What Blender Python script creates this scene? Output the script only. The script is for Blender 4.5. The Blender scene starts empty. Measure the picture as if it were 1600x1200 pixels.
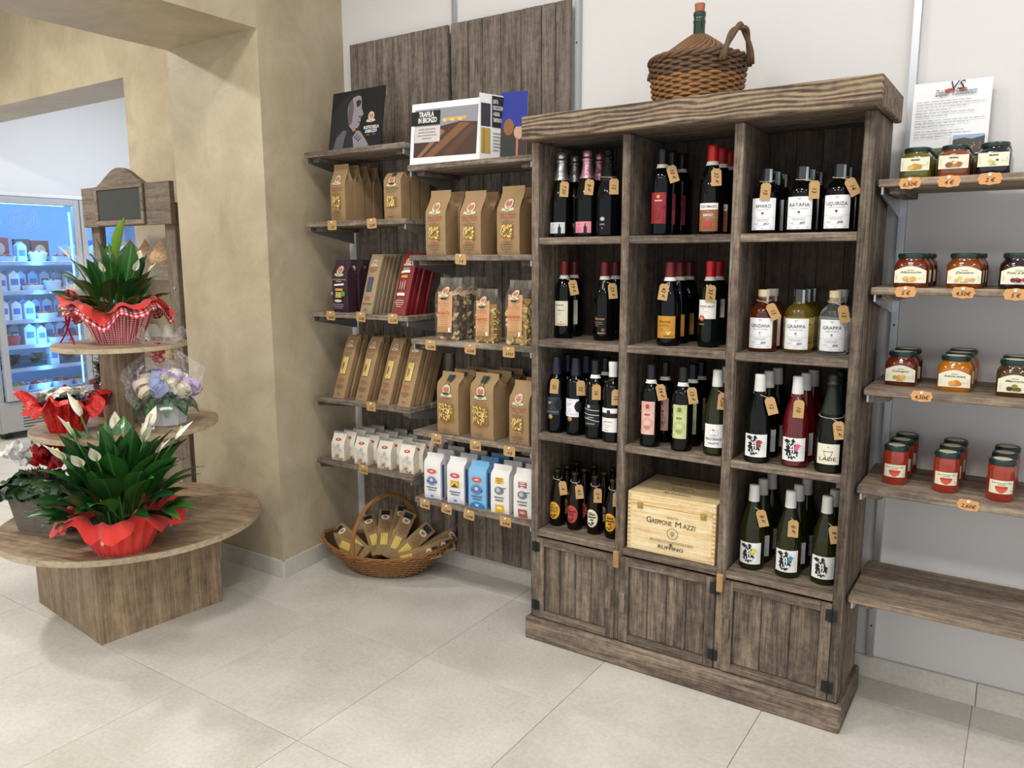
import bpy, math, random
from mathutils import Vector, Matrix, Euler
random.seed(11)
PI = math.pi
sc = bpy.context.scene
C = sc.collection

# ------------------------------------------------------------------ camera
CAM = Vector((1.6099, -2.8699, 1.5403)); YAW, PITCH, ROLL, FPX = -0.58707, 0.15907, -0.00214, 1219.65
FWD = Vector((math.sin(YAW)*math.cos(PITCH), math.cos(YAW)*math.cos(PITCH), -math.sin(PITCH)))
_r = Vector((math.cos(YAW), -math.sin(YAW), 0)); _u = _r.cross(FWD)
RT = math.cos(ROLL)*_r + math.sin(ROLL)*_u; UP = -math.sin(ROLL)*_r + math.cos(ROLL)*_u
cd = bpy.data.cameras.new('camera'); cam = bpy.data.objects.new('camera', cd); C.objects.link(cam)
cam.matrix_world = Matrix(((RT.x, UP.x, -FWD.x, CAM.x), (RT.y, UP.y, -FWD.y, CAM.y), (RT.z, UP.z, -FWD.z, CAM.z), (0, 0, 0, 1)))
cd.sensor_width = 36; cd.lens = FPX/1600*36; cd.clip_start = .05; cd.clip_end = 60
sc.camera = cam
def at(u, v, ax, val):
    """survey helper: the point of the plane (axis ax = val) that the photograph shows at pixel u, v"""
    d = FWD + (u-800)/FPX*RT - (v-600)/FPX*UP
    return CAM + d*((val-CAM[ax])/d[ax])

# ------------------------------------------------------------------ world, lights, exposure
w = bpy.data.worlds.new('world'); sc.world = w; w.use_nodes = True
w.node_tree.nodes['Background'].inputs[0].default_value = (.93, .96, 1, 1)
w.node_tree.nodes['Background'].inputs[1].default_value = 1.3
sc.view_settings.view_transform = 'Standard'; sc.view_settings.look = 'None'
sc.view_settings.exposure = -0.32; sc.view_settings.gamma = 1; sc.view_settings.use_curve_mapping = False
def area(name, loc, size, power, color=(1, 1, 1), rot=(0, 0, 0), size_y=None):
    l = bpy.data.lights.new(name, 'AREA'); l.energy = power; l.color = color; l.size = size
    if size_y: l.shape = 'RECTANGLE'; l.size_y = size_y
    o = bpy.data.objects.new(name, l); o.location = loc; o.rotation_euler = rot; C.objects.link(o); return o
CEIL = 3.45
LAMPS = [(-.35, -1.75), (1.15, -1.75), (2.6, -1.75), (-.35, -3.5), (1.15, -3.5), (2.6, -3.5)]
for (x, y) in LAMPS: area('ceiling_lamp_light', (x, y, CEIL-.05), .38, 28 if x < 2 else 15, (1, .975, .945))
LAMPS_L = [(-3.9, -1.75), (-3.9, -3.4)]
for (x, y) in LAMPS_L: area('ceiling_lamp_light', (x, y, CEIL-.05), .25, 95 if y > -2 else 40, (1, .965, .91))
area('ceiling_lamp_light', (-4.4, 1.3, CEIL-.05), .5, 62, (.86, .92, 1))

# ------------------------------------------------------------------ materials
def lin(h):
    h = h.lstrip('#'); c = [int(h[i:i+2], 16)/255 for i in (0, 2, 4)]
    return [(x/12.92 if x <= .04045 else ((x+.055)/1.055)**2.4) for x in c]
MATS = {}
def pm(name, h, rough=.55, metal=0, var=.06, scale=14, trans=0, ior=1.45, coat=0, bump=0, bscale=60, emit=0, alpha=1, sss=0, spec=.5, sheen=0):
    if name in MATS: return MATS[name]
    m = bpy.data.materials.new(name); m.use_nodes = True; MATS[name] = m
    nt = m.node_tree; N = nt.nodes; L = nt.links; b = N['Principled BSDF']; c = lin(h)
    b.inputs['Roughness'].default_value = rough; b.inputs['Metallic'].default_value = metal
    b.inputs['Transmission Weight'].default_value = trans; b.inputs['IOR'].default_value = ior
    b.inputs['Coat Weight'].default_value = coat; b.inputs['Alpha'].default_value = alpha
    b.inputs['Specular IOR Level'].default_value = spec; b.inputs['Sheen Weight'].default_value = sheen
    tc = N.new('ShaderNodeTexCoord')
    if var:
        n = N.new('ShaderNodeTexNoise'); n.inputs['Scale'].default_value = scale; n.inputs['Detail'].default_value = 3
        mx = N.new('ShaderNodeMix'); mx.data_type = 'RGBA'
        mx.inputs['A'].default_value = [max(0, x*(1-var)) for x in c]+[1]; mx.inputs['B'].default_value = [min(1, x*(1+var)) for x in c]+[1]
        L.new(tc.outputs['Object'], n.inputs['Vector']); L.new(n.outputs['Fac'], mx.inputs['Factor']); L.new(mx.outputs['Result'], b.inputs['Base Color'])
    else: b.inputs['Base Color'].default_value = c+[1]
    if emit: b.inputs['Emission Color'].default_value = c+[1]; b.inputs['Emission Strength'].default_value = emit
    if bump:
        n2 = N.new('ShaderNodeTexNoise'); n2.inputs['Scale'].default_value = bscale; n2.inputs['Detail'].default_value = 4
        bp = N.new('ShaderNodeBump'); bp.inputs['Strength'].default_value = bump; bp.inputs['Distance'].default_value = .01
        L.new(tc.outputs['Object'], n2.inputs['Vector']); L.new(n2.outputs['Fac'], bp.inputs['Height']); L.new(bp.outputs['Normal'], b.inputs['Normal'])
    return m
def paper(h): return pm('paper_'+h.lstrip('#'), h, .6, var=.02)
def wood(name, cols, axis, rough=.75, wave=0, knots=0, stretch=14, bump=.35, scale=1.0, vary=.25):
    """grain runs along axis; cols dark -> light"""
    if name in MATS: return MATS[name]
    m = bpy.data.materials.new(name); m.use_nodes = True; MATS[name] = m
    nt = m.node_tree; N = nt.nodes; L = nt.links; b = N['Principled BSDF']; b.inputs['Roughness'].default_value = rough
    b.inputs['Specular IOR Level'].default_value = .25
    tc = N.new('ShaderNodeTexCoord'); oi = N.new('ShaderNodeObjectInfo')
    mul = N.new('ShaderNodeMath'); mul.operation = 'MULTIPLY'; mul.inputs[1].default_value = 37
    L.new(oi.outputs['Random'], mul.inputs[0])
    add = N.new('ShaderNodeVectorMath'); L.new(tc.outputs['Object'], add.inputs[0]); L.new(mul.outputs[0], add.inputs[1])
    mp = N.new('ShaderNodeMapping'); s = [stretch*scale]*3; s[axis] = 1.0*scale; mp.inputs['Scale'].default_value = s
    L.new(add.outputs[0], mp.inputs['Vector'])
    n1 = N.new('ShaderNodeTexNoise'); n1.inputs['Scale'].default_value = 2.2; n1.inputs['Detail'].default_value = 8; n1.inputs['Roughness'].default_value = .62; n1.inputs['Distortion'].default_value = .6
    L.new(mp.outputs[0], n1.inputs['Vector'])
    mp2 = N.new('ShaderNodeMapping'); s2 = [260*scale]*3; s2[axis] = 9*scale; mp2.inputs['Scale'].default_value = s2; L.new(add.outputs[0], mp2.inputs['Vector'])
    n2 = N.new('ShaderNodeTexNoise'); n2.inputs['Scale'].default_value = 1; n2.inputs['Detail'].default_value = 4; L.new(mp2.outputs[0], n2.inputs['Vector'])
    n3 = N.new('ShaderNodeTexNoise'); n3.inputs['Scale'].default_value = 34*scale; n3.inputs['Detail'].default_value = 6; n3.inputs['Roughness'].default_value = .7; L.new(add.outputs[0], n3.inputs['Vector'])
    mixv = None
    for nn_, wt in ((n1, .5), (n2, .36), (n3, .3)):
        q_ = N.new('ShaderNodeMath'); q_.operation = 'MULTIPLY_ADD'; q_.inputs[1].default_value = wt; q_.inputs[2].default_value = -wt*.5+(.5 if mixv is None else 0); L.new(nn_.outputs['Fac'], q_.inputs[0])
        if mixv is None: mixv = q_
        else: s_ = N.new('ShaderNodeMath'); L.new(mixv.outputs[0], s_.inputs[0]); L.new(q_.outputs[0], s_.inputs[1]); mixv = s_
    last = mixv
    if wave:
        wv = N.new('ShaderNodeTexWave'); wv.wave_type = 'RINGS'; wv.inputs['Scale'].default_value = 1.6; wv.inputs['Distortion'].default_value = 9; wv.inputs['Detail'].default_value = 1.5; wv.inputs['Detail Scale'].default_value = .55
        mp3 = N.new('ShaderNodeMapping'); s3 = [16*scale]*3; s3[axis] = 4.5*scale; mp3.inputs['Scale'].default_value = s3; L.new(add.outputs[0], mp3.inputs['Vector']); L.new(mp3.outputs[0], wv.inputs['Vector'])
        ma = N.new('ShaderNodeMath'); ma.operation = 'MULTIPLY_ADD'; ma.inputs[1].default_value = wave; L.new(wv.outputs['Fac'], ma.inputs[0])
        sb = N.new('ShaderNodeMath'); sb.operation = 'SUBTRACT'; sb.inputs[1].default_value = wave*.5; L.new(last.outputs[0], sb.inputs[0]); L.new(sb.outputs[0], ma.inputs[2]); last = ma
    rp = N.new('ShaderNodeValToRGB'); e = rp.color_ramp.elements
    ps = [.36, .47, .54, .64] if len(cols) == 4 else [.38, .5, .62]
    e[0].position = ps[0]; e[0].color = lin(cols[0])+[1]; e[1].position = ps[-1]; e[1].color = lin(cols[-1])+[1]
    for p_, c_ in zip(ps[1:-1], cols[1:-1]): q = e.new(p_); q.color = lin(c_)+[1]
    L.new(last.outputs[0], rp.inputs['Fac'])
    hs = N.new('ShaderNodeHueSaturation'); mr = N.new('ShaderNodeMapRange'); mr.inputs['To Min'].default_value = 1-vary; mr.inputs['To Max'].default_value = 1+vary
    L.new(oi.outputs['Random'], mr.inputs['Value']); L.new(mr.outputs[0], hs.inputs['Value']); L.new(rp.outputs['Color'], hs.inputs['Color']); L.new(hs.outputs['Color'], b.inputs['Base Color'])
    bp = N.new('ShaderNodeBump'); bp.inputs['Strength'].default_value = bump; bp.inputs['Distance'].default_value = .004; L.new(last.outputs[0], bp.inputs['Height']); L.new(bp.outputs['Normal'], b.inputs['Normal'])
    return m
WC = ['#3f3630', '#62564b', '#796b5d', '#968774']
WX, WY, WZ = [wood('weathered_wood_'+'xyz'[i], WC, i) for i in range(3)]
WTOP = wood('weathered_wood_swirl', ['#463b33', '#69594b', '#82715e', '#9f896c'], 0, wave=.24, bump=.6, vary=.05)
PC = ['#4c433c', '#6c6157', '#80746a', '#94877a']
WP = wood('panel_wood', PC, 2, vary=.16)
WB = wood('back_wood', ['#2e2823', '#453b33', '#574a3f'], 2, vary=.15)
SC_ = ['#4d443c', '#6f6458', '#8b7e6f', '#a39788']
WSH = wood('shelf_wood', SC_, 0, vary=.12)
WRS = wood('right_shelf_wood', ['#5a4e45', '#7b6d60', '#93826f', '#a8977f'], 0, vary=.08)
LC = ['#6a5848', '#8c775f', '#a08a6f', '#b39d80']
LAX, LAZ = wood('laminate_x', LC, 0, .5, bump=.1, scale=.6, vary=.05), wood('laminate_z', LC, 2, .5, bump=.1, scale=.6, vary=.05)
RKX, RKZ = wood('rack_wood_x', ['#5a4f46', '#776a5d', '#8b7d6d'], 0, vary=.08), wood('rack_wood_z', ['#54493f', '#6f6255', '#857664'], 2, vary=.08)
CRATE = wood('pine_crate', ['#c9a878', '#e0c492', '#ecd6a8', '#f2e2bd'], 0, .6, bump=.1, scale=.8, vary=.06)
KNOBW = wood('pale_block_wood', ['#94714a', '#b08a5c', '#c49b6b'], 2, vary=.08)
def plaster():
    m = bpy.data.materials.new('beige_plaster'); m.use_nodes = True; nt = m.node_tree; N = nt.nodes; L = nt.links; b = N['Principled BSDF']
    tc = N.new('ShaderNodeTexCoord'); n = N.new('ShaderNodeTexNoise'); n.inputs['Scale'].default_value = 3.2; n.inputs['Detail'].default_value = 9; n.inputs['Roughness'].default_value = .68; n.inputs['Distortion'].default_value = .5
    L.new(tc.outputs['Object'], n.inputs['Vector'])
    rp = N.new('ShaderNodeValToRGB'); e = rp.color_ramp.elements; e[0].position = .3; e[0].color = lin('#a6987f')+[1]; e[1].position = .72; e[1].color = lin('#c4b79d')+[1]
    q = e.new(.5); q.color = lin('#b5a78c')+[1]
    L.new(n.outputs['Fac'], rp.inputs['Fac']); L.new(rp.outputs['Color'], b.inputs['Base Color'])
    b.inputs['Roughness'].default_value = .48; b.inputs['Specular IOR Level'].default_value = .35
    n2 = N.new('ShaderNodeTexNoise'); n2.inputs['Scale'].default_value = 9; n2.inputs['Detail'].default_value = 7; n2.inputs['Distortion'].default_value = .7; L.new(tc.outputs['Object'], n2.inputs['Vector'])
    bp = N.new('ShaderNodeBump'); bp.inputs['Strength'].default_value = .16; bp.inputs['Distance'].default_value = .02; L.new(n2.outputs['Fac'], bp.inputs['Height']); L.new(bp.outputs['Normal'], b.inputs['Normal'])
    return m
PLASTER = plaster()
def tilemat():
    m = bpy.data.materials.new('stone_tile'); m.use_nodes = True; nt = m.node_tree; N = nt.nodes; L = nt.links; b = N['Principled BSDF']
    tc = N.new('ShaderNodeTexCoord'); oi = N.new('ShaderNodeObjectInfo'); ml = N.new('ShaderNodeMath'); ml.operation = 'MULTIPLY'; ml.inputs[1].default_value = 20; L.new(oi.outputs['Random'], ml.inputs[0])
    ad = N.new('ShaderNodeVectorMath'); L.new(tc.outputs['Object'], ad.inputs[0]); L.new(ml.outputs[0], ad.inputs[1])
    n = N.new('ShaderNodeTexNoise'); n.inputs['Scale'].default_value = 3; n.inputs['Detail'].default_value = 6; L.new(ad.outputs[0], n.inputs['Vector'])
    n2 = N.new('ShaderNodeTexNoise'); n2.inputs['Scale'].default_value = 70; n2.inputs['Detail'].default_value = 3; L.new(ad.outputs[0], n2.inputs['Vector'])
    mx = N.new('ShaderNodeMath'); mx.operation = 'MULTIPLY_ADD'; mx.inputs[1].default_value = .6; L.new(n2.outputs['Fac'], mx.inputs[0]); L.new(n.outputs['Fac'], mx.inputs[2])
    rp = N.new('ShaderNodeValToRGB'); e = rp.color_ramp.elements; e[0].position = .55; e[0].color = lin('#bcb7ac')+[1]; e[1].position = 1.0; e[1].color = lin('#d4cfc5')+[1]
    L.new(mx.outputs[0], rp.inputs['Fac'])
    v = N.new('ShaderNodeTexVoronoi'); v.inputs['Scale'].default_value = 26; L.new(ad.outputs[0], v.inputs['Vector'])
    gt = N.new('ShaderNodeMath'); gt.operation = 'LESS_THAN'; gt.inputs[1].default_value = .045; L.new(v.outputs['Distance'], gt.inputs[0])
    mm = N.new('ShaderNodeMix'); mm.data_type = 'RGBA'; mm.inputs['B'].default_value = lin('#8f887c')+[1]; L.new(gt.outputs[0], mm.inputs['Factor']); L.new(rp.outputs['Color'], mm.inputs['A']); L.new(mm.outputs['Result'], b.inputs['Base Color'])
    b.inputs['Roughness'].default_value = .42; b.inputs['Specular IOR Level'].default_value = .35
    bp = N.new('ShaderNodeBump'); bp.inputs['Strength'].default_value = .08; bp.inputs['Distance'].default_value = .004; L.new(n2.outputs['Fac'], bp.inputs['Height']); L.new(bp.outputs['Normal'], b.inputs['Normal'])
    return m
TILE = tilemat()
WHITE = pm('white_wall_paint', '#dfdcda', .75, var=.015, scale=4, bump=.05, bscale=90)
GROUT = pm('pale_grout', '#d8d3c8', .8)
METAL = pm('galvanised_metal', '#b9bcc0', .35, metal=.85, var=.05)
STEELW = pm('grey_steel_paint', '#9a9da3', .45, var=.03)
BLACKM = pm('black_iron', '#17171a', .5, var=.1)
KRAFT = pm('kraft_paper', '#9d805b', .75, var=.1, scale=24, bump=.35, bscale=16)
KRAFTS = pm('kraft_card', '#b8935f', .7, var=.05, scale=40)
INK = pm('black_ink', '#1c1a18', .6, var=.02)
STRING = pm('cotton_string', '#d8cbb2', .8)
PIN = pm('white_pin', '#f2efe9', .35)
RED = paper('#b8402c')
def glass(name, h, rough=.03, dens=0): return pm(name, h, rough, trans=1, ior=1.45, var=0, spec=.5)
DARKG = pm('dark_bottle_glass', '#060707', .05, var=.1, spec=.32)
NAVYG = pm('blue_black_glass', '#05070d', .05, var=.1, spec=.32)
GREENG = pm('olive_bottle_glass', '#2c300c', .04, trans=.45, var=.05, spec=.4)
GRND = pm('dark_green_glass', '#0a0f08', .05, var=.1, spec=.34)
ROSEG = pm('red_wine_glass', '#6b0e16', .04, trans=.35, var=.05, coat=.5)
AMBERG = pm('brown_beer_glass', '#140a05', .05, var=.1, spec=.34)
def film(name, tint='#ffffff', a=.16):
    m = bpy.data.materials.new(name); m.use_nodes = True; nt = m.node_tree; N = nt.nodes; L = nt.links
    b = N['Principled BSDF']; b.inputs['Base Color'].default_value = lin(tint)+[1]; b.inputs['Roughness'].default_value = .12; b.inputs['Coat Weight'].default_value = .6
    t = N.new('ShaderNodeBsdfTransparent'); mx = N.new('ShaderNodeMixShader'); lw = N.new('ShaderNodeTexNoise'); lw.inputs['Scale'].default_value = 35; lw.inputs['Detail'].default_value = 2
    mr = N.new('ShaderNodeMapRange'); mr.inputs['From Min'].default_value = .42; mr.inputs['From Max'].default_value = .75; mr.inputs['To Min'].default_value = a*.45; mr.inputs['To Max'].default_value = a*2.4
    L.new(lw.outputs['Fac'], mr.inputs['Value']); L.new(mr.outputs[0], mx.inputs['Fac']); L.new(t.outputs[0], mx.inputs[1]); L.new(b.outputs[0], mx.inputs[2])
    L.new(mx.outputs[0], N['Material Output'].inputs['Surface']); return m
FILM = film('clear_cellophane', '#ffffff', .085)
FILM2 = film('clear_bag_film', '#fff6e0', .06)

# ------------------------------------------------------------------ mesh helpers
class MB:
    def __init__(s): s.v = []; s.f = []; s.m = []; s.uv = None
    def add(s, vs, fs, mi=0):
        o = len(s.v); s.v += [tuple(p) for p in vs]; s.f += [tuple(i+o for i in f) for f in fs]; s.m += [mi]*len(fs); return s
    def box(s, a, b, mi=0, bev=0):
        a, b = [min(x, y) for x, y in zip(a, b)], [max(x, y) for x, y in zip(a, b)]
        if not bev:
            vs = [(x, y, z) for z in (a[2], b[2]) for y in (a[1], b[1]) for x in (a[0], b[0])]
            return s.add(vs, [(0, 2, 3, 1), (4, 5, 7, 6), (0, 1, 5, 4), (2, 6, 7, 3), (0, 4, 6, 2), (1, 3, 7, 5)], mi)
        bev = min(bev, *[(b[i]-a[i])*.45 for i in range(3)])
        vs = []; idx = {}
        for cx in (0, 1):
            for cy in (0, 1):
                for cz in (0, 1):
                    for ax in range(3):
                        p = [b[0] if cx else a[0], b[1] if cy else a[1], b[2] if cz else a[2]]
                        for k, c in enumerate((cx, cy, cz)):
                            if k != ax: p[k] += -bev if c else bev
                        idx[(cx, cy, cz, ax)] = len(vs); vs.append(p)
        fs = []
        for ax in range(3):
            o1, o2 = (ax+1) % 3, (ax+2) % 3
            for sd in (0, 1):
                q = []
                for (i, j) in ((0, 0), (1, 0), (1, 1), (0, 1)):
                    c = [0, 0, 0]; c[ax] = sd; c[o1] = i; c[o2] = j; q.append(idx[(*c, ax)])
                fs.append(tuple(q if sd else q[::-1]))
            for i in (0, 1):
                for j in (0, 1):
                    c0 = [0, 0, 0]; c0[o1] = i; c0[o2] = j; c1 = list(c0); c1[ax] = 1
                    q = [idx[(*c0, o1)], idx[(*c1, o1)], idx[(*c1, o2)], idx[(*c0, o2)]]
                    fs.append(tuple(q if (i ^ j) else q[::-1]))
        for cx in (0, 1):
            for cy in (0, 1):
                for cz in (0, 1):
                    q = [idx[(cx, cy, cz, k)] for k in range(3)]
                    fs.append(tuple(q if (cx+cy+cz) % 2 else q[::-1]))
        return s.add(vs, fs, mi)
    def lathe(s, prof, n=24, mi=0, c=(0, 0, 0), rf=None):
        vs = []; fs = []; 
        for k, (r, z) in enumerate(prof):
            for i in range(n):
                a = 2*PI*i/n; rr = max(r, 1e-5)*(rf(a, k) if rf else 1)
                vs.append((c[0]+rr*math.cos(a), c[1]+rr*math.sin(a), c[2]+z))
        for k in range(len(prof)-1):
            for i in range(n):
                j = (i+1) % n; fs.append((k*n+i, k*n+j, (k+1)*n+j, (k+1)*n+i))
        return s.add(vs, fs, mi)
    def tube(s, pts, r, n=8, mi=0, closed=False, cap=True):
        pts = [Vector(p) for p in pts]; m = len(pts); vs = []; fs = []; ref = None
        for k, p in enumerate(pts):
            a = pts[(k-1) % m] if (closed or k > 0) else p; b = pts[(k+1) % m] if (closed or k < m-1) else p
            t = (b-a); t = t.normalized() if t.length > 1e-9 else Vector((0, 0, 1))
            if ref is None: ref = Vector((0, 0, 1)) if abs(t.z) < .9 else Vector((1, 0, 0))
            x = ref - t*ref.dot(t); x = x.normalized() if x.length > 1e-6 else t.orthogonal().normalized(); ref = x; y = t.cross(x)
            rr = r[k] if isinstance(r, (list, tuple)) else r
            for i in range(n): q = 2*PI*i/n; vs.append(p + x*(rr*math.cos(q)) + y*(rr*math.sin(q)))
        for k in range(m if closed else m-1):
            for i in range(n):
                j = (i+1) % n; k2 = (k+1) % m; fs.append((k*n+i, k*n+j, k2*n+j, k2*n+i))
        if cap and not closed: fs.append(tuple(range(n-1, -1, -1))); fs.append(tuple((m-1)*n+i for i in range(n)))
        return s.add(vs, fs, mi)
    def grid(s, fn, nu, nv, mi=0, cu=False):
        vs = [fn(i/(nu if cu else nu-1), j/(nv-1)) for j in range(nv) for i in range(nu)]
        fs = [(j*nu+i, j*nu+(i+1) % nu, (j+1)*nu+(i+1) % nu, (j+1)*nu+i) for j in range(nv-1) for i in range(nu if cu else nu-1)]
        return s.add(vs, fs, mi)
    def prism(s, pts, fn0, fn1, mi=0):
        """outline pts (2D) mapped by fn0 (front) and fn1 (back)"""
        n = len(pts); vs = [fn0(*p) for p in pts]+[fn1(*p) for p in pts]
        fs = [tuple(range(n)), tuple(range(2*n-1, n-1, -1))]+[(i, i+n, (i+1) % n+n, (i+1) % n) for i in range(n)]
        return s.add(vs, fs, mi)
    def obox(s, c, h, R=None, mi=0, bev=0):
        m = MB().box([-x for x in h], h, 0, bev); R = R or Matrix.Identity(3); c = Vector(c)
        return s.add([c+R @ Vector(v) for v in m.v], m.f, mi)
    def xf(s, M): s.v = [tuple(M @ Vector(v)) for v in s.v]; return s
    def build(s, name, mats, parent=None, smooth=False, off=None, thick=0):
        me = bpy.data.meshes.new(name)
        vs = s.v if off is None else [(x-off[0], y-off[1], z-off[2]) for x, y, z in s.v]
        me.from_pydata(vs, [], s.f)
        for m in (mats if isinstance(mats, (list, tuple)) else [mats]): me.materials.append(m)
        if len(me.materials) > 1: me.polygons.foreach_set('material_index', s.m)
        if smooth: me.polygons.foreach_set('use_smooth', [True]*len(s.f))
        me.update()
        o = bpy.data.objects.new(name, me); C.objects.link(o)
        if parent: o.parent = parent
        if thick: md = o.modifiers.new('thickness', 'SOLIDIFY'); md.thickness = thick; md.offset = 0
        return o
def smooth_angle(o, deg=40):
    me = o.data; me.polygons.foreach_set('use_smooth', [True]*len(me.polygons))
    try: me.set_sharp_from_angle(angle=math.radians(deg))
    except Exception: pass
    return o
def tag(o, label=None, cat=None, group=None, kind=None):
    if label: o['label'] = label
    if cat: o['category'] = cat
    if group: o['group'] = group
    if kind: o['kind'] = kind
    return o
def thing(name, label, cat, loc=(0, 0, 0), rz=0, group=None):
    o = bpy.data.objects.new(name, None); C.objects.link(o); o.empty_display_size = .05
    o.location = loc; o.rotation_euler = (0, 0, rz); return tag(o, label, cat, group)
def struct(o): o['kind'] = 'structure'; return o
def kids(o): return [c for c in bpy.data.objects if c.parent == o]
def dup(root, loc, label=None, group=None, rz=None, scale=None, ch=None):
    def cp(o, par):
        c = o.copy(); C.objects.link(c); c.parent = par
        for k in CH.get(o.name, ()): cp(k, c)
        return c
    CH = {}
    stack = [root]
    ks = ch or ALLK(root)
    for o in ks: CH.setdefault(o.parent.name, []).append(o)
    r = cp(root, None); r.location = loc
    if rz is not None: r.rotation_euler = (r.rotation_euler[0], r.rotation_euler[1], rz)
    if scale: r.scale = (scale,)*3
    tag(r, label, None, group); return r
def ALLK(root): return list(root.children_recursive)

# ------------------------------------------------------------------ print (labels, lettering, flat artwork)
GL = {}
def glyph(s, shear=0, bold=0):
    k = (s, shear, bold)
    if k not in GL:
        cu = bpy.data.curves.new('lettering', 'FONT'); cu.body = s; cu.size = 1; cu.shear = shear; cu.offset = bold; cu.resolution_u = 2; cu.fill_mode = 'FRONT'
        ob = bpy.data.objects.new('lettering', cu); me = bpy.data.meshes.new_from_object(ob)
        v = [(p.co.x, p.co.y) for p in me.vertices]; f = [tuple(q.vertices) for q in me.polygons]
        bpy.data.objects.remove(ob); bpy.data.curves.remove(cu); bpy.data.meshes.remove(me)
        x0 = min((p[0] for p in v), default=0); x1 = max((p[0] for p in v), default=1)
        GL[k] = ([(p[0]-x0, p[1]) for p in v], f, x1-x0)
    return GL[k]
def refine(v, f, mx):
    v = list(v); tris = [(q[0], q[i], q[i+1]) for q in f for i in range(1, len(q)-1)]; out = []; mid = {}
    def md(a, c):
        k = (min(a, c), max(a, c))
        if k not in mid: v.append(((v[a][0]+v[c][0])/2, (v[a][1]+v[c][1])/2)); mid[k] = len(v)-1
        return mid[k]
    while tris:
        t = tris.pop(); e = [(abs(v[t[i]][0]-v[t[(i+1) % 3]][0]), i) for i in range(3)]; L, i = max(e)
        if L <= mx: out.append(t); continue
        a, b_, c = t[i], t[(i+1) % 3], t[(i+2) % 3]; m = md(a, b_); tris += [(a, m, c), (m, b_, c)]
    return v, out
class Print:
    """flat print: items drawn one over the other in label coordinates (metres), then laid on a surface"""
    def __init__(s): s.it = []; s.mats = []
    def mi(s, m):
        m = paper(m) if isinstance(m, str) else m
        if m not in s.mats: s.mats.append(m)
        return s.mats.index(m)
    def poly(s, pts, m, tri=False):
        if len(pts) > 4:
            cx = sum(p[0] for p in pts)/len(pts); cy = sum(p[1] for p in pts)/len(pts); n = len(pts)
            s.it.append((list(pts)+[(cx, cy)], [(i, (i+1) % n, n) for i in range(n)], s.mi(m)))
        else: s.it.append((list(pts), [tuple(range(len(pts)))], s.mi(m)))
        return s
    def rect(s, x0, y0, x1, y1, m, sub=1):
        v = []; f = []
        for i in range(sub+1): x = x0+(x1-x0)*i/sub; v += [(x, y0), (x, y1)]
        for i in range(sub): f.append((2*i, 2*i+2, 2*i+3, 2*i+1))
        s.it.append((v, f, s.mi(m))); return s
    def disc(s, cx, cy, rx, m, ry=None, n=14, a0=0, a1=2*PI):
        ry = ry or rx; full = abs(a1-a0-2*PI) < 1e-6
        pts = [(cx+rx*math.cos(a0+(a1-a0)*i/n), cy+ry*math.sin(a0+(a1-a0)*i/n)) for i in range(n if full else n+1)]
        return s.poly(pts, m)
    def ring(s, cx, cy, r, t, m, ry=None, n=18, a0=0, a1=2*PI):
        ry = ry or r; v = []; f = []
        for i in range(n+1):
            a = a0+(a1-a0)*i/n; c, q = math.cos(a), math.sin(a); v += [(cx+r*c, cy+ry*q), (cx+(r-t)*c, cy+(ry-t)*q)]
        for i in range(n): f.append((2*i, 2*i+2, 2*i+3, 2*i+1))
        s.it.append((v, f, s.mi(m))); return s
    def text(s, t, x, y, size, m, al='c', shear=0, bold=0, wid=None, rot=0):
        v, f, w_ = glyph(t, shear, bold); sx = size if not wid else wid/max(w_, 1e-6)
        if wid and not size: size = sx
        W = w_*sx; ox = {'c': -W/2, 'l': 0, 'r': -W}[al]; cr, sr = math.cos(rot), math.sin(rot); vv = []
        for (a, b) in v:
            a2, b2 = ox+a*sx, b*size; vv.append((x+a2*cr-b2*sr, y+a2*sr+b2*cr))
        if f: s.it.append((vv, f, s.mi(m)))
        return s
    def stroke(s, pts, t, m):
        v = []; f = []
        for (a, b), (c, d) in zip(pts, pts[1:]):
            L = math.hypot(c-a, d-b) or 1; nx, ny = -(d-b)/L*t/2, (c-a)/L*t/2; o = len(v); v += [(a+nx, b+ny), (a-nx, b-ny), (c-nx, d-ny), (c+nx, d+ny)]; f.append((o, o+1, o+2, o+3))
        s.it.append((v, f, s.mi(m))); return s
    def lines(s, x0, y, wid, n, pitch, th, m, seed=0, al='c'):
        """rows of print too small to read"""
        r = random.Random(seed+n); v = []; f = []
        for k in range(n):
            L = wid*(r.uniform(.7, 1) if k < n-1 else r.uniform(.4, .7)); x = x0+(wid-L)/2 if al == 'c' else x0; e = x+L; yy = y-k*pitch
            while x < e-1e-6:
                q = min(e, x+r.uniform(.03, .12)*wid); o = len(v); v += [(x, yy), (q, yy), (q, yy+th), (x, yy+th)]; f.append((o, o+1, o+2, o+3)); x = q+.018*wid
        s.it.append((v, f, s.mi(m))); return s
    def build(s, name, parent, fn, eps=.0003, base=.0003, off=None, mx=0):
        b = MB()
        for k, (v, f, m) in enumerate(s.it):
            if mx: v, f = refine(v, f, mx)
            b.add([fn(p[0], p[1], base+eps*k) for p in v], f, m)
        return b.build(name, s.mats, parent, off=off)
def cyl(r, z0=0, a0=-PI/2, c=(0, 0)):
    return lambda x, y, d: (c[0]+(r+d)*math.cos(a0+x/r), c[1]+(r+d)*math.sin(a0+x/r), z0+y)
def flat(o=(0, 0, 0), X=(1, 0, 0), Y=(0, 0, 1)):
    o, X, Y = Vector(o), Vector(X).normalized(), Vector(Y).normalized(); Nn = X.cross(Y)
    return lambda x, y, d: tuple(o+X*x+Y*y+Nn*d)
# ------------------------------------------------------------------ the room
YW = .115                         # face of the back wall
def qwall(name, pts, m, thick=None):
    return struct(MB().add(pts, [tuple(range(len(pts)))]).build(name, m))
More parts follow.
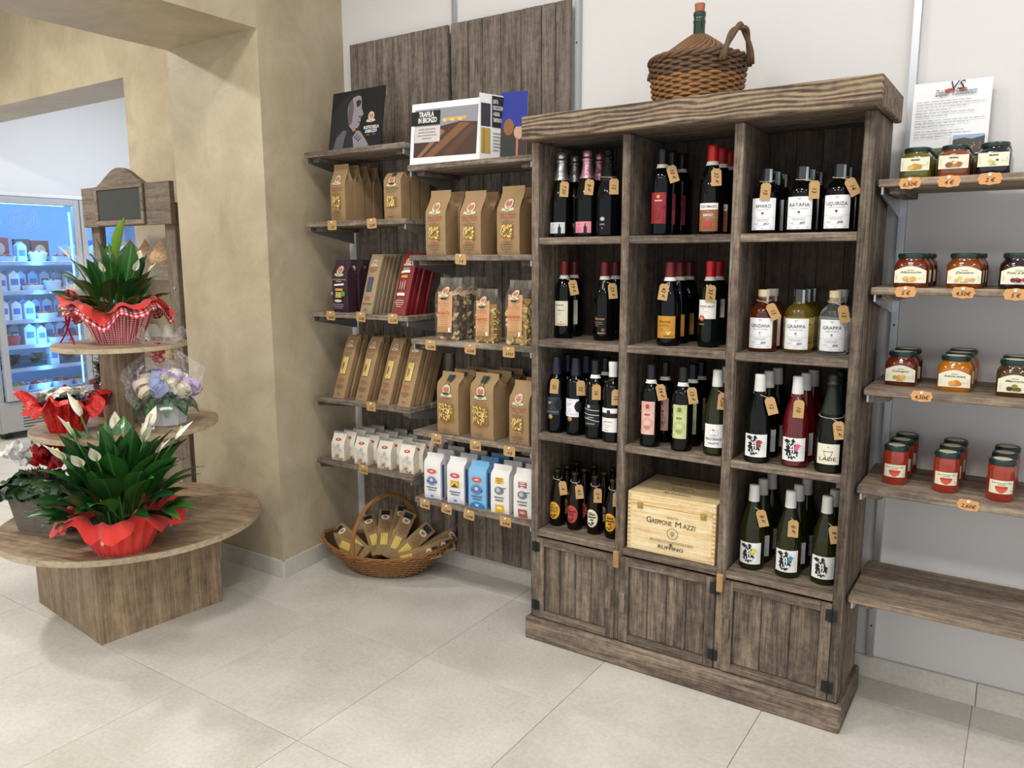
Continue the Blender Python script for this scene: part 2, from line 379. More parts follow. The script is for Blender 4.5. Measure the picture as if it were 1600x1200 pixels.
# floor: screed plus single tiles with recessed joints
fl = struct(MB().box((-7, -5.2, -.06), (4.2, 3.2, -.006)).build('floor', GROUT))
TX = [-.255+.603*k for k in range(-11, 8)]; TY = [-.055-.637*k for k in range(-4, 8)]
tmesh = {}
for i in range(len(TX)-1):
    for j in range(len(TY)-1):
        x0, x1 = TX[i], TX[i+1]; y1, y0 = TY[j], TY[j+1]
        if (x1 < -2.6 and y1 < -1.9) or (y0 > .2 and x0 > -2): continue
        key = 't'
        if key not in tmesh:
            t = MB().box((-.3005, -.3175, -.02), (.3005, .3175, 0), bev=.0012).build('tile', TILE, fl); tmesh[key] = t
        else: t = tmesh[key].copy(); C.objects.link(t)
        t.location = ((x0+x1)/2, (y0+y1)/2, 0)
struct(MB().box((-7, -5.2, CEIL), (4.2, 3.2, CEIL+.1)).build('ceiling', pm('white_ceiling_paint', '#f0efed', .8, var=.01)))
struct(MB().box((-1.7, YW, 0), (4.2, YW+.15, CEIL)).build('wall_back', WHITE))
# pier and downstand beam on the left
XP, XP2, YP, ZB = -1.33, -1.994, -.467, 2.542
b = MB(); pts = [(XP2, YP), (XP, YP), (-1.405, YW+.1), (XP2, YW+.1)]
b.prism(pts, lambda x, y: (x, y, ZB), lambda x, y: (x, y, 0))
b.prism([(XP2, -5.2), (XP, -5.2), (XP, YP), (-1.405, YW+.1), (XP2, YW+.1)], lambda x, y: (x, y, CEIL), lambda x, y: (x, y, ZB))
struct(b.build('wall_left', PLASTER))
# rear wall of the side room with its opening
YJ = .10; J = at(192, 121, 1, YJ); SZ = at(60, 147, 1, YJ).z; JX = J.x
jd = at(195, 150, 2, J.z).y
b = MB(); b.box((JX, YJ, 0), (XP2, YJ+.35, CEIL)); b.box((-6.35, YJ, J.z), (JX, YJ+.35, CEIL)); b.box((-7, YJ-.3, 0), (-6.35, YJ, CEIL))
struct(b.build('wall_side', PLASTER))
struct(MB().box((-7, -5.2, 0), (-6.9, YJ, CEIL)).build('wall_far', PLASTER))
struct(MB().box((-6.95, YJ+.001, 0), (-6.35, 3.2, CEIL)).build('wall_chiller', pm('cool_white_paint', '#e6e9ee', .7, var=.01)))
struct(MB().box((-6.4, 3.1, 0), (-1.7, 3.2, CEIL)).build('wall_rear', WHITE))
# skirting, tile pieces
def skirt(name, segs, p0, p1, nrm, h=.086, t=.014):
    p0, p1 = Vector(p0), Vector(p1); d = (p1-p0); Ln = d.length; d = d.normalized(); n = Vector(nrm).normalized()
    root = bpy.data.objects.new(name, None); C.objects.link(root); struct(root); root.location = (*p0, 0)
    R = Matrix(((d.x, n.x, 0), (d.y, n.y, 0), (0, 0, 1))); edges = [0]+segs+[Ln]
    for a, e in zip(edges, edges[1:]):
        c = d*((a+e)/2)+n*(t/2)
        MB().obox((c.x, c.y, h/2), ((e-a)/2-.0012, t/2, h/2), R, bev=.0015).build('skirting_tile', TILE, root)
skirt('baseboard_back', [.55+.603*k for k in range(0, 8)], (-1.40, YW), (4.2, YW), (0, -1))
skirt('baseboard_left', [], (XP, YP-.014), (-1.403, YW), (1, .12))
skirt('baseboard_pier', [.2], (XP2, YP), (XP+.014, YP), (0, -1))
# ceiling lamps: square recessed panels in the ceiling
lm = pm('lamp_diffuser', '#fff6ea', .5, var=0, emit=4); lw = pm('white_lamp_frame', '#eeeeee', .4)
def lamp(x, y, s, label):
    o = thing('ceiling_lamp', label, 'lamp', (x, y, CEIL), group='square ceiling lamps')
    MB().box((-s/2, -s/2, -.012), (s/2, s/2, -.004)).build('diffuser', lm, o)
    f = MB()
    for a, e in (((-s/2-.02, -s/2-.02), (s/2+.02, -s/2)), ((-s/2-.02, s/2), (s/2+.02, s/2+.02)), ((-s/2-.02, -s/2), (-s/2, s/2)), ((s/2, -s/2), (s/2+.02, s/2))): f.box((*a, -.016), (*e, -.0005))
    f.build('frame', lw, o)
for k, (x, y) in enumerate(LAMPS): lamp(x, y, .38, ['square ceiling lamp in front of the pasta shelves', 'square ceiling lamp in front of the wine cabinet', 'square ceiling lamp in front of the jam shelves', 'square ceiling lamp behind the viewer, left', 'square ceiling lamp behind the viewer, middle', 'square ceiling lamp behind the viewer, right'][k])
for k, (x, y) in enumerate(LAMPS_L): lamp(x, y, .3, ['square ceiling lamp in the side room near the rack', 'square ceiling lamp in the side room away from the rack'][k])
lamp(-4.4, 1.3, .5, 'square white ceiling lamp in front of the chiller')

# ------------------------------------------------------------------ wall panels of planks
def panel(x0, x1, label, cuts):
    o = thing('plank_panel', label, 'panel', ((x0+x1)/2, .07, .1)); e = [x0]+cuts+[x1]
    MB().box((x0+.02, .078, .12), (x1-.02, .09, 2.55)).build('backing_board', WB, o, off=o.location)
    for a, c in zip(e, e[1:]):
        MB().box((a+.0012, .058+random.uniform(0, .003), .1), (c-.0012, .078, 2.577), bev=.003).build('plank', WP, o, off=o.location)
panel(-1.296, -.681, 'left grey-brown plank panel on the wall behind the pasta', [at(u, 60, 1, .06).x for u in (586, 612, 637, 660, 680)])
panel(-.666, -.05, 'right grey-brown plank panel on the wall beside the wine cabinet', [at(u, 25, 1, .06).x for u in (730, 753, 782, 814, 846, 868)])
def upright(x, label, y1=YW, z0=.09, z1=CEIL-.02, wd=.022):
    o = thing('shelf_upright', label, 'upright', (x, y1, z0))
    MB().box((x-wd/2, y1-.028, z0), (x+wd/2, y1, z1)).build('channel', METAL, o, off=o.location)
    s = MB(); z = z0+.05
    while z < z1-.06: s.box((x-wd/2-.0006, y1-.022, z), (x-wd/2+.001, y1-.014, z+.028)); z += .05
    tag(s.build('slots', INK, o, off=o.location), kind='stuff')
    s = MB(); 
    for k in range(5): s.lathe([(0, 0), (.0035, 0), (.003, .0012), (0, .0012)], 8, c=(0, 0, 0)) if False else s.box((x-.003, y1-.0295, z0+.12+k*.55), (x+.003, y1-.0275, z0+.126+k*.55))
    tag(s.build('screws', INK, o, off=o.location), kind='stuff')
upright(-.6735, 'slim metal upright between the two plank panels', wd=.012)
upright(-.036, 'slim metal upright at the right edge of the plank panels', wd=.018)
upright(1.219, 'slotted metal upright beside the right end of the wine cabinet')
upright(2.13, 'slotted metal upright at the far end of the jam shelves')

# ------------------------------------------------------------------ shelves
def bracket(root, x, y0, y1, z, off, m=METAL):
    MB().prism([(y0+.01, z), (y1, z), (y1, z-.075), (y0+.04, z-.028), (y0+.01, z-.022)], lambda a, c: (x-.003, a, c), lambda a, c: (x+.003, a, c)).build('bracket', m, root, off=off)
def shelf(label, x0, x1, y0, y1, z, th=.024, m=WSH, group='wall shelves', battens=True):
    o = thing('wall_shelf', label, 'shelf', ((x0+x1)/2, y1, z-th), group=group)
    n = 2
    for k in range(n):
        a = y0+(y1-y0)*k/n; c = y0+(y1-y0)*(k+1)/n
        MB().box((x0, a+.0004, z-th), (x1, c-.0004, z), bev=.003).build('board', m, o, off=o.location)
    if battens:
        for x in (x0+.05, x1-.05): MB().box((x-.022, y0+.03, z-th-.02), (x+.022, y1-.02, z-th), bev=.002).build('batten', WY, o, off=o.location)
    for x in (x0+.012, x1-.012): bracket(o, x, y0, y1, z-th, o.location)
    return o
YS = -.245; AX = (-1.315, -.69); BX = (-.675, -.04); YB = .055
ZA = [2.035, 1.715, 1.289, .872, .557]; ZBB = [1.937, 1.557, 1.192, .778, .464]
nm = ['top', 'second', 'third', 'fourth', 'lowest']
what_a = ['holding a dark photo booklet', 'holding two kinds of brown pasta bags', 'holding purple bags and slanting packs', 'holding a slanting row of long spaghetti packs', 'holding small white paper bags']
what_b = ['holding open brochures', 'holding three tall brown bags', 'holding clear bags of large pasta', 'holding brown bags with green bands', 'holding white and blue flour bags']
for k in range(5):
    shelf(f'{nm[k]} grey wooden shelf of the left bay {what_a[k]}', AX[0], AX[1], YS, YB, ZA[k])
    shelf(f'{nm[k]} grey wooden shelf next to the wine cabinet {what_b[k]}', BX[0], BX[1], YS, YB, ZBB[k])
ZR = [1.772, 1.452, 1.14, .823, .462]; YR = -.265
what_r = ['with a paper sheet and squat jars', 'with three rows of amber jam jars', 'with arched-label jam jars, third from top', 'with red tomato sauce jars', 'standing empty at the bottom']
for k in range(5):
    shelf(f'grey-brown wall shelf on the right {what_r[k]}', 1.193, 2.13, YR if k < 4 else -.285, .085, ZR[k], .022, WRS, 'jam shelves')

# ------------------------------------------------------------------ wine cabinet
CW, YF, ZT = 1.185, -.316, 2.052
cab = thing('wine_cabinet', 'tall weathered wooden wine cabinet with twelve pigeonholes and three doors', 'cabinet', (CW/2, -.15, 0)); co = cab.location
def cp(name, a, c, m, bev=.003, parent=cab): return MB().box(a, c, bev=bev).build(name, m, parent, off=co)
cp('plinth', (-.016, -.335, 0), (1.202, -.308, .094), WX, .006)
for x in (-.016, 1.178): cp('plinth', (x, -.3075, 0), (x+.024, 0, .094), WY, .006)
cp('top_board', (0-.002, -.384, 1.968), (1.209, -.36, ZT), WTOP, .004)
cp('top_board', (1.185, -.3595, 1.968), (1.209, 0, ZT), WTOP, .004); cp('top_board', (-.002, -.3595, 1.968), (.022, 0, ZT), WTOP, .004)
cp('top_panel', (.0225, -.3595, 1.9685), (1.1845, 0, 1.99), WX, .001)
PX = [(0, .031), (.374, .404), (.768, .799), (1.153, CW)]
for a, c in PX: cp('post', (a, YF, .0945), (c, YF+.03, 1.968), WZ, .004)
for (a, c), nme in zip(PX, ('side_panel', 'divider', 'divider', 'side_panel')):
    if nme == 'side_panel':
        for (y0, y1) in ((YF+.0302, -.19), (-.1895, -.09), (-.0895, -.004)): cp(nme, (a+.002 if a else 0, y0, .0945), (c-.008 if a == 0 else c, y1, 1.968), WZ, .003)
    else: cp(nme, (a+.006, YF+.0302, .0945), (c-.006, -.0145, 1.968), WZ, .002)
ZS = [1.619, 1.2315, .863, .467]; COLX = [(.031, .374), (.404, .768), (.799, 1.153)]
for z in ZS:
    for k, (a, c) in enumerate(COLX):
        cp('shelf_edge', (a-.001, YF+.004, z-.027), (c+.001, YF+.03, z), WX, .003)
        for (y0, y1) in ((YF+.0303, -.21), (-.2096, -.11), (-.1096, -.0145)): cp('shelf_board', (a, y0, z-.022), (c, y1, z-.0005), WX, .0015)
bx = .0
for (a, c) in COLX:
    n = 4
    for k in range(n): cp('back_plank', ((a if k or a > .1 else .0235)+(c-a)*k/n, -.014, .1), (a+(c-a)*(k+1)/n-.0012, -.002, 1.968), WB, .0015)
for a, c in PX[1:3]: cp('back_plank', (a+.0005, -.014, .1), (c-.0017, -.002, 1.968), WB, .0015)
cp('bottom_rail', (.031, YF+.005, .0945), (1.153, YF+.028, .101), WX, .001)
# doors
DX = [(.029, .377, 'l'), (.3995, .767, 'r'), (.797, 1.1535, 'r')]
for k, (a, c, hg) in enumerate(DX):
    z0, z1 = .098, .433; y0, y1 = YF-.006, YF+.016
    d = bpy.data.objects.new('door', None); C.objects.link(d); d.parent = cab; d.location = Vector(((a+c)/2, YF, z0))-co; do = Vector(((a+c)/2, YF, z0))
    def dp(name, p, q, m, bev=.002): return MB().box(p, q, bev=bev).build(name, m, d, off=do)
    sw = .034
    dp('door_stile', (a, y0, z0), (a+sw, y1, z1), WZ); dp('door_stile', (c-sw, y0, z0), (c, y1, z1), WZ)
    dp('door_rail', (a+sw, y0, z0), (c-sw, y1, z0+sw-.004), WX); dp('door_rail', (a+sw, y0, z1-sw+.004), (c-sw, y1, z1), WX)
    n = (4, 4, 3)[k]; ia, ic = a+sw, c-sw
    for i in range(n): dp('door_plank', (ia+(ic-ia)*i/n+.0009, y0+.012, z0+.03), (ia+(ic-ia)*(i+1)/n-.0009, y1-.002, z1-.03), WZ, .0035)
    hx = c-.018 if hg == 'l' else a+.017
    MB().prism([(-.011, -.038), (.011, -.038), (.013, 0), (.011, .038), (-.011, .038), (-.008, 0)], lambda x, z: (hx+x, y0-.016, .262+z), lambda x, z: (hx+x, y0, .262+z)).build('door_handle', WZ, d, off=do)
    xh = a if hg == 'l' else c
    for zz in (.15, .398):
        h = MB().box((xh-.018, y0-.003, zz-.02), (xh+.018, y0, zz+.02), bev=.0008); h.tube([(xh, y0-.005, zz-.021), (xh, y0-.005, zz+.021)], .0035, 8)
        h.build('hinge', BLACKM, d, off=do)
for x in (.389, .786): MB().box((x-.011, YF-.022, .393), (x+.011, YF-.0065, .458), bev=.003).build('turn_catch', KNOBW, cab, off=co)
# ------------------------------------------------------------------ bottles in the cabinet
PROF = {
 'bord': [(0, .006), (.025, .004), (.033, 0), (.0368, .003), (.0375, .008), (.0375, .188), (.0362, .201), (.0315, .214), (.0235, .226), (.0175, .236), (.015, .25), (.0143, .262), (.0143, .284), (.0162, .2845), (.0162, .293), (.0145, .2955), (.0145, .2985), (.012, .30), (0, .30)],
 'burg': [(0, .006), (.028, .004), (.037, 0), (.0412, .003), (.042, .008), (.042, .135), (.0408, .153), (.0365, .178), (.03, .2), (.0235, .22), (.0185, .238), (.0157, .255), (.0147, .268), (.0147, .281), (.0165, .2815), (.0165, .29), (.0148, .2925), (.0145, .295), (.012, .2965), (0, .2965)],
 'cham': [(0, .006), (.03, .004), (.0395, 0), (.0437, .003), (.0445, .008), (.0445, .13), (.0435, .147), (.039, .172), (.032, .197), (.0255, .222), (.0205, .245), (.017, .265), (.0158, .278), (.019, .28), (.019, .287), (.0155, .289), (.0165, .297), (.0168, .308), (.013, .315), (0, .315)],
 'beer': [(0, .005), (.022, .003), (.0275, 0), (.0305, .003), (.031, .007), (.031, .115), (.0298, .13), (.0255, .15), (.0195, .172), (.0152, .193), (.0132, .21), (.0132, .224), (.0142, .225), (.0145, .2255), (.0145, .2305), (.012, .233), (0, .233)],
 'liq': [(0, .006), (.032, .004), (.042, 0), (.0455, .003), (.0465, .009), (.0465, .117), (.0455, .129), (.0415, .14), (.034, .149), (.0255, .1555), (.0205, .161), (.0185, .168), (.0183, .176), (.0183, .18), (.0, .18)],
}
def subprof(kind, za, off=.0008, zb=None):
    P_ = PROF[kind]; out = []
    for (r0, z0), (r1, z1) in zip(P_[5:], P_[6:]):
        if z1 <= za: continue
        if zb and z0 >= zb: break
        if not out:
            t = max(0, (za-z0)/max(1e-6, z1-z0)); out.append((r0+(r1-r0)*t+off, max(za, z0)))
        if zb and z1 > zb:
            t = (zb-z0)/(z1-z0); out.append((r0+(r1-r0)*t+off, zb)); break
        out.append(((r1+off) if r1 > 0 else 0, z1+(off if z1 > P_[-1][1]-.001 else 0)))
    return out
def straight(kind, za):
    p = subprof(kind, za); H = PROF[kind][-1][1]; return [p[0], (max(.0158, p[0][0]-.001), min(za+.02, H-.03)), (.0172, H-.012), (.0172, H-.003), (.0155, H+.0006), (0, H+.0008)]
MESHC = {}
def share(key, fn):
    """object from cached mesh"""
    if key in MESHC: o = bpy.data.objects.new(MESHC[key][1], MESHC[key][0]); C.objects.link(o); return o
    o = fn(); MESHC[key] = (o.data, o.name.split('.')[0]); return o
def bottle(kind, glassm, label, loc, group, rz=0, caps=None, ring=None, lab=None, foil_z=None, extra=None, name='wine_bottle', cat='bottle'):
    """caps = capsule material, ring = material of the paper band under it, lab = list of (half width, z0, z1, colour or None, draw(Print))"""
    o = thing(name, label, cat, loc, rz, group)
    g = share((kind, glassm.name), lambda: MB().lathe(PROF[kind], 28).build('glass', glassm, None, smooth=True)); g.parent = o
    H = PROF[kind][-1][1]
    if caps:
        za = foil_z or H-.055
        c = share((kind, caps.name, za, 'cap'), lambda: MB().lathe(subprof(kind, za) if kind not in ('bord', 'burg') else straight(kind, za), 20).build('capsule' if kind not in ('beer',) else 'crown_cap', caps, None, smooth=True)); c.parent = o
    if ring:
        za = (foil_z or H-.055)-.013
        c = share((kind, ring.name, za, 'ring'), lambda: MB().lathe(subprof(kind, za, .0012, za+.013), 20).build('neck_band', ring, None, smooth=True)); c.parent = o
    R = PROF[kind][5][0]
    for (hw, z0, z1, colr, draw) in (lab or []):
        P_ = Print()
        if colr: P_.rect(-hw, z0, hw, z1, colr, 10); lo = P_.build('label', o, cyl(R), base=.0006)
        else: lo = o
        Q = Print(); draw(Q)
        if Q.it: Q.build('lettering' if colr else 'printed_label', lo, cyl(R), base=.0012, eps=.00022, mx=.008)
    if extra: extra(o)
    return o
def row(o, n, dy, label, group, dx=0):
    ks = ALLK(o); x, y, z = o.location; out = []; rb = max(v.co.x for v in o.children[0].data.vertices); dy = max(2*rb+.001, min(dy, (-.017-rb-y)/n))
    while n > 1 and y+dy*n+rb > -.0145: n -= 1
    for k in range(n):
        out.append(dup(o, (x+dx*(k+1)+random.uniform(-.002, .002), y+dy*(k+1), z), label if isinstance(label, str) else label[k], group, ch=ks))
    return out
def spot(u, v, z, r):
    q = spot0(u, v, z, r)
    for a, c in COLX:
        if a-.06 < q.x < c+.015: q.x = min(max(q.x, a+r+.002), c-r-.002); break
    q.y = max(q.y, YF+r+.004); return q
def spot0(u, v, z, r):
    if z > 1.4: return Vector((at(u, v-40, 1, YF+.045+r).x, YF+.045+r, z))
    p = at(u, v, 2, z); d = Vector((p.x-CAM.x, p.y-CAM.y, 0)).normalized()*r; return Vector((p.x+d.x, p.y+d.y, z))
# price tags hung on strings
TAGP = [(-.0165, -.056), (.0165, -.056), (.0165, -.006), (.010, .002), (-.010, .002), (-.0165, -.006)]
TAGM = MB().prism(TAGP, lambda x, z: (x, -.0004, z), lambda x, z: (x, .0004, z)).build('price_tag', KRAFTS); TAGM['tmp'] = 1
TAG0 = TAGM.data; bpy.data.objects.remove(TAGM)
def bottle_tag(b, txt, label, hole_z, dx=.012, roll=0, lean=None, kind='bord', neck=.016, rot=True, scale=1):
    """kraft tag on a string round the neck of bottle b"""
    R = PROF[kind][5][0]; o = bpy.data.objects.new('price_tag', TAG0); C.objects.link(o); tag(o, label, 'price tag', 'kraft price tags on bottles')
    L = .056*scale
    def rad(z):
        for (r0, z0), (r1, z1) in zip(PROF[kind][5:], PROF[kind][6:]):
            if z0 <= z <= z1: return r0+(r1-r0)*(z-z0)/max(1e-6, z1-z0)
        return R
    ds = Vector((CAM.x-b.location.x, CAM.y-b.location.y, 0)).normalized()
    rt = Vector((-ds.y, ds.x, 0)); xo = max(0, abs(dx)-.012)
    ss = [i/8 for i in range(9)]; nd = [math.sqrt(max(0, rad(hole_z-L*q)**2-xo*xo))+.0045 for q in ss]
    dep_b = max(nd[5:]); dep_t = max([neck+.003]+[(n_-dep_b*q)/(1-q) for q, n_ in zip(ss[:8], nd)])
    ln = math.atan2(dep_b-dep_t, L)
    p = b.location+ds*dep_t+rt*dx; o.location = (p.x, p.y, b.location.z+hole_z)
    o.rotation_euler = Euler((-ln, roll, math.atan2(ds.x, -ds.y)), 'XYZ'); o.scale = (scale,)*3
    M = Matrix.Translation(o.location) @ (Matrix.Rotation(math.atan2(ds.x, -ds.y), 4, 'Z') @ Matrix.Rotation(-ln, 4, 'X') @ Matrix.Rotation(roll, 4, 'Y'))
    o.rotation_euler = M.to_euler()
    P_ = Print()
    if rot: P_.text(txt, -.0065, -.03, .019, INK, shear=.2, rot=-PI/2, bold=.015)
    else:
        for k, t in enumerate(txt.split(' ')): P_.text(t, 0, -.028-k*.017, .017, INK, shear=.15)
    P_.build('handwriting', o, flat((0, -.0005, 0)), base=.0002)
    # string: loop round the neck, then down to the hole
    c = b.location+Vector((0, 0, hole_z+.012)); Mi = M.inverted()
    rn = neck+.0016; a0 = math.atan2(ds.y, ds.x)
    pts = [c+Vector((rn*math.cos(a0+2*PI*k/14), rn*math.sin(a0+2*PI*k/14), .004*math.cos(2*PI*k/14+PI))) for k in range(15)]+[o.location+ds*.0008]
    s = MB().tube([Mi @ q for q in pts], .0009/scale, 5); s.v = [tuple(Vector(q)/scale) for q in s.v]; s.build('string', STRING, o, smooth=True)
    return o
SILVER = pm('silver_foil', '#cfd0cf', .28, metal=.9, var=.1, bump=.3, bscale=90); PINKF = pm('pink_foil', '#d9a3b4', .3, metal=.8, var=.1, bump=.3, bscale=90)
BLKF = pm('black_foil', '#15151a', .3, metal=.3, var=.3, scale=120, bump=.6, bscale=160); BLKC = pm('black_capsule', '#16171b', .35, var=.1); REDC = pm('bright_red_capsule', '#b81d1c', .32, var=.05)
WINEC = pm('wine_red_capsule', '#6d1c1e', .35, var=.06); WHC = pm('white_capsule', '#d9d8d2', .38, var=.04); BAND = paper('#e6e4dc'); DOTF = pm('dotted_capsule', '#1a2130', .4, var=.9, scale=320)
CORK = pm('cork', '#c79a68', .8, var=.2, scale=60); PALEC = pm('pale_stopper', '#dcc6a0', .6, var=.08); GREYC = pm('clear_cap', '#8d9496', .12, trans=.5, var=.05)
W1, DKT, GRYT = '#f1f0ee', '#26241f', '#77756f'
z1, z2, z3, z4 = ZS
def splash(P_, cx, cy, s, accent, seed):
    r = random.Random(seed)
    for k in range(12):
        a = r.uniform(0, 2*PI); d = r.uniform(.012, .019)*s; x, y = cx+d*math.cos(a)*.8, cy-.002+d*math.sin(a)*1.05; q = r.uniform(.0025, .006)*s; t = a+r.uniform(-.5, .5)
        P_.poly([(x-q*math.cos(t), y-q*math.sin(t)), (x+q*.4*math.sin(t), y-q*.4*math.cos(t)), (x+q*math.cos(t), y+q*math.sin(t)), (x-q*.4*math.sin(t), y+q*.4*math.cos(t))], '#191919')
    P_.poly([(cx+(.0115+.005*(k % 2)*r.uniform(.5, 1.2))*s*math.cos(2*PI*k/22)*.95, cy-.003*s+(.0165+.005*(k % 2)*r.uniform(.5, 1.2))*s*math.sin(2*PI*k/22)) for k in range(22)], '#191919')
    P_.poly([(cx-.019*s, cy+.021*s), (cx-.011*s, cy+.026*s), (cx-.003*s, cy+.021*s), (cx-.009*s, cy+.0145*s)], '#191919')
    P_.poly([(cx-.001*s, cy+.023*s), (cx+.003*s, cy+.028*s), (cx+.008*s, cy+.021*s), (cx+.002*s, cy+.016*s)], '#191919')
    if accent: P_.poly([(cx+.006*s, cy+.006*s), (cx+.012*s, cy+.017*s), (cx+.02*s, cy+.011*s), (cx+.014*s, cy+.004*s), (cx+.009*s, cy-.004*s)], accent)
    P_.text('VI', cx, cy+.0035*s, .0125*s, W1, bold=.035); P_.text('TI', cx+.001*s, cy-.0065*s, .0125*s, W1, bold=.035); P_.text('UM', cx+.002*s, cy-.0165*s, .0125*s, W1, bold=.015, wid=.016*s)
    P_.lines(cx+.017*s, cy+.01*s, .012*s, 5, .005*s, .0006, GRYT, seed)
# -- top row
def dr_silv(c):
    def f(P_):
        P_.poly([(.006, .016), (.018, .016), (.018, .036), (.014, .043), (.0135, .051), (.0105, .051), (.010, .043), (.006, .036)], '#1a1a1c'); P_.lines(-.024, .034, .022, 3, .006, .0012, c, 3, 'l'); P_.disc(-.013, .048, .003, c)
    return f
g1 = 'sparkling wine bottles'
b = bottle('cham', DARKG, 'sparkling wine bottle with silver foil and pale grey label', spot(877, 367, z1, .0445), g1, .1, SILVER, None, [(.033, .016, .057, '#c9cecd', dr_silv('#8f9696'))], .215)
row(b, 1, .1, 'second silver-foil sparkling bottle, behind the pale grey label one', g1)
bottle_tag(b, '7,50', 'kraft price tag on the silver-foil sparkling bottle', .205, .012, .06, kind='cham', neck=.026)
b = bottle('cham', DARKG, 'sparkling wine bottle with pink foil and pink label', spot(917, 367, z1, .0445), g1, .1, PINKF, None, [(.034, .016, .057, '#dd8c9b', dr_silv('#b75f70'))], .215)
row(b, 1, .1, 'second pink-foil sparkling bottle, behind the pink label one', g1)
bottle_tag(b, '8 €', 'kraft price tag on the pink-foil sparkling bottle', .207, .010, .1, kind='cham', neck=.026)
def dr_blk(P_): P_.disc(0, .064, .009, '#c9ccd0', .007); P_.ring(0, .064, .007, .001, '#2a2a30', .005); P_.text('LAPIS', 0, .042, .008, '#c9ccd0'); P_.text('vp', 0, .03, .007, '#c9ccd0')
b = bottle('cham', NAVYG, 'black sparkling bottle with white printed emblem against the divider', spot(950, 367, z1, .0445), g1, 0, BLKF, None, [(.03, 0, 0, None, dr_blk)], .2)
bottle_tag(b, '12', 'kraft price tag on the black sparkling bottle', .205, .02, 0, kind='cham', neck=.027)
def dr_red(P_):
    P_.disc(0, .134, .006, '#d99a55'); P_.lines(-.022, .118, .044, 1, .004, .0045, '#e3b9c0', 9)
    r = random.Random(4)
    for k in range(26):
        x, y = r.uniform(-.024, .024), r.uniform(.05, .105); P_.poly([(x, y), (x+.004, y+.001), (x+.007, y+.006), (x+.002, y+.003)], '#7d1f24')
g2 = 'red wine bottles on the top shelf'
b = bottle('bord', NAVYG, 'tall black bottle with deep red label and white neck band', spot(1033, 369, z1, .0375), g2, .1, BLKC, BAND, [(.028, .042, .148, '#8d2329', dr_red)])
row(b, 2, .088, ['second deep red label bottle behind the first', 'third deep red label bottle at the back of its row'], g2)
bottle_tag(b, '10 €', 'kraft price tag on the deep red label bottle', .235, .028, -.3, neck=.016)
def dr_forte(P_):
    P_.rect(-.032, .083, .032, .104, W1, 8); P_.text('FORTEMASSO', 0, .089, .012, DKT, wid=.054, bold=.02); P_.lines(-.006, .0765, .012, 1, .004, .001, W1); P_.text('BAROLO', 0, .062, .011, W1, wid=.032, bold=.02)
    P_.rect(-.026, .057, .026, .0576, '#e8cdb4', 6); P_.lines(-.012, .05, .024, 1, .004, .001, '#e8cdb4'); P_.disc(0, .036, .011, '#b5433d'); P_.rect(-.014, .024, .014, .027, '#b5433d', 4)
b = bottle('burg', DARKG, 'red-capped barolo bottle with brown and white label', spot(1111, 366, z1, .042), g2, .12, REDC, BAND, [(.034, .012, .106, '#97623f', dr_forte)], .243)
row(b, 2, .092, ['second red-capped barolo bottle behind the brown label one', 'third red-capped barolo bottle at the back'], g2)
bottle_tag(b, '37 €', 'kraft price tag on the red-capped barolo bottle', .215, .012, -.05, kind='burg', neck=.018)
def liqueur(nm_, u, v, z, glassm, lbl, dot, cap, tagtxt, tl, lot, rowlab, n, troll, tdx, sub):
    def dr(P_):
        P_.lines(-.009, .106, .018, 1, .004, .0022, '#8f8e8c', 5); P_.lines(-.006, .103, .012, 1, .003, .001, GRYT, 6)
        P_.text(nm_, 0, .082, .016, DKT, wid=min(.062, .0098*len(nm_))); P_.text(sub, 0, .0745, .006, GRYT, shear=.4); P_.disc(0, .065, .0035, dot)
        P_.lines(-.01, .0575, .02, 1, .003, .0008, GRYT); P_.rect(-.038, .052, .038, .0525, GRYT, 6); P_.lines(-.026, .046, .052, 3, .0034, .0009, GRYT, 8)
        P_.text('LOT', -.018, .029, .007, GRYT); P_.text(lot, .012, .0285, .0095, INK, shear=.25, bold=.01); P_.lines(-.024, .025, .044, 1, .003, .0007, GRYT, 2); P_.lines(-.03, .017, .012, 1, .003, .0009, GRYT, 2); P_.lines(-.008, .017, .016, 1, .003, .0009, GRYT, 4); P_.lines(.02, .017, .012, 1, .003, .0012, GRYT, 3)
    def ex(o):
        if cap == 'cork':
            MB().lathe([(0, .166), (.0165, .166), (.0165, .182), (.019, .1822), (.0195, .184), (.0195, .203), (.018, .205), (0, .205)], 18).build('stopper', PALEC, o, smooth=False)
        else:
            MB().lathe([(.0188, .166), (.0195, .168), (.0195, .207), (.018, .209), (0, .209)], 18).build('cap', pm('dark_shiny_cap', '#25282b', .12, var=.1, coat=.8), o)
        MB().grid(lambda a, c: (.0199*math.cos(-1.0+a*.5), .0199*math.sin(-1.0+a*.5), .160+c*.046), 5, 2).build('seal_strip', paper('#b9c3c6'), o)
    P = spot(u, v, z, .0465)
    b = bottle('liq', glassm, lbl, P, 'white label liqueur bottles', .08, None, None, [(.0415, .012, .113, '#f3f3f4', dr)], extra=ex, name='liqueur_bottle')
    row(b, n, .1, rowlab, 'white label liqueur bottles')
    bottle_tag(b, tagtxt, tl, .158, tdx, troll, kind='liq', neck=.021, scale=.95)
ORD = ['second', 'third']
liqueur('AMARO', 1197, 358, z1, DARKG, 'dark liqueur bottle with white AMARO label', '#1b1b1b', 'cap', '15', 'kraft price tag on the AMARO bottle', '#12', [f'{q} AMARO liqueur bottle behind the first' for q in ORD], 2, .06, -.002, 'Liquore di Erbe')
liqueur('RATAFIA', 1253, 354, z1, DARKG, 'dark liqueur bottle with white RATAFIA label', '#5a2348', 'cap', '13', 'kraft price tag on the RATAFIA bottle', '#07', [f'{q} RATAFIA liqueur bottle behind the first' for q in ORD], 2, -.02, .034, 'Liquore di Amarene')
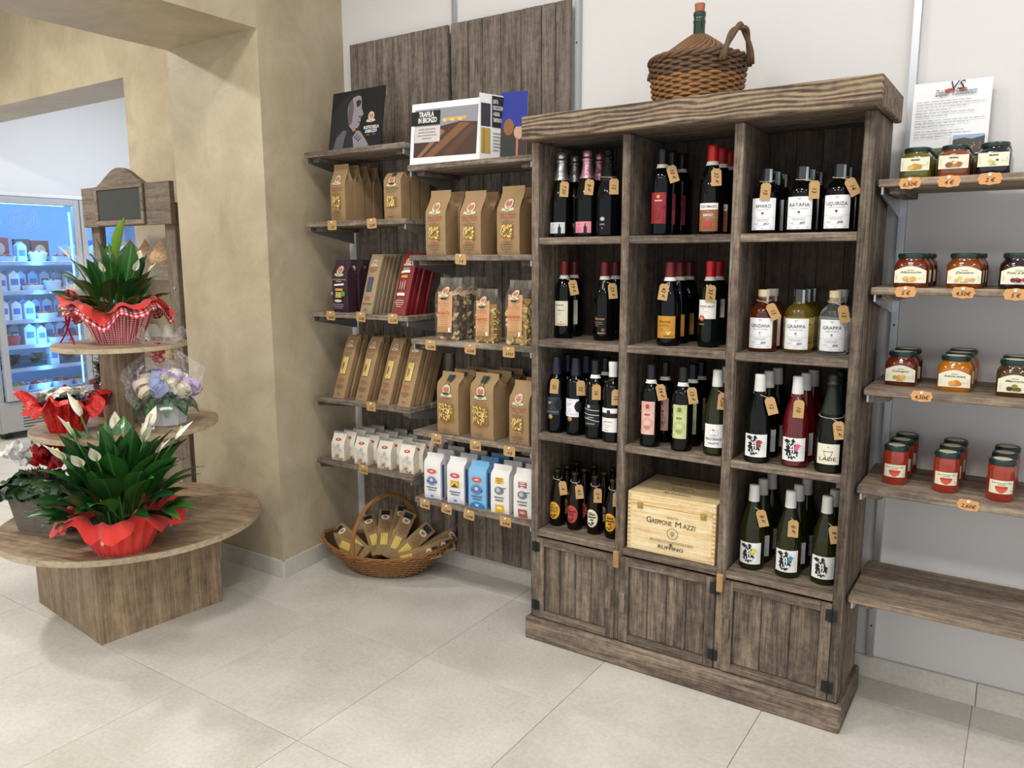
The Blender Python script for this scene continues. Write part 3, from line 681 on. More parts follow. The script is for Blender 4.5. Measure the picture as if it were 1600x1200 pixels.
liqueur('LIQUIRIZIA', 1311, 350, z1, DARKG, 'dark liqueur bottle with white LIQUIRIZIA label', '#1b1b1b', 'cap', '14', 'kraft price tag on the LIQUIRIZIA bottle', '#08', ['second LIQUIRIZIA liqueur bottle behind the first'], 1, -.5, .024, 'Liquore di Liquirizia')
# -- second row
def dr_cream(P_): P_.text('Valpolicella', -.003, .128, .0095, DKT, shear=.4, wid=.034); P_.text('Superiore', .001, .108, .008, DKT, shear=.4, wid=.03); P_.lines(-.014, .098, .022, 2, .006, .0008, GRYT); P_.disc(.004, .066, .0022, '#7a2430'); P_.text('ZENATO', .005, .054, .0065, DKT, wid=.034)
g3 = 'red wine bottles on the second shelf'
b = bottle('bord', DARKG, 'red-capped bottle with tall cream label', spot(881, 529, z2, .0375), g3, .1, WINEC, BAND, [(.03, .05, .146, '#dcd4bd', dr_cream)])
row(b, 1, .09, 'second cream label bottle behind the first', g3, dx=-.005)
bottle_tag(b, '19 €', 'kraft price tag on the cream label bottle', .225, .03, -.2, neck=.016)
def dr_rip(P_): P_.text('Ripassa', -.003, .08, .014, '#c9a06a', shear=.4, wid=.04); P_.lines(-.022, .07, .036, 3, .007, .0022, '#a8824f', 2, 'l'); P_.disc(.012, .042, .006, '#a8563f'); P_.text('ZENATO', .006, .027, .008, '#d8d3c8', wid=.03)
b = bottle('burg', DARKG, 'all-black bottle with gold printed script and red capsule', spot(944, 533, z2, .042), g3, .05, WINEC, BAND, [(.03, 0, 0, None, dr_rip)], .243)
row(b, 1, .095, 'second black bottle with red capsule, mostly behind the divider', g3)
bottle_tag(b, '23 €', 'kraft price tag on the black bottle with gold script', .215, .026, -.1, kind='burg', neck=.018)
def dr_gold(P_): P_.text('Amarone', -.004, .083, .014, '#3a2410', shear=.4, wid=.045); P_.text('della Valpolicella', -.006, .073, .006, '#4c3216', shear=.4, wid=.036); P_.rect(-.033, .069, .02, .0695, '#6b4a1e', 6); P_.lines(-.026, .06, .022, 2, .006, .001, '#4c3216'); P_.disc(.012, .046, .006, '#e0c67c'); P_.disc(.006, .05, .003, '#e0c67c'); P_.disc(.018, .05, .003, '#e0c67c'); P_.text('ZENATO', .012, .033, .008, '#3a2410', wid=.034)
b = bottle('burg', NAVYG, 'red-capped bottle with golden yellow label', spot(1044, 541, z2, .042), g3, .08, WINEC, BAND, [(.036, .028, .107, '#c08a2e', dr_gold)], .243)
row(b, 2, .093, ['second golden label bottle behind the first', 'third golden label bottle at the back'], g3)
bottle_tag(b, '42 €', 'kraft price tag on the golden label bottle', .218, -.018, .14, kind='burg', neck=.018)
def dr_pog(P_): P_.text('POGGIO MAZZI', 0, .14, .0095, DKT, wid=.05, bold=.01); P_.lines(-.02, .133, .014, 1, .004, .0018, '#b0503c'); P_.lines(-.022, .125, .04, 1, .004, .0009, '#7d8a68'); P_.lines(-.022, .118, .018, 1, .004, .0012, '#a8a48e', 1, 'l'); P_.disc(-.017, .102, .0105, '#9c4a2c'); P_.disc(-.017, .102, .006, '#cf9a7c'); P_.text('RUFFINO', -.017, .079, .006, '#c9a03a', wid=.022, bold=.02)
b = bottle('bord', GRND, 'bright red capped bottle with square white label and copper seal', spot(1106, 543, z2, .0375), g3, .1, REDC, BAND, [(.033, .1, .166, '#eeece2', dr_pog)])
row(b, 1, .09, 'second bright red capped bottle behind the copper seal one', g3)
bottle_tag(b, '33 €', 'kraft price tag on the bottle with copper seal', .215, .004, .05, neck=.017)
AMB = pm('amber_liqueur', '#8a3d0e', .03, trans=.75, var=0, coat=.3); YEL = pm('golden_grappa', '#c9b04a', .02, trans=.9, var=0); CLR = pm('clear_grappa', '#e8ecea', .02, trans=.95, var=0)
liqueur('GENZIANA', 1190, 550, z2, AMB, 'amber liqueur bottle with white GENZIANA label and cork stopper', '#d9a35c', 'cork', '13', 'kraft price tag on the GENZIANA bottle', '#03', [f'{q} cork-stoppered amber bottle behind GENZIANA' for q in ORD], 2, -.5, .018, 'Liquore di Genziana')
liqueur('GRAPPA', 1245, 552, z2, YEL, 'golden GRAPPA bottle with dark cap, middle of its shelf', '#9a8a52', 'cap', '', 'x', '#03', [f'{q} golden grappa bottle with dark cap behind the first' for q in ORD], 2, 0, 0, 'Grappa Barricata')
for o_ in [o for o in bpy.data.objects if o.get('label') == 'x']:
    for k_ in list(o_.children): bpy.data.objects.remove(k_)
    bpy.data.objects.remove(o_)
liqueur('GRAPPA', 1300, 555, z2, CLR, 'clear GRAPPA bottle with cork stopper and white label', '#8f9496', 'cork', '13', 'kraft price tag on the clear GRAPPA bottle', '#04', ['second clear grappa bottle with cork stopper behind the first'], 1, -.2, .022, 'Grappa di Bianca')
# -- third row
g4 = 'wine bottles on the third shelf'
def face(P_, x, y, s, c):
    """small cut-out outline at the label's edge"""
    P_.poly([(x, y+.022*s), (x-.007*s, y+.018*s), (x-.012*s, y+.008*s), (x-.0155*s, y+.001*s), (x-.0125*s, y-.002*s), (x-.0135*s, y-.008*s), (x-.009*s, y-.012*s), (x-.009*s, y-.017*s), (x, y-.022*s), (x+.012*s, y-.018*s), (x+.014*s, y+.014*s)], c)
def dr_16(c, t):
    def f(P_):
        P_.lines(-.022, .137, .038, 1, .004, .0016, GRYT); P_.text(t, -.006, .117, .014, W1 if c == 0 else DKT, shear=.3); P_.lines(-.012, .105, .016, 3, .009, .0012, GRYT); P_.rect(-.03, .082, .026, .088, '#5a6272' if c == 0 else '#d6d6e0', 6); P_.disc(-.004, .066, .009, '#c49a52'); P_.disc(-.004, .066, .006, '#7a5624'); P_.disc(-.002, .067, .003, '#e2c489')
        face(P_, .028, .115, 1, '#08090b')
    return f
b = bottle('bord', NAVYG, 'dark bottle with navy label and dotted capsule, leftmost on third shelf', spot(869, 677, z3, .0375), g4, 0, DOTF, None, [(.031, .074, .144, '#2c303c', dr_16(0, '16°'))], .232)
row(b, 1, .09, 'dark bottle behind the navy label bottle', g4)
bottle_tag(b, '25', 'kraft price tag on the navy label bottle', .215, -.006, .08, neck=.017)
b = bottle('bord', DARKG, 'dark bottle with white face-cutout label and gold seal', spot(899, 681, z3, .0375), g4, 0, DOTF, None, [(.031, .074, .144, '#e8e7ec', dr_16(1, '17°'))], .232)
row(b, 1, .09, 'dark bottle behind the white face-cutout label', g4)
bottle_tag(b, '22', 'kraft price tag on the white face-cutout bottle', .215, .018, -.02, neck=.017)
def dr_lines(P_):
    P_.disc(-.008, .126, .0065, '#c9c7da'); P_.text('V', -.008, .123, .008, '#3b3a55')
    for k, y in enumerate((.112, .094, .076)): P_.poly([(-.034, y+.004), (0, y), (.034, y-.002-.006*(k == 2)), (.034, y+.0002-.006*(k == 2)), (0, y+.0022), (-.034, y+.0062)], '#d8d6d2')
    P_.text('guerriero', 0, .083, .008, W1, shear=.4, wid=.026); P_.text('CHARDONNAY', 0, .058, .008, '#c9c6c0', wid=.038, shear=.2)
b = bottle('bord', DARKG, 'black label bottle crossed by thin white wavy lines', spot(929, 687, z3, .0375), g4, 0, BLKC, BAND, [(.034, .05, .134, '#17181b', dr_lines)])
row(b, 1, .09, 'dark bottle behind the wavy-line label bottle', g4)
bottle_tag(b, '16', 'kraft price tag on the wavy-line label bottle', .21, .004, 0, neck=.017)
def dr_wb(P_): P_.rect(-.034, .094, .034, .112, '#141516', 6); P_.disc(.002, .117, .007, '#1b1b1e'); P_.text('guerriero', 0, .077, .009, DKT, shear=.4, wid=.034); P_.lines(-.022, .066, .036, 2, .008, .001, GRYT); P_.lines(-.026, .046, .04, 1, .004, .0022, GRYT)
b = bottle('bord', DARKG, 'white label bottle with black stripe, half hidden by the divider', spot(957, 693, z3, .0375), g4, 0, WHC, None, [(.034, .04, .13, '#e9e7e2', dr_wb)])
bottle_tag(b, '15', 'kraft price tag on the black stripe label bottle', .2, .012, 0, neck=.017)
def dr_orn(c1, c2):
    def f(P_):
        P_.ring(0, .148, .012, .001, c1); P_.ring(0, .148, .017, .0008, c2); P_.poly([(-.006, .142), (.006, .142), (.007, .154), (0, .16), (-.007, .154)], c1)
        P_.lines(-.021, .117, .042, 1, .004, .007, c1, 7); P_.lines(-.008, .111, .016, 1, .003, .001, c1)
        for k in range(14):
            a = 2*PI*k/14; P_.ring(.017*math.cos(a), .09+.016*math.sin(a), .004, .0008, c2, n=8)
        P_.disc(0, .075, .011, c2, .006); P_.text('DOP', 0, .0725, .006, c1)
        for x in (-.02, .02):
            for y in (.06, .13, .16): P_.ring(x, y, .005, .0009, c2, n=8)
    return f
b = bottle('bord', DARKG, 'dark bottle with ornate pale pink label', spot(1015, 699, z3, .0375), g4, .1, BLKC, BAND, [(.026, .047, .168, '#e3b9ab', dr_orn('#a5473f', '#c98578'))])
row(b, 1, .095, 'second pink label bottle behind the first', g4, dx=.012)
bottle_tag(b, '14 €', 'kraft price tag on the ornate pink label bottle', .23, .03, -.22, neck=.016)
b = bottle('bord', DARKG, 'dark bottle with ornate pale green label', spot(1064, 706, z3, .0375), g4, .1, BLKC, BAND, [(.026, .047, .168, '#c9cf97', dr_orn('#6b7a36', '#9aa762'))])
row(b, 2, .09, ['second green label bottle behind the first', 'third green label bottle at the back'], g4)
bottle_tag(b, '13 €', 'kraft price tag on the ornate pale green label bottle', .23, .028, -.18, neck=.016)
def dr_pec(P_): P_.disc(-.002, .092, .0028, '#c03a34'); P_.ring(-.006, .084, .012, .0008, GRYT); P_.ring(.006, .084, .01, .0008, GRYT); P_.lines(-.014, .072, .028, 2, .005, .001, GRYT); P_.text('PECORINO', 0, .056, .012, DKT, wid=.055, bold=.01); P_.text('PASETTI', 0, .042, .009, DKT, wid=.036, bold=.01)
b = bottle('burg', GREENG, 'green glass bottle with white PECORINO label and white capsule', spot(1117, 713, z3, .042), g4, .15, WHC, None, [(.036, .03, .112, '#eeeeec', dr_pec)], .24)
row(b, 1, .093, 'second green glass bottle behind PECORINO', g4)
bottle_tag(b, '9,50', 'kraft price tag on the PECORINO bottle', .22, .02, .05, kind='burg', neck=.018)
g5 = 'splashed-ink label wine bottles'
def vit(u, v, z, gl, lab, acc, n, tt, seed, dxt, roll, back, hz=.222):
    P = spot(u, v, z, .042)
    b = bottle('burg', gl, lab, P, g5, .1, WHC, None, [(.04, .022, .099, '#ecebea', lambda P_: splash(P_, -.004, .06, 1.35, acc, seed))], .24)
    row(b, n, .093, back, g5, dx=.004); bottle_tag(b, tt, 'kraft price tag on the '+lab.split(' with')[0]+(' with '+lab.split('with ')[1] if 'with' in lab else ''), hz, dxt, roll, kind='burg', neck=.018); return b
vit(1181, 725, z3, DARKG, 'dark wine bottle with dark red splash label', '#a13a32', 2, '12', 1, .03, -.3, [f'{q} dark splash-label bottle behind the dark red splash' for q in ORD])
vit(1240, 731, z3, ROSEG, 'translucent red rosé bottle with pink splash label', '#d95f86', 2, '10', 2, .006, .03, [f'{q} rosé splash-label bottle behind the pink splash' for q in ORD])
def dr_lade(P_): P_.lines(-.006, .085, .012, 1, .003, .002, GRYT); P_.stroke([(-.013, .074), (-.008, .071), (0, .0725), (.008, .071), (.013, .074), (.011, .063), (.006, .055), (.006, .048), (.002, .046), (-.002, .046), (-.006, .048), (-.006, .055), (-.011, .063), (-.013, .074)], .0012, DKT); P_.text('LADE', 0, .042, .017, DKT, wid=.05)
b = bottle('cham', GRND, 'sparkling bottle with cream LADE label and dark foil', spot(1293, 741, z3, .0445), g4, .1, pm('dark_green_foil', '#20261f', .4, metal=.3, var=.1), None, [(.036, .03, .096, '#dedac6', dr_lade)], .19)
row(b, 1, .1, 'second dark foil sparkling bottle behind LADE', g4)
bottle_tag(b, '15 €', 'kraft price tag on the LADE sparkling bottle', .17, .02, -.15, kind='cham', neck=.036)
# -- bottom row
GRN2 = GREENG
vit(1173, 891, z4, GRN2, 'white wine bottle with yellow splash label', '#d8cf2e', 2, '8 €', 5, .022, -.28, [f'{q} white wine bottle behind the yellow splash' for q in ORD], .215)
vit(1229, 904, z4, GRN2, 'white wine bottle with blue splash label', '#3f86b5', 2, '8 €', 6, .012, 0, [f'{q} white wine bottle behind the blue splash' for q in ORD], .205)
vit(1285, 915, z4, GRN2, 'white wine bottle with plain black splash label', None, 2, '8 €', 7, .022, -.2, [f'{q} white wine bottle behind the plain black splash' for q in ORD], .205)
g6 = 'craft beer bottles'
def beer(u, v, lab, colr, t1, t2, acc, back, n, tt, dxt, roll):
    def dr(P_):
        P_.poly([(max(-.018, .026*math.cos(2*PI*i/28)), .067+.036*math.sin(2*PI*i/28)) for i in range(28)], colr); P_.rect(-.016, .088, .006, .091, acc, 3); (P_.text(t1, .002, .073, .015, INK, wid=.034, bold=.02), P_.text(t2, .002, .06, .015, INK, wid=.032 if len(t2) > 3 else .02, bold=.02)) if t1 else P_.lines(-.015, .079, .034, 3, .011, .007, INK, 4)
        P_.disc(.006, .048, .006, acc); P_.disc(-.008, .045, .005, acc); P_.disc(0, .04, .005, '#4a2410', .003)
    b = bottle('beer', AMBERG, lab, spot(u, v, z4, .031), g6, 0, pm('gold_crown_cap', '#3c3420', .4, metal=.6), None, [(.026, 0, 0, None, dr)], .222, name='beer_bottle')
    row(b, n, .068, back, g6, dx=.006); bottle_tag(b, tt, 'kraft price tag on the '+lab, .185, dxt, roll, kind='beer', neck=.0165, scale=.95)
beer(868, 822, 'beer bottle with yellow GOLD label', '#dba52a', 'WOLD', 'GOLD', '#7a3d14', [f'{q} beer bottle behind the yellow GOLD label' for q in ORD], 2, '4', .018, -.15)
beer(898, 829, 'beer bottle with coral red label', '#b8453f', 'HEADLAND', 'RED', '#7a2220', [f'{q} beer bottle behind the coral red label' for q in ORD], 2, '4,5', .014, -.1)
beer(929, 836, 'beer bottle with cream and brown label', '#dcdcc0', '', '', '#6b2f1c', [f'{q} beer bottle behind the cream and brown label' for q in ORD], 2, '5 €', .01, 0)
beer(957, 843, 'beer bottle with amber yellow label beside the divider', '#e0a21e', '', '', '#8f5c14', ['second beer bottle behind the amber yellow label'], 1, '4', .014, 0)
# wooden wine crate
P0 = spot(1051, 884, z4, 0); x0, x1 = .415, .752; y0, y1 = YF+.022, -.03; h = .222
cr = thing('wine_crate', 'pale pine wine crate with GREPPONE MAZZI lettering', 'crate', ((x0+x1)/2, (y0+y1)/2, z4)); off = cr.location
def cb(name, a, c, bev=.0015): return MB().box(a, c, bev=bev).build(name, CRATE, cr, off=off)
fr = cb('front_board', (x0+.012, y0, z4+.0005), (x1-.012, y0+.012, z4+h-.047)); cb('lid_front', (x0+.012, y0, z4+h-.0455), (x1-.012, y0+.012, z4+h-.012))
lid = cb('lid', (x0, y0, z4+h-.0118), (x1, y1, z4+h)); cb('back_board', (x0, y1-.012, z4+.0005), (x1, y1, z4+h-.013))
for x in (x0, x1-.012):
    cb('side_board', (x, y0, z4+.0005), (x+.012, y1-.0125, z4+h-.0125), .0008)
j = MB()
for x in (x0, x1-.012):
    for k in range(12): j.box((x+.0005, y0-.0004, z4+.008+k*.016), (x+.0115, y0+.001, z4+.016+k*.016))
tag(j.build('finger_joint', wood('crate_end_grain', ['#b58f5e', '#c9a572', '#d8b985'], 1, .7, vary=.02), cr, off=off), kind='stuff')
BR = pm('brass_latch', '#b79a58', .35, metal=.7)
for x in (x0+.05, x1-.045):
    l = MB().box((x-.011, y0-.003, z4+h-.062), (x+.011, y0, z4+h-.036), bev=.001); l.box((x-.005, y0-.006, z4+h-.056), (x+.005, y0-.003, z4+h-.042), bev=.001); l.build('latch', BR, cr, off=off)
cx = (x0+x1)/2+.006; P_ = Print()
P_.text('TENUTA', cx+.002, z4+.140, .012, '#b04b38', wid=.048)
P_.text('G', cx-.089, z4+.115, .032, DKT, 'c', wid=.02); P_.text('REPPONE', cx-.038, z4+.115, .024, DKT, wid=.074); P_.text('M', cx+.025, z4+.115, .030, DKT, wid=.021); P_.text('AZZI', cx+.066, z4+.115, .024, DKT, wid=.046)
P_.ring(cx+.004, z4+.087, .021, .0014, DKT, .021)
for a in range(6): P_.poly([(cx+.004+.011*math.cos(a*PI/3), z4+.088+.009*math.sin(a*PI/3)), (cx+.004+.004*math.cos(a*PI/3+.5), z4+.088+.004*math.sin(a*PI/3+.5)), (cx+.004+.004*math.cos(a*PI/3-.5), z4+.088+.004*math.sin(a*PI/3-.5))], '#6b5a3c')
P_.rect(cx+.003, z4+.073, cx+.005, z4+.088, '#6b5a3c')
P_.text('BRUNELLO DI MONTALCINO', cx+.002, z4+.050, .013, '#5f543c', wid=.165); P_.disc(cx, z4+.045, .006, '#6a4a2c')
P_.text('RUFFINO', cx, z4+.026, .018, DKT, wid=.098, bold=.015)
P_.build('lettering', fr, flat((0, y0, 0)), base=.0006, off=off)
P_ = Print(); P_.text('GREPPONE MAZZI', cx, .155, .022, '#4b4231', wid=.15); P_.ring(cx, .105, .042, .002, DKT, .026, 24)
for a in range(6): P_.poly([(cx+.02*math.cos(a*PI/3), .106+.013*math.sin(a*PI/3)), (cx+.008*math.cos(a*PI/3+.5), .106+.006*math.sin(a*PI/3+.5)), (cx+.008*math.cos(a*PI/3-.5), .106+.006*math.sin(a*PI/3-.5))], '#8f7c58')
P_.text('RUFFINO', cx, .035, .022, '#4b4231', wid=.1)
P_.build('lettering', lid, flat((0, y0, z4+h), (1, 0, 0), (0, 1, 0)), base=.0006, off=off)
# ------------------------------------------------------------------ pasta and flour bags
def bag_front(w, d, h, bul, pk):
    """depth of the bag's front at (x, z): full to pk*h, then pinched to the top seal"""
    def prof(t):
        if t < .05: return .9+2*t
        if t < pk: return 1
        q = min(1, (t-pk)/(.94-pk)); return max(.03, 1-.97*(q*q*(3-2*q)))
    def F(x, z):
        t = min(1, max(0, z/h)); return -(d/2)*prof(t)-bul*(1-min(1, (2*x/w)**2))*math.sin(PI*min(1, t/.95))*(1 if t < .95 else 0)
    return F, prof
def bagmesh(w, d, h, bul=.006, pk=.62, seed=0, gus=.5, nz=13):
    F, prof = bag_front(w, d, h, bul, pk); r = random.Random(seed); mb = MB(); ring = []
    for j in range(nz):
        z = h*j/(nz-1); t = j/(nz-1); g = prof(t); pts = []
        for i in range(7): x = -w/2+w*i/6; pts.append((x, F(x, z)+r.uniform(-.0008, .0008)*(0 < j < nz-1)))
        dp = d/2*g; pull = gus*d*.5*(1-g)
        pts += [(w/2-pull*.5, -dp*.5), (w/2-pull, 0), (w/2-pull*.5, dp*.5)]
        for i in range(5): x = w/2-w*i/4; pts.append((x, dp+bul*.6*(1-(2*x/w)**2)*math.sin(PI*t)))
        pts += [(-w/2+pull*.5, dp*.5), (-w/2+pull, 0), (-w/2+pull*.5, -dp*.5)]
        ring.append([(x, y, z) for x, y in pts])
    n = len(ring[0]); vs = [p for q in ring for p in q]
    fs = [(j*n+i, j*n+(i+1) % n, (j+1)*n+(i+1) % n, (j+1)*n+i) for j in range(nz-1) for i in range(n)]
    fs.append(tuple(range(n-1, -1, -1))); fs.append(tuple((nz-1)*n+i for i in range(n)))
    mb.add(vs, fs); return mb, F
def logo(P_, x, y, s, dark=False):
    P_.disc(x, y, s, '#d6c7a6', s*1.05, 16); P_.ring(x, y, s*1.02, s*.12, '#7c6f52', s*1.07)
    for k in (-1, 1): P_.disc(x+k*s*.3, y+s*.08, s*.36, '#b8705c', s*.5, 10)
    P_.poly([(x-s*.5, y), (x+s*.5, y), (x, y-s*.75)], '#b8705c')
    P_.rect(x-s*.05, y-s*.5, x+s*.05, y+s*.45, '#dccfae')
    P_.poly([(x-s*1.45, y-s*1.15), (x-s*1.1, y-s*.65), (x-s*.3, y-s*.95), (x+s*.3, y-s*.95), (x+s*1.1, y-s*.65), (x+s*1.45, y-s*1.15), (x+s*.9, y-s*1.25), (x, y-s*1.4), (x-s*.9, y-s*1.25)], '#cfcbaa')
    P_.lines(x-s*.9, y-s*1.2, s*1.8, 1, .01, s*.2, '#55754f', 3)
    if dark: P_.rect(x-s*.75, y-s*1.9, x+s*.75, y-s*1.45, '#28302a')
def window(P_, x, y, w, h, kind, seed):
    r = random.Random(seed); P_.rect(x-w/2, y-h/2, x+w/2, y+h/2, '#8f7038')
    cols = ['#e8cf7e', '#dcbc62', '#f0dea0', '#c9a54e']
    if kind == 'long':
        n = 7
        for k in range(n): a = x-w/2+w*(k+.1)/n; P_.rect(a, y-h/2+.001, a+w/n*.8, y+h/2-.001, cols[k % 4])
        return
    n = 44 if kind != 'big' else 60
    for k in range(n):
        cx, cy, a, L = x+r.uniform(-.46, .46)*w, y+r.uniform(-.46, .46)*h, r.uniform(0, PI), r.uniform(.007, .012)*(1.3 if kind == 'big' else 1); t = .0022
        c, q = math.cos(a)*L/2, math.sin(a)*L/2; nx, ny = -math.sin(a)*t, math.cos(a)*t
        pts = [(cx-c-nx, cy-q-ny), (cx+c-nx, cy+q-ny), (cx+c+nx, cy+q+ny), (cx-c+nx, cy-q+ny)]
        pts = [(min(x+w/2, max(x-w/2, u)), min(y+h/2, max(y-h/2, v))) for u, v in pts]; P_.poly(pts, cols[k % 4])
RDT = '#a8432f'
def kraft_print(kind):
    def dr(P_, w, h):
        s = w*.21
        if kind == 'tall':
            logo(P_, 0, h*.735, s); P_.text('Pasta di Semola', 0, h*.57, .014, RDT, shear=.2, wid=w*.74); P_.text('di Grano Duro', 0, h*.525, .014, RDT, shear=.2, wid=w*.68)
            P_.lines(-w*.2, h*.5, w*.4, 1, .004, .0018, RDT, 2); P_.lines(-w*.35, h*.475, w*.7, 2, .006, .0014, '#5b4a33', 3); window(P_, 0, h*.335, w*.5, h*.2, 'penne', 5); P_.rect(-w*.22, h*.2, w*.22, h*.232, '#b98562'); P_.lines(-w*.18, h*.21, w*.36, 1, .004, .003, RDT, 1)
            P_.lines(-w*.15, h*.178, w*.3, 1, .004, .0022, RDT, 5); P_.lines(-w*.36, h*.135, w*.72, 3, .0085, .0026, '#4a3a28', 6); P_.lines(-w*.08, h*.035, w*.16, 1, .004, .003, '#4a3a28', 4)
        elif kind == 'band':
            P_.rect(-w*.14, h*.8, w*.14, h*.955, '#26342a'); logo(P_, 0, h*.73, s*.95); P_.rect(-w*.13, h*.655, w*.13, h*.685, '#26342a'); P_.lines(-w*.3, h*.6, w*.6, 1, .004, .004, RDT, 2); P_.lines(-w*.36, h*.565, w*.72, 2, .007, .0015, '#5b4a33', 3)
            window(P_, 0, h*.37, w*.64, h*.29, 'big', 8); P_.lines(-w*.2, h*.215, w*.4, 2, .009, .004, RDT, 2); P_.ring(0, h*.12, w*.42, .0012, '#8a6c48', h*.13, 18, PI*.1, PI*.9); P_.lines(-w*.25, h*.085, w*.5, 2, .008, .0022, '#4a3a28', 6)
        elif kind == 'spag':
            logo(P_, 0, h*.86, s); P_.text('Pasta di Semola', 0, h*.765, .009, RDT, shear=.2, wid=w*.75); P_.text('di Grano Duro', 0, h*.735, .009, RDT, shear=.2, wid=w*.7); P_.lines(-w*.4, h*.7, w*.8, 3, .007, .0014, '#5b4a33', 3)
            window(P_, 0, h*.5, w*.46, h*.27, 'long', 3); P_.lines(-w*.3, h*.29, w*.6, 3, .009, .0026, RDT, 2); P_.lines(-w*.4, h*.19, w*.8, 3, .008, .0024, '#4a3a28', 5); P_.lines(-w*.2, h*.06, w*.4, 1, .004, .004, '#6b4a30', 4)
        elif kind == 'patate':
            P_.rect(-w*.13, h*.9, w*.13, h*.99, '#28302a'); logo(P_, 0, h*.83, s); P_.rect(-w*.15, h*.735, w*.15, h*.775, '#28302a'); P_.text('Pasta di patate', 0, h*.64, .015, '#7a3626', shear=.2, wid=w*.8); P_.lines(-w*.35, h*.6, w*.7, 2, .006, .0014, '#5b4a33', 3)
            window(P_, 0, h*.38, w*.5, h*.22, 'penne', 9); P_.lines(-w*.2, h*.12, w*.4, 1, .004, .003, RDT, 5); P_.lines(-w*.35, h*.05, w*.7, 1, .004, .003, '#4a3a28', 6)
        elif kind == 'purple':
            logo(P_, 0, h*.8, s); P_.lines(-w*.35, h*.685, w*.7, 1, .004, .003, '#e5d9d2', 3); P_.text('con Farro Monococco', 0, h*.615, .01, '#d9a13a', wid=w*.85, bold=.02); P_.lines(-w*.3, h*.585, w*.6, 1, .004, .003, '#e5d9d2', 4)
            P_.poly([(-w*.32, h*.5), (w*.32, h*.52), (w*.3, h*.555), (-w*.3, h*.535)], '#efe9e2'); P_.rect(-w*.24, h*.41, w*.24, h*.455, '#e0a24a'); window(P_, 0, h*.33, w*.34, h*.11, 'penne', 2); P_.rect(w*.2, h*.31, w*.42, h*.4, '#4f9c3a'); P_.disc(-w*.4, h*.36, .006, '#d8d4cc')
            P_.disc(0, h*.22, w*.24, '#d9dcc6', h*.025); P_.lines(-w*.4, h*.15, w*.8, 3, .009, .002, '#cfc6c0', 6)
        elif kind == 'squid':
            logo(P_, 0, h*.85, s); P_.text('Pasta di Semola', 0, h*.755, .009, RDT, shear=.2, wid=w*.75); P_.lines(-w*.35, h*.73, w*.7, 3, .007, .0024, RDT, 3); P_.rect(-w*.21, h*.36, w*.21, h*.6, '#3c4653')
            for k in range(6): P_.rect(-w*.19+w*.065*k, h*.365, -w*.155+w*.065*k, h*.595, '#55606e')
            P_.lines(-w*.3, h*.26, w*.6, 2, .01, .0034, RDT, 2); P_.text('Nero di seppia', 0, h*.15, .009, INK, shear=.3, wid=w*.8, bold=.02); P_.lines(-w*.3, h*.06, w*.6, 1, .004, .003, '#4a3a28', 6)
        elif kind == 'redp':
            logo(P_, 0, h*.86, s); P_.lines(-w*.3, h*.74, w*.6, 2, .008, .003, '#ead9d2', 3); P_.poly([(-w*.32, h*.66), (w*.32, h*.675), (w*.3, h*.715), (-w*.3, h*.7)], '#efe9e2'); P_.rect(-w*.24, h*.585, w*.24, h*.63, '#d9963e')
            for k in range(7): P_.rect(-w*.2+w*.06*k, h*.4+(k % 3)*.006, -w*.165+w*.06*k, h*.54-(k % 2)*.008, ['#c9b7a6', '#8f8078', '#a8463c'][k % 3])
            P_.rect(-w*.28, h*.3, w*.28, h*.345, '#e0dfc2'); P_.lines(-w*.35, h*.22, w*.7, 4, .009, .0028, '#e5cfc8', 6)
    return dr
GB = 'brown paper pasta bags'
def packet(name, label, cat, group, w, d, h, mat, dr, loc, rz=0, lean=0, pk=.62, bul=.006, seed=0, part='bag', gus=.5):
    """paper packet; lean tips it back about its front bottom edge"""
    o = thing(name, label, cat, loc, rz, group); o.rotation_euler = (-lean, 0, rz)
    key = (part, w, d, h, mat.name, pk, bul, seed)
    def mk():
        mb, F = bagmesh(w, d, h, bul, pk, seed, gus); return smooth_angle(mb.build(part, mat), 35)
    g = share(key, mk); g.parent = o
    F0, _ = bag_front(w, d, h, bul, pk); P_ = Print(); dr(P_, w, h)
    def F(x, z):
        a = min(5.999, max(0, (x+w/2)/w*6)); c = min(11.999, max(0, z/h*12)); i, j = int(a), int(c); a -= i; c -= j
        g = lambda i_, j_: F0(-w/2+w*i_/6, h*j_/12)
        return (g(i, j)*(1-a)+g(i+1, j)*a)*(1-c)+(g(i, j+1)*(1-a)+g(i+1, j+1)*a)*c
    if P_.it: P_.build('print', g, lambda x, y, dd: (x, F(x, y)-dd, y), base=.0018, eps=.0002, mx=.012)
    g.location = (0, d/2, 0) ; return o
def rowb(o, n, dy, label, group, dx=0, dz=0):
    ks = ALLK(o); x, y, z = o.location; rz = o.rotation_euler[2]
    for k in range(n):
        c = dup(o, (x+dx*(k+1)+random.uniform(-.003, .003), y+dy*(k+1), z+dz*(k+1)), label[k] if isinstance(label, list) else label, group, ch=ks)
        c.rotation_euler = (o.rotation_euler[0], 0, rz+random.uniform(-.04, .04))
def on_shelf(u, y, z, v): p = at(u, v, 1, y); return (p.x, y, z+.0005)
ORDS = ['second', 'third', 'fourth', 'fifth', 'sixth', 'seventh', 'eighth']
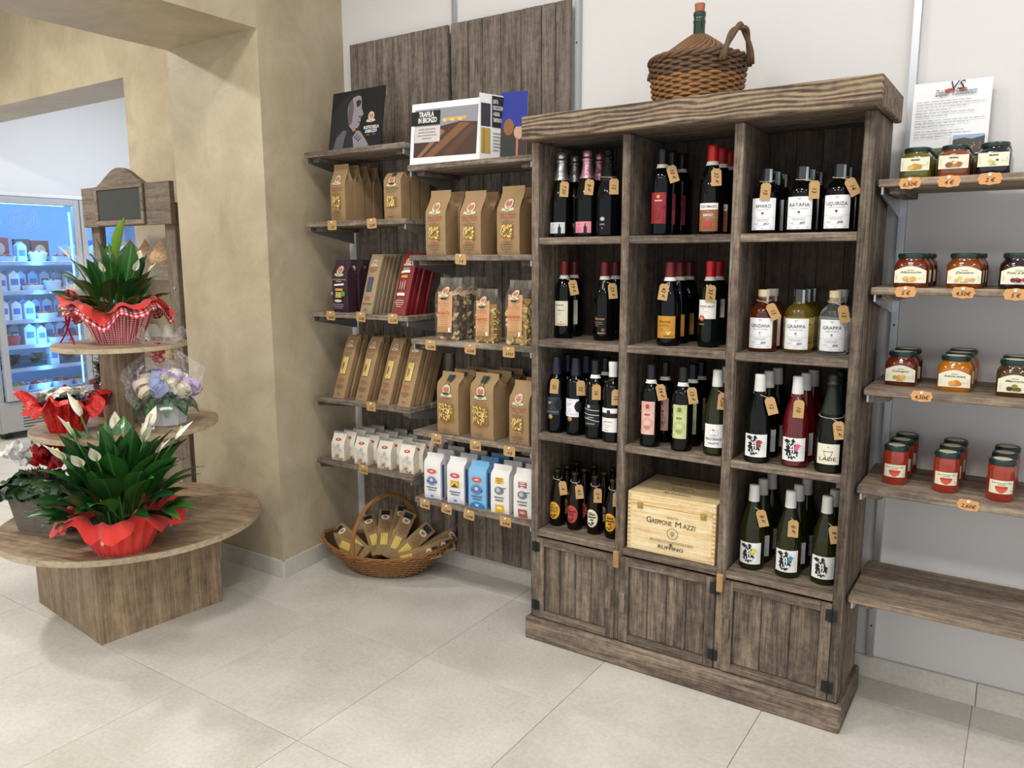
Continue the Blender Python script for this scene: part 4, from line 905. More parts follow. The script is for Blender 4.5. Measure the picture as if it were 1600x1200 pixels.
# left bay, second shelf
o = packet('pasta_bag', 'tall brown pasta bag at the left end of the second shelf, under the photo booklet', 'pasta bag', GB, .095, .06, .262, KRAFT, kraft_print('tall'), on_shelf(529, -.205, ZA[1], 340), 0, seed=1)
rowb(o, 3, .0625, [f'{q} brown bag behind the leftmost tall pasta bag' for q in ORDS[:3]], GB)
o = packet('pasta_bag', 'flat-topped brown bag reading Pasta di patate', 'pasta bag', GB, .1, .06, .205, KRAFT, kraft_print('patate'), on_shelf(614, -.2, ZA[1], 340), 0, seed=2, pk=.9, bul=.003)
rowb(o, 2, .07, [f'{q} brown bag behind the Pasta di patate bag' for q in ORDS[:2]], GB)
# left bay, third shelf
PURP = pm('dark_purple_paper', '#3a2430', .6, var=.06, bump=.15, bscale=30); DRED = pm('dark_red_paper', '#7d1f24', .45, var=.06, bump=.15, bscale=30); GREYK = pm('grey_kraft_paper', '#a08a6c', .7, var=.06, bump=.12, bscale=30)
o = packet('pasta_bag', 'dark purple pasta bag at the left of the third shelf', 'pasta bag', 'dark purple pasta bags', .098, .06, .248, PURP, kraft_print('purple'), on_shelf(531, -.2, ZA[2], 440), .05, seed=3, pk=.72)
rowb(o, 2, .075, [f'{q} dark purple bag behind the front one' for q in ORDS[:2]], 'dark purple pasta bags')
o = packet('pasta_packet', 'front grey-brown packet with dark squid-ink strands, leaning back', 'pasta packet', 'squid-ink packets', .074, .012, .29, GREYK, kraft_print('squid'), on_shelf(571, -.22, ZA[2], 485), 0, .32, .9, .009, 4)
rowb(o, 6, .0285, [f'{q} squid-ink packet in the leaning row' for q in ORDS[:6]], 'squid-ink packets')
o = packet('pasta_packet', 'front dark red packet leaning back beside the squid-ink row', 'pasta packet', 'dark red packets', .08, .014, .295, DRED, kraft_print('redp'), on_shelf(622, -.22, ZA[2], 487), 0, .34, .9, .011, 5)
rowb(o, 4, .034, [f'{q} dark red packet in the leaning row' for q in ORDS[:4]], 'dark red packets')
# left bay, fourth shelf
for k, (u, v, t) in enumerate(((528, 612, 'leftmost'), (563, 617, 'second from the left'), (598, 622, 'third from the left'), (630, 628, 'rightmost'))):
    o = packet('spaghetti_packet', f'long brown spaghetti packet with clear window, {t} of the leaning front row', 'spaghetti packet', 'long spaghetti packets', .075, .026, .325, KRAFT, kraft_print('spag'), on_shelf(u, -.222, ZA[3], v), 0, .38, .9, .01, 6)
    rowb(o, 3, .045, [f'{q} packet behind the {t} spaghetti packet' for q in ORDS[:3]], 'long spaghetti packets')
# left bay, lowest shelf: small white bags
def small(P_, w, h):
    P_.disc(0, h*.76, w*.22, '#c23a30', h*.045); P_.lines(-w*.14, h*.75, w*.28, 1, .004, .004, W1, 3); r = random.Random(3)
    for k in range(16): x, y = r.uniform(-.32, .32)*w, r.uniform(.2, .62)*h; P_.ring(x, y, .007, .001, ['#9aa6c4', '#b8bfae', '#8f97b0'][k % 3], n=7)
    for k in range(9): P_.disc(r.uniform(-.38, .38)*w, r.uniform(.04, .2)*h, .006, ['#d9ab8c', '#c98f6c', '#8a5a4c'][k % 3], .004, 7)
CREAM = pm('cream_paper_bag', '#e4ddcb', .5, var=.05, bump=.2, bscale=25); LIDG = pm('grey_clip', '#8d9194', .4)
names4 = ['leftmost', 'second', 'third', 'rightmost']
for k, (u, v) in enumerate(((528, 711), (564, 719), (600, 725), (635, 733))):
    o = packet('small_paper_bag', f'small cream paper bag with red oval, {names4[k]} of the front row', 'paper bag', 'small cream bags', .078, .05, .138, CREAM, small, on_shelf(u, -.222, ZA[4], v), .12, 0, .55, .006, 7)
    MB().box((-.037, .022, .134), (.037, .028, .142), bev=.001).build('top_clip', LIDG, o)
    rowb(o, 4, .0545, [f'{q} small cream bag behind the {names4[k]} one' for q in ORDS[:4]], 'small cream bags', dx=.012)
# right bay, second shelf: three tall bags
for k, (u, t) in enumerate(((681, 'left'), (735, 'middle'), (794, 'right'))):
    o = packet('pasta_bag', f'tall brown pasta bag with penne window, {t} of the three beside the wine cabinet', 'pasta bag', GB, .108, .085, .272 if k != 1 else .262, KRAFT, kraft_print('tall'), on_shelf(u, -.225, ZBB[1], 395), 0, seed=11+k)
    rowb(o, 2, .09, [f'{q} brown bag behind the {t} penne-window bag' for q in ORDS[:2]], GB)
# right bay, third shelf: clear bags
PASTA = [pm('pasta_'+h_[1:], h_, .55, var=.08) for h_ in ('#d9bf78', '#c9a85c', '#e3cf98')]; TRIC = [pm('pasta_'+h_[1:], h_, .55, var=.08) for h_ in ('#c2a878', '#4f5a4a', '#8a5a48', '#6b4636')]
CARD = paper('#cf9f70')
def clear_bag(label, u, v, t1, kind, w=.105, d=.07, h=.255, seed=0, y=-.225, rz=0):
    o = thing('clear_pasta_bag', label, 'pasta bag', on_shelf(u, y, ZBB[2], v), rz, 'clear bags of large pasta'); r = random.Random(seed)
    inner = MB().add(*[(m.v, m.f) for m in [bagmesh(w*.9, d*.82, h*.7, .002, .8, seed)[0]]][0]); f_ = inner.build('bag_filling', pm('packed_pasta_'+kind, {'tube': '#a8854a', 'shell': '#5a4432', 'twist': '#a07c3c'}[kind], .7, var=.5, scale=60, bump=.8, bscale=70), o); f_.location = (0, d/2, .004)
    mats = TRIC if kind == 'shell' else PASTA; mb = MB(); n = 120
    for k in range(n):
        side = k % 3 == 2
        if side: x, yy = w*.38, r.uniform(-.3, .3)*d
        else: x, yy = r.uniform(-.42, .42)*w, -d*.33
        z = r.uniform(.02, .7)*h if kind == 'shell' else r.uniform(.012, .62)*h; a = Vector((r.uniform(-1, 1), r.uniform(-.4, .4), r.uniform(-1, 1))).normalized(); R0 = {'tube': .0105, 'shell': .012, 'twist': .0045}[kind]; L = {'tube': .011, 'shell': .016, 'twist': .014}[kind]
        p = Vector((x, yy+d/2, z))
        if kind == 'shell': mb.grid(lambda s_, q: tuple(p+a*(L*(s_-.5)*2)+(a.orthogonal().normalized()*math.cos(q*PI*1.3)+a.cross(a.orthogonal().normalized())*math.sin(q*PI*1.3))*R0*math.sin(PI*(s_*.8+.1))), 5, 6, k % len(mats))
        else: mb.tube([p-a*L, p, p+a*L], R0 if kind == 'tube' else [R0*.6, R0, R0*.6], 8, k % len(mats), cap=False)
    tag(mb.build('pasta_pieces', mats, o, smooth=True), kind='stuff')
    fm, F = bagmesh(w, d, h, .006, .7, seed); fo = smooth_angle(fm.build('clear_film', FILM2, o)); fo.location = (0, d/2, 0)
    lw_ = w*.66; P_ = Print(); P_.rect(-lw_/2, h*.13, lw_/2, h*.78, CARD, 4); lo = P_.build('label', o, lambda x, yy, dd: (x, F(x*.6, yy)+d/2-.009-dd, yy)); Q = Print(); logo(Q, 0, h*.79, lw_*.24, True)
    Q.text('Pasta di Semola', 0, h*.585, .011, RDT, shear=.2, wid=lw_*.8); Q.text('di Grano Duro', 0, h*.55, .011, RDT, shear=.2, wid=lw_*.75); Q.lines(-lw_*.35, h*.515, lw_*.7, 2, .006, .0012, '#8a6a48', 2)
    Q.text(t1, 0, h*.425, .02, '#b5321f', shear=.25, wid=lw_*.9, bold=.02); Q.lines(-lw_*.4, h*.385, lw_*.8, 8, .0085, .0016, '#8a6a48', 4); Q.rect(-lw_*.42, h*.145, lw_*.25, h*.215, '#b08a5c'); Q.rect(lw_*.3, h*.145, lw_*.45, h*.21, '#efe9e0')
    Q.build('lettering', lo, lambda x, yy, dd: (x, F(x*.6, yy)+d/2-.009-dd, yy), base=.0012, eps=.0002); return o
o = clear_bag('clear bag of tricolour shells with kraft label, left of its shelf', 697, 525, 'Conchiglioni Tric', 'shell', w=.118, d=.085, h=.268, seed=1)
rowb(o, 2, .09, [f'{q} clear bag behind the tricolour shells' for q in ORDS[:2]], 'clear bags of large pasta')
o = clear_bag('clear bag of yellow twists reading Capricci, middle of its shelf', 756, 528, 'Capricci', 'twist', w=.102, d=.06, h=.225, seed=2)
o = clear_bag('clear bag of large tubes with kraft label beside the wine cabinet', 806, 532, 'Calamarata', 'tube', w=.105, d=.075, h=.262, seed=3)
# right bay, fourth shelf
for k, (u, v, kd, w_, h_, t) in enumerate(((700, 675, 'band', .122, .272, 'left green-banded'), (753, 682, 'band', .124, .282, 'right green-banded'), (811, 690, 'tall', .1, .265, 'plain'))):
    o = packet('pasta_bag', f'{t} brown pasta bag on the fourth shelf beside the wine cabinet', 'pasta bag', GB, w_, .085, h_, KRAFT, kraft_print(kd), on_shelf(u, -.228, ZBB[3], v), -.05, 0, .8 if kd == 'band' else .7, .01, 21+k)
    rowb(o, 2, .09, [f'{q} brown bag behind the {t} bag' for q in ORDS[:2]], GB)
# right bay, lowest shelf: flour
FW = pm('white_flour_paper', '#e6e4e0', .4, var=.03, bump=.25, bscale=22); FB = pm('blue_flour_paper', '#7fb6dc', .4, var=.05, bump=.25, bscale=22)
def flour(kind):
    def dr(P_, w, h):
        if kind in ('blue1', 'corn', 'sky'):
            P_.disc(0, h*.63, w*.29, '#d05a52', h*.055, 12); P_.lines(-w*.2, h*.618, w*.4, 1, .004, .0055, W1, 3)
            if kind == 'corn': P_.rect(-w*.25, h*.37, w*.25, h*.52, '#d9a52c'); P_.disc(0, h*.43, w*.16, '#f0d27c', h*.05); P_.poly([(-w*.2, h*.37), (0, h*.47), (w*.2, h*.37)], '#5b4a2c')
            else:
                P_.disc(0, h*.42, w*.24, '#5f6fa8', h*.085, 12); P_.ring(0, h*.42, w*.3, .0016, '#46548f', h*.11, 14); P_.poly([(-w*.34, h*.44), (-w*.2, h*.4), (-w*.28, h*.36)], '#46548f'); P_.poly([(w*.34, h*.44), (w*.2, h*.4), (w*.28, h*.36)], '#46548f'); P_.disc(0, h*.44, w*.1, '#c9cfe4', h*.04)
            P_.lines(-w*.36, h*.255, w*.72, 2, .012, .0055, '#4a5684', 3); P_.disc(0, h*.02, w*.44, '#2f7fc0' if kind == 'sky' else '#cfd4e6', h*.13, 14, 0, PI); P_.text('00', 0, h*.05, .016, '#3a4a80' if kind != 'sky' else W1, bold=.03)
        else:
            c1 = '#e0b020' if kind == 'yel' else '#a05c44'; P_.rect(-w*.22, h*.64, w*.22, h*.76, c1); P_.lines(-w*.16, h*.73, w*.32, 3, .009, .004, W1 if kind != 'yel' else '#8f6a10', 3); P_.disc(0, h*.49, w*.26, '#77777c', h*.085, 12); P_.disc(-w*.05, h*.5, w*.12, '#b9b9bd', h*.05)
            P_.poly([(w*.1, h*.53), (w*.38, h*.545), (w*.36, h*.56), (w*.1, h*.55)], '#4a4d60'); P_.lines(-w*.34, h*.33, w*.68, 2, .013, .006, '#5a5a5e', 5); P_.rect(-w*.24, .004, w*.24, h*.19, c1); P_.disc(0, h*.12, w*.16, '#f0ddb0' if kind == 'yel' else '#c9a08c', h*.03)
    return dr
GF = 'flour bags'
for k, (u, v, kd, m_, t) in enumerate(((676, 772, 'blue1', FW, 'white flour bag with blue emblem and red oval'), (712, 779, 'corn', FW, 'white flour bag with yellow corn picture'), (746, 787, 'sky', FB, 'sky blue flour bag'), (781, 796, 'yel', FW, 'white flour bag with yellow square and stripe'), (817, 803, 'brown', FW, 'white flour bag with brown square, next to the wine cabinet'))):
    o = packet('flour_bag', t, 'flour bag', GF, .088, .062, .208, m_, flour(kd), on_shelf(u, -.225, ZBB[4], v), .1, 0, .8, .006, 31)
    if kd in ('blue1', 'corn', 'sky'): MB().add([(.0445, .012, .006), (.0445, .03, .006), (.0447, .03, .16), (.0447, .012, .16)], [(0, 1, 2, 3)]).build('side_stripe', paper('#3f5fa8'), o)
    rowb(o, 2, .075, [f'{q} flour bag behind the {t}' for q in ORDS[:2]], GF)
# ------------------------------------------------------------------ jars on the right
def supel(n_, th):
    c, s_ = math.cos(th), math.sin(th); return (abs(c)**n_+abs(s_)**n_)**(-1/n_)
LIDM = pm('dark_green_lid', '#12302b', .35, var=.08, coat=.2); LIDL = paper('#d9d4b8')
def jar(label, loc, fill, hw, H, sq, group, dr, lid=1.0, name='jam_jar', lab=None, rz=0, topdisc=True):
    """sq = squareness of the body; lab = (half width, z0, z1)"""
    o = thing(name, label, 'jar', loc, rz, group); R = hw
    pr = [(0, .004, 2), (R*.8, .002, sq), (R*.95, .0, sq), (R, .005, sq), (R, H*.60, sq), (R*.97, H*.68, sq*.8), (R*.88, H*.755, 2.6), (R*.8, H*.80, 2), (R*.79, H*.86, 2)] if sq > 2 else [(0, .003, 2), (R*.9, 0, 2), (R, .006, 2), (R, H*.74, 2), (R*.985, H*.79, 2), (R*.93, H*.83, 2), (R*.91, H*.86, 2)]
    def mk():
        mb = MB(); n = 32; vs = []; fs = []
        for (r, z, e) in pr:
            for i in range(n): th = 2*PI*(i+.5)/n; rr = max(r, 1e-5)*(supel(max(2, e), th) if e > 2 else 1); vs.append((rr*math.cos(th), rr*math.sin(th), z))
        for k in range(len(pr)-1):
            for i in range(n): fs.append((k*n+i, k*n+(i+1) % n, (k+1)*n+(i+1) % n, (k+1)*n+i))
        mb.add(vs, fs); return smooth_angle(mb.build('glass', fill), 50)
    share(('jar', hw, H, sq, fill.name), mk).parent = o
    lr = R*(.86 if sq > 2 else .97)*lid
    share(('lid', lr, H), lambda: MB().lathe([(lr*.9, H*.845), (lr*.98, H*.85), (lr, H*.875), (lr, H*.945), (lr*.985, H*.965), (lr*.93, H*.985), (lr*.9, H*.978), (0, H*.978)], 28).build('lid', LIDM, None, smooth=False)).parent = o
    if topdisc: share(('seal', lr, H), lambda: MB().lathe([(lr*.68, H*.9785), (lr*.68, H*.982), (0, H*.983)], 20).build('lid_sticker', LIDL)).parent = o
    if lab:
        w_, z0, z1, arch = lab
        f_ = (lambda x, y, d: (x, -R-.0006-d+max(0, abs(x)-R*.72)**2*9, y)) if sq > 2 else cyl(R)
        P_ = Print(); n = 12
        top = [(-w_+2*w_*i/n, z1+arch*math.sin(PI*i/n)) for i in range(n+1)]; v = []; f = []
        for x, y in top: v += [(x, z0), (x, y)]
        for i in range(n): f.append((2*i, 2*i+2, 2*i+3, 2*i+1))
        P_.it.append((v, f, P_.mi('#e6e2c8'))); lo = P_.build('label', o, f_, base=.0004); Q = Print(); dr(Q, w_, z0, z1)
        Q.build('lettering', lo, f_, base=.0009, eps=.00018, mx=.012)
    return o
def fruit_label(t1, blobs, sub='Confettura Extra'):
    def dr(P_, w, z0, z1):
        h = z1-z0; P_.lines(-w*.45, z1+h*.02, w*.9, 1, .003, h*.055, '#6f7a5c', 3); (P_.text(t1, 0, z1-h*.2, h*.24, '#33402c', shear=.3, wid=min(w*1.35, w*.16*len(t1)), bold=.01) if t1 else P_.lines(-w*.6, z1-h*.25, w*1.2, 1, .003, h*.12, '#5a5238', 6))
        for (x, y, r, c) in blobs: P_.disc(x*w, z0+y*h, r*h, c, r*h*.85, 12)
        P_.lines(-w*.35, z0+h*.1, w*.7, 1, .003, h*.06, '#8f9a62', 5); P_.lines(-w*.92, z0+h*.6, w*.14, 4, h*.12, h*.03, '#a8ab90', 2); P_.lines(w*.78, z0+h*.6, w*.14, 4, h*.12, h*.03, '#a8ab90', 4); P_.poly([(w*.5, z0+h*.45), (w*.75, z0+h*.4), (w*.6, z0+h*.36)], '#b9c4a8')
    return dr
def rowj(o, n, dy, label, group, dx=0):
    x, y, z = o.location; ks = ALLK(o)
    for k in range(n): dup(o, (x+dx*(k+1), y+dy*(k+1), z), label[k] if isinstance(label, list) else label, group, ch=ks)
def jm(n, h, t=.25): return pm(n, h, .05, trans=t, var=.25, scale=30, coat=.6)
OLIVE, BROWN, BLACKB, AMBR, APRI, BERRY, DKAMB, ORNG, NUTB, TOM = jm('olive_preserve', '#6b6a1e'), jm('reddish_preserve', '#8a4a26'), jm('black_preserve', '#120c14', 0), jm('amber_jam', '#7a2f0c'), jm('apricot_jam', '#8a3d0e'), jm('berry_jam', '#24060f', 0), jm('quince_jam', '#6e2a12'), jm('orange_jam', '#c4740c'), jm('chestnut_jam', '#4a3318', .1), jm('tomato_sauce', '#a03320', .1)
GJ = ['squat preserve jars', 'jam jars on the second jam shelf', 'jam jars on the third jam shelf', 'tomato sauce jars']
def on_r(u, y, z, v): p = at(u, v, 1, y); return (p.x, y, z+.0004)
R1 = [(1433, OLIVE, 'olive green', '', [(0, .3, .3, '#c9a03c'), (-.3, .25, .22, '#d9b45c'), (.3, .28, .22, '#b98f34')], 'Rivisciolate'), (1492, BROWN, 'reddish brown', '', [(0, .35, .28, '#b98a5c'), (-.3, .28, .24, '#8a5a34'), (.35, .3, .24, '#a06a40'), (.1, .45, .15, '#e0c89a')], 'x'), (1553, BLACKB, 'black', '', [(.25, .45, .1, '#5a5278'), (-.2, .4, .14, '#c9cf7c'), (0, .3, .12, '#b5bd62')], 'x')]
for u, f_, c, t, bl, _ in R1:
    o = jar(f'squat {c} preserve jar on the top jam shelf, in front of the paper sheet', on_r(u, -.19, ZR[0], 255), f_, .043, .092, 4, GJ[0], fruit_label(t, bl), 1.0, lab=(.038, .022, .06, 0))
    rowj(o, 2, .0885, [f'{q} {c} preserve jar behind the front one' for q in ORDS[:2]], GJ[0])
R2 = [(1425, AMBR, 'amber apricot', 'Albicocche', [(-.28, .33, .24, '#dd9a44'), (.18, .33, .25, '#e0a450'), (-.3, .38, .1, '#eebf7c')]), (1508, APRI, 'brown ginger and lemon', 'Zenzero', [(-.25, .42, .2, '#dccb3c'), (.2, .3, .2, '#e0a884'), (.5, .3, .18, '#d99a72'), (-.45, .24, .16, '#e0a884')]), (1592, BERRY, 'dark berry', 'Frutti di Bosco', [(-.3, .32, .2, '#7a1f3c'), (0, .3, .2, '#4a1c4c'), (.3, .34, .18, '#b5382c'), (-.1, .42, .12, '#a83a5c')])]
for u, f_, c, t, bl in R2:
    o = jar(f'{c} jam jar with dark green lid, front of its row', on_r(u, -.2, ZR[1], 420), f_, .047, .103, 4, GJ[1], fruit_label(t, bl), 1.0, lab=(.0425, .014, .05, .014), rz=.05)
    rowj(o, 2, .105, [f'{q} {c} jam jar behind the front one' for q in ORDS[:2]], GJ[1], dx=.002)
R3 = [(1404, 603, DKAMB, 'dark quince', 'Cotogne', [(-.05, .35, .25, '#d9a83c'), (.2, .38, .24, '#dfb84c'), (-.35, .36, .18, '#a8a03c'), (-.1, .24, .16, '#dd9a64')], 1), (1488, 612, ORNG, 'bright orange', 'Arancia amara', [(.15, .38, .25, '#e08a24'), (-.15, .3, .24, '#e5a33c'), (.3, .3, .2, '#d9782c')], 2), (1582, 621, NUTB, 'brown chestnut', 'Marroni', [(0, .32, .2, '#6b4320'), (-.3, .28, .2, '#5a3418'), (.25, .26, .18, '#7a5428'), (0, .48, .2, '#7a8a34')], 1)]
for u, v, f_, c, t, bl, n in R3:
    p = at(u, v, 2, ZR[2]); o = jar(f'{c} jam jar with arched cream label on the third jam shelf', (p.x, p.y+.045, ZR[2]+.0004), f_, .0465, .108, 4, GJ[2], fruit_label(t, bl), 1.0, lab=(.042, .014, .052, .014), rz=.05)
    rowj(o, n, .1, [f'{q} {c} jam jar behind the front one' for q in ORDS[:n]], GJ[2], dx=.003)
def tom(P_, w, z0, z1):
    h = z1-z0; P_.text('Polpa di Pomodoro Pelati', 0, z1-h*.24, h*.17, '#3c5a3c', shear=.3, wid=w*1.5); P_.lines(-w*.6, z1-h*.34, w*1.2, 1, .003, h*.05, '#6b7f6b', 3); P_.poly([(-w*.5, z0+h*.5), (w*.5, z0+h*.5), (w*.36, z0+h*.22), (w*.1, z0+h*.06), (-w*.1, z0+h*.06), (-w*.36, z0+h*.22)], '#d8543a')
    for k in range(5): P_.disc((-.36+.18*k)*w, z0+h*.5, h*.1, '#c43f2c', h*.09, 8)
    P_.poly([(w*.68, z0+h*.3), (w*.92, z0+h*.24), (w*.78, z0+h*.16)], '#a8b59a')
for (u, v), c in zip(((1394, 758), (1474, 771), (1560, 785)), ('left', 'middle', 'right')):
    p = at(u, v, 2, ZR[3]); o = jar(f'red tomato sauce jar at the front of the {c} row', (p.x, p.y+.037, ZR[3]+.0004), TOM, .0365, .128, 2, GJ[3], tom, 1.0, 'sauce_jar', (.0345, .026, .066, 0), rz=.1)
    rowj(o, 2, .095, [f'{q} tomato sauce jar behind the {c} front one' for q in ORDS[:2]], GJ[3], dx=.004)

# ------------------------------------------------------------------ price cards pinned to the shelf edges
def card(u, v, y, txt, label, fancy, roll=0):
    p = at(u, v, 1, y); o = None
    if fancy:
        w_, h_ = .029, .0165; pts = []
        for i in range(28):
            a = 2*PI*i/28; pts.append((w_*supel(3, a)*math.cos(a)*(1+.07*math.cos(8*a)), h_*supel(3, a)*math.sin(a)*(1+.07*math.cos(8*a))))
    else:
        w_, h_ = .029, .022; pts = [(-w_, -h_*.75), (-w_+.006, -h_), (w_-.002, -h_), (w_, -h_*.9), (w_, h_*.8), (w_-.005, h_), (-w_+.004, h_), (-w_, h_*.85)]
    o = MB().prism(pts, lambda a, c: (a, -.001, c), lambda a, c: (a, 0, c)).build('price_card', KRAFTS if not fancy else pm('orange_kraft_card', '#cf9a62', .7, var=.05))
    tag(o, label, 'price card', 'pinned price cards'); o.location = (p.x, y-.0005, p.z); o.rotation_euler = (0, roll, 0)
    P_ = Print(); P_.text(txt, .001 if fancy else .004, -.009 if fancy else -.014, .016, INK if not fancy else '#4a2412', shear=.2, bold=.02); P_.build('handwriting', o, flat((0, -.001, 0)))
    MB().lathe([(.0042, 0), (.0046, .002), (.003, .0045), (0, .005)], 12).xf(Matrix.Translation((-.001, -.001, h_*.6)) @ Matrix.Rotation(PI/2, 4, 'X')).build('pin', PIN, o, smooth=True)
yr = YR
for u, v, t, l in ((1422, 286, '6,50€', 'under the olive green jars'), (1483, 283, '4 €', 'under the reddish brown jars'), (1547, 279, '2 €', 'under the black preserve jars'), (1415, 456, '5 €', 'under the amber apricot jars'), (1505, 457, '4,50€', 'under the ginger and lemon jars'), (1587, 460, '5 €', 'under the dark berry jars'), (1440, 619, '4,50€', 'between the quince and orange jars'), (1513, 789, '2,60€', 'under the tomato sauce jars')):
    card(u, v, yr, t, 'scalloped orange kraft price card '+l, True, random.uniform(-.06, .06))
for u, v, t, l in ((519, 352, '3 €', 'under the leftmost tall pasta bags'), (581, 349, '2,50€', 'under the Pasta di patate bags'), (517, 493, '4,60€', 'under the dark purple bags'), (564, 495, '3,30€', 'under the squid-ink packets'), (614, 498, '3,15€', 'under the dark red packets'), (580, 635, '3 €', 'under the long spaghetti packets'), (568, 733, '3,50€', 'under the small cream bags'),
                   (720, 405, '5 €', 'under the three penne-window bags'), (673, 539, '3,50€', 'under the tricolour shells'), (735, 545, '3,20€', 'under the Capricci twists'), (795, 550, '3,95€', 'under the large tubes'), (682, 685, '3,50€', 'under the left green-banded bag'), (743, 696, '3,50€', 'under the right green-banded bag'), (796, 705, '4 €', 'under the plain bag beside the cabinet'),
                   (664, 787, '2,00€', 'under the blue emblem flour'), (698, 795, '2,20€', 'under the corn picture flour'), (733, 804, '2,00€', 'under the sky blue flour'), (790, 815, '2,50€', 'under the yellow stripe flour')):
    card(u, v, YS, t, 'small kraft price card pinned '+l, False, random.uniform(-.04, .1))
# ------------------------------------------------------------------ printed sheets
def sheet(name, label, cat, c0, c1, h, lean, dr, m='#efefee', th=.0012, cw=None):
    """standing sheet: bottom edge c0 -> c1, leaning back by lean"""
    c0, c1 = Vector(c0), Vector(c1); X = (c1-c0); W = X.length; X = X.normalized(); n = X.cross(Vector((0, 0, 1))); Y = (Vector((0, 0, 1))*math.cos(lean)-n*math.sin(lean)).normalized(); N_ = X.cross(Y)
    o = MB().add([p for p in [Vector((0, 0, 0)), X*W, X*W+Y*h, Y*h]]+[p-N_*th for p in [Vector((0, 0, 0)), X*W, X*W+Y*h, Y*h]], [(0, 1, 2, 3), (7, 6, 5, 4), (0, 4, 5, 1), (1, 5, 6, 2), (2, 6, 7, 3), (3, 7, 4, 0)]).build(name, paper(m))
    o.location = c0
    if label: tag(o, label, cat)
    P_ = Print(); dr(P_, W, h)
    if P_.it: P_.build('print', o, flat((0, 0, 0), X, Y), base=.0004, eps=.00015)
    return o
def pxy(u, v, y, z): p = at(u, v, 1, y); return Vector((p.x, y, z))
def dr_book(P_, W, h):
    P_.rect(0, 0, W, h, '#141416')
    # grey profile on the dark cover
    P_.poly([(.02*W, 0), (.02*W, .55*h), (.12*W, .8*h), (.3*W, .93*h), (.5*W, .97*h), (.56*W, .95*h), (.6*W, 0)], '#232226')
    P_.poly([(.34*W, .8*h), (.42*W, .88*h), (.5*W, .9*h), (.56*W, .88*h), (.585*W, .76*h), (.585*W, .69*h), (.635*W, .57*h), (.6*W, .545*h), (.585*W, .51*h), (.59*W, .46*h), (.565*W, .435*h), (.575*W, .41*h), (.545*W, .36*h), (.44*W, .33*h), (.37*W, .4*h), (.33*W, .55*h), (.32*W, .7*h)], '#8f868e')
    P_.poly([(.34*W, .8*h), (.4*W, .86*h), (.44*W, .7*h), (.42*W, .45*h), (.37*W, .4*h), (.33*W, .55*h)], '#5f565f')
    P_.poly([(.47*W, .8*h), (.52*W, .83*h), (.575*W, .8*h), (.56*W, .73*h), (.5*W, .7*h)], '#2b2a2e')
    P_.poly([(.545*W, .56*h), (.6*W, .545*h), (.575*W, .515*h), (.545*W, .53*h)], '#55505a'); P_.poly([(.53*W, .455*h), (.585*W, .46*h), (.555*W, .435*h)], '#4f464c')
    P_.poly([(.08*W, 0), (.14*W, .22*h), (.26*W, .34*h), (.34*W, .33*h), (.3*W, .18*h), (.28*W, 0)], '#5d5a66'); P_.poly([(.44*W, .37*h), (.5*W, .36*h), (.51*W, .31*h), (.45*W, .3*h)], '#b07a54')
    P_.poly([(.46*W, .2*h), (.53*W, .31*h), (.6*W, .29*h), (.72*W, .13*h), (.78*W, .04*h), (.7*W, 0), (.5*W, 0)], '#8a858c')
    for k in range(3): P_.poly([(.49*W+.035*W*k, .2*h-.03*h*k), (.56*W+.035*W*k, .26*h-.035*h*k), (.565*W+.035*W*k, .25*h-.035*h*k), (.5*W+.035*W*k, .17*h-.03*h*k)], '#3b383e')
    logo(P_, .79*W, .52*h, .06*W); P_.text('RUSTICHELLA', .81*W, .31*h, .02, W1, wid=.28*W, bold=.02); P_.text("d'ABRUZZO", .81*W, .245*h, .02, W1, wid=.22*W, bold=.02); P_.lines(.71*W, .2*h, .1*W, 1, .003, .004, '#9aa63a', 3); P_.lines(.82*W, .2*h, .1*W, 1, .003, .004, '#8f6a54', 4)
yb = -.195
bk = sheet('photo_booklet', 'dark photo booklet with a grey face in profile on the top left shelf', 'booklet', pxy(513, 225, yb, ZA[0]), pxy(594, 218, yb-.012, ZA[0]), .27, .16, dr_book, '#17171a', .004)
def dr_page(P_, W, h):
    P_.rect(.05*W, .12*h, .95*W, .9*h, '#8f9096'); P_.poly([(.05*W, .12*h), (.95*W, .12*h), (.95*W, .63*h), (.7*W, .66*h), (.4*W, .6*h), (.05*W, .5*h)], '#4a342b')
    P_.poly([(.2*W, .12*h), (.34*W, .12*h), (.85*W, .62*h), (.7*W, .64*h)], '#7d553b'); P_.poly([(.45*W, .12*h), (.6*W, .12*h), (.93*W, .55*h), (.86*W, .6*h)], '#5d3d2c'); P_.poly([(.1*W, .12*h), (.16*W, .12*h), (.5*W, .52*h), (.44*W, .56*h)], '#93694a')
    for k in range(6): P_.disc((.49+.055*k)*W, (.7+.012*(k % 2))*h, .04*W, ['#dcbc78', '#c9a35c'][k % 2], .032*h, 10)
    P_.rect(0, .64*h, .42*W, .87*h, '#17171a'); P_.text('TRAFILA', .22*W, .775*h, .03, W1, wid=.22*W, bold=.025); P_.text('IN BRONZO', .24*W, .68*h, .03, W1, wid=.27*W, bold=.025)
    P_.rect(.06*W, .36*h, .43*W, .62*h, '#cfc8c4'); P_.lines(.09*W, .56*h, .3*W, 4, .05*h, .006, '#8a8480', 5)
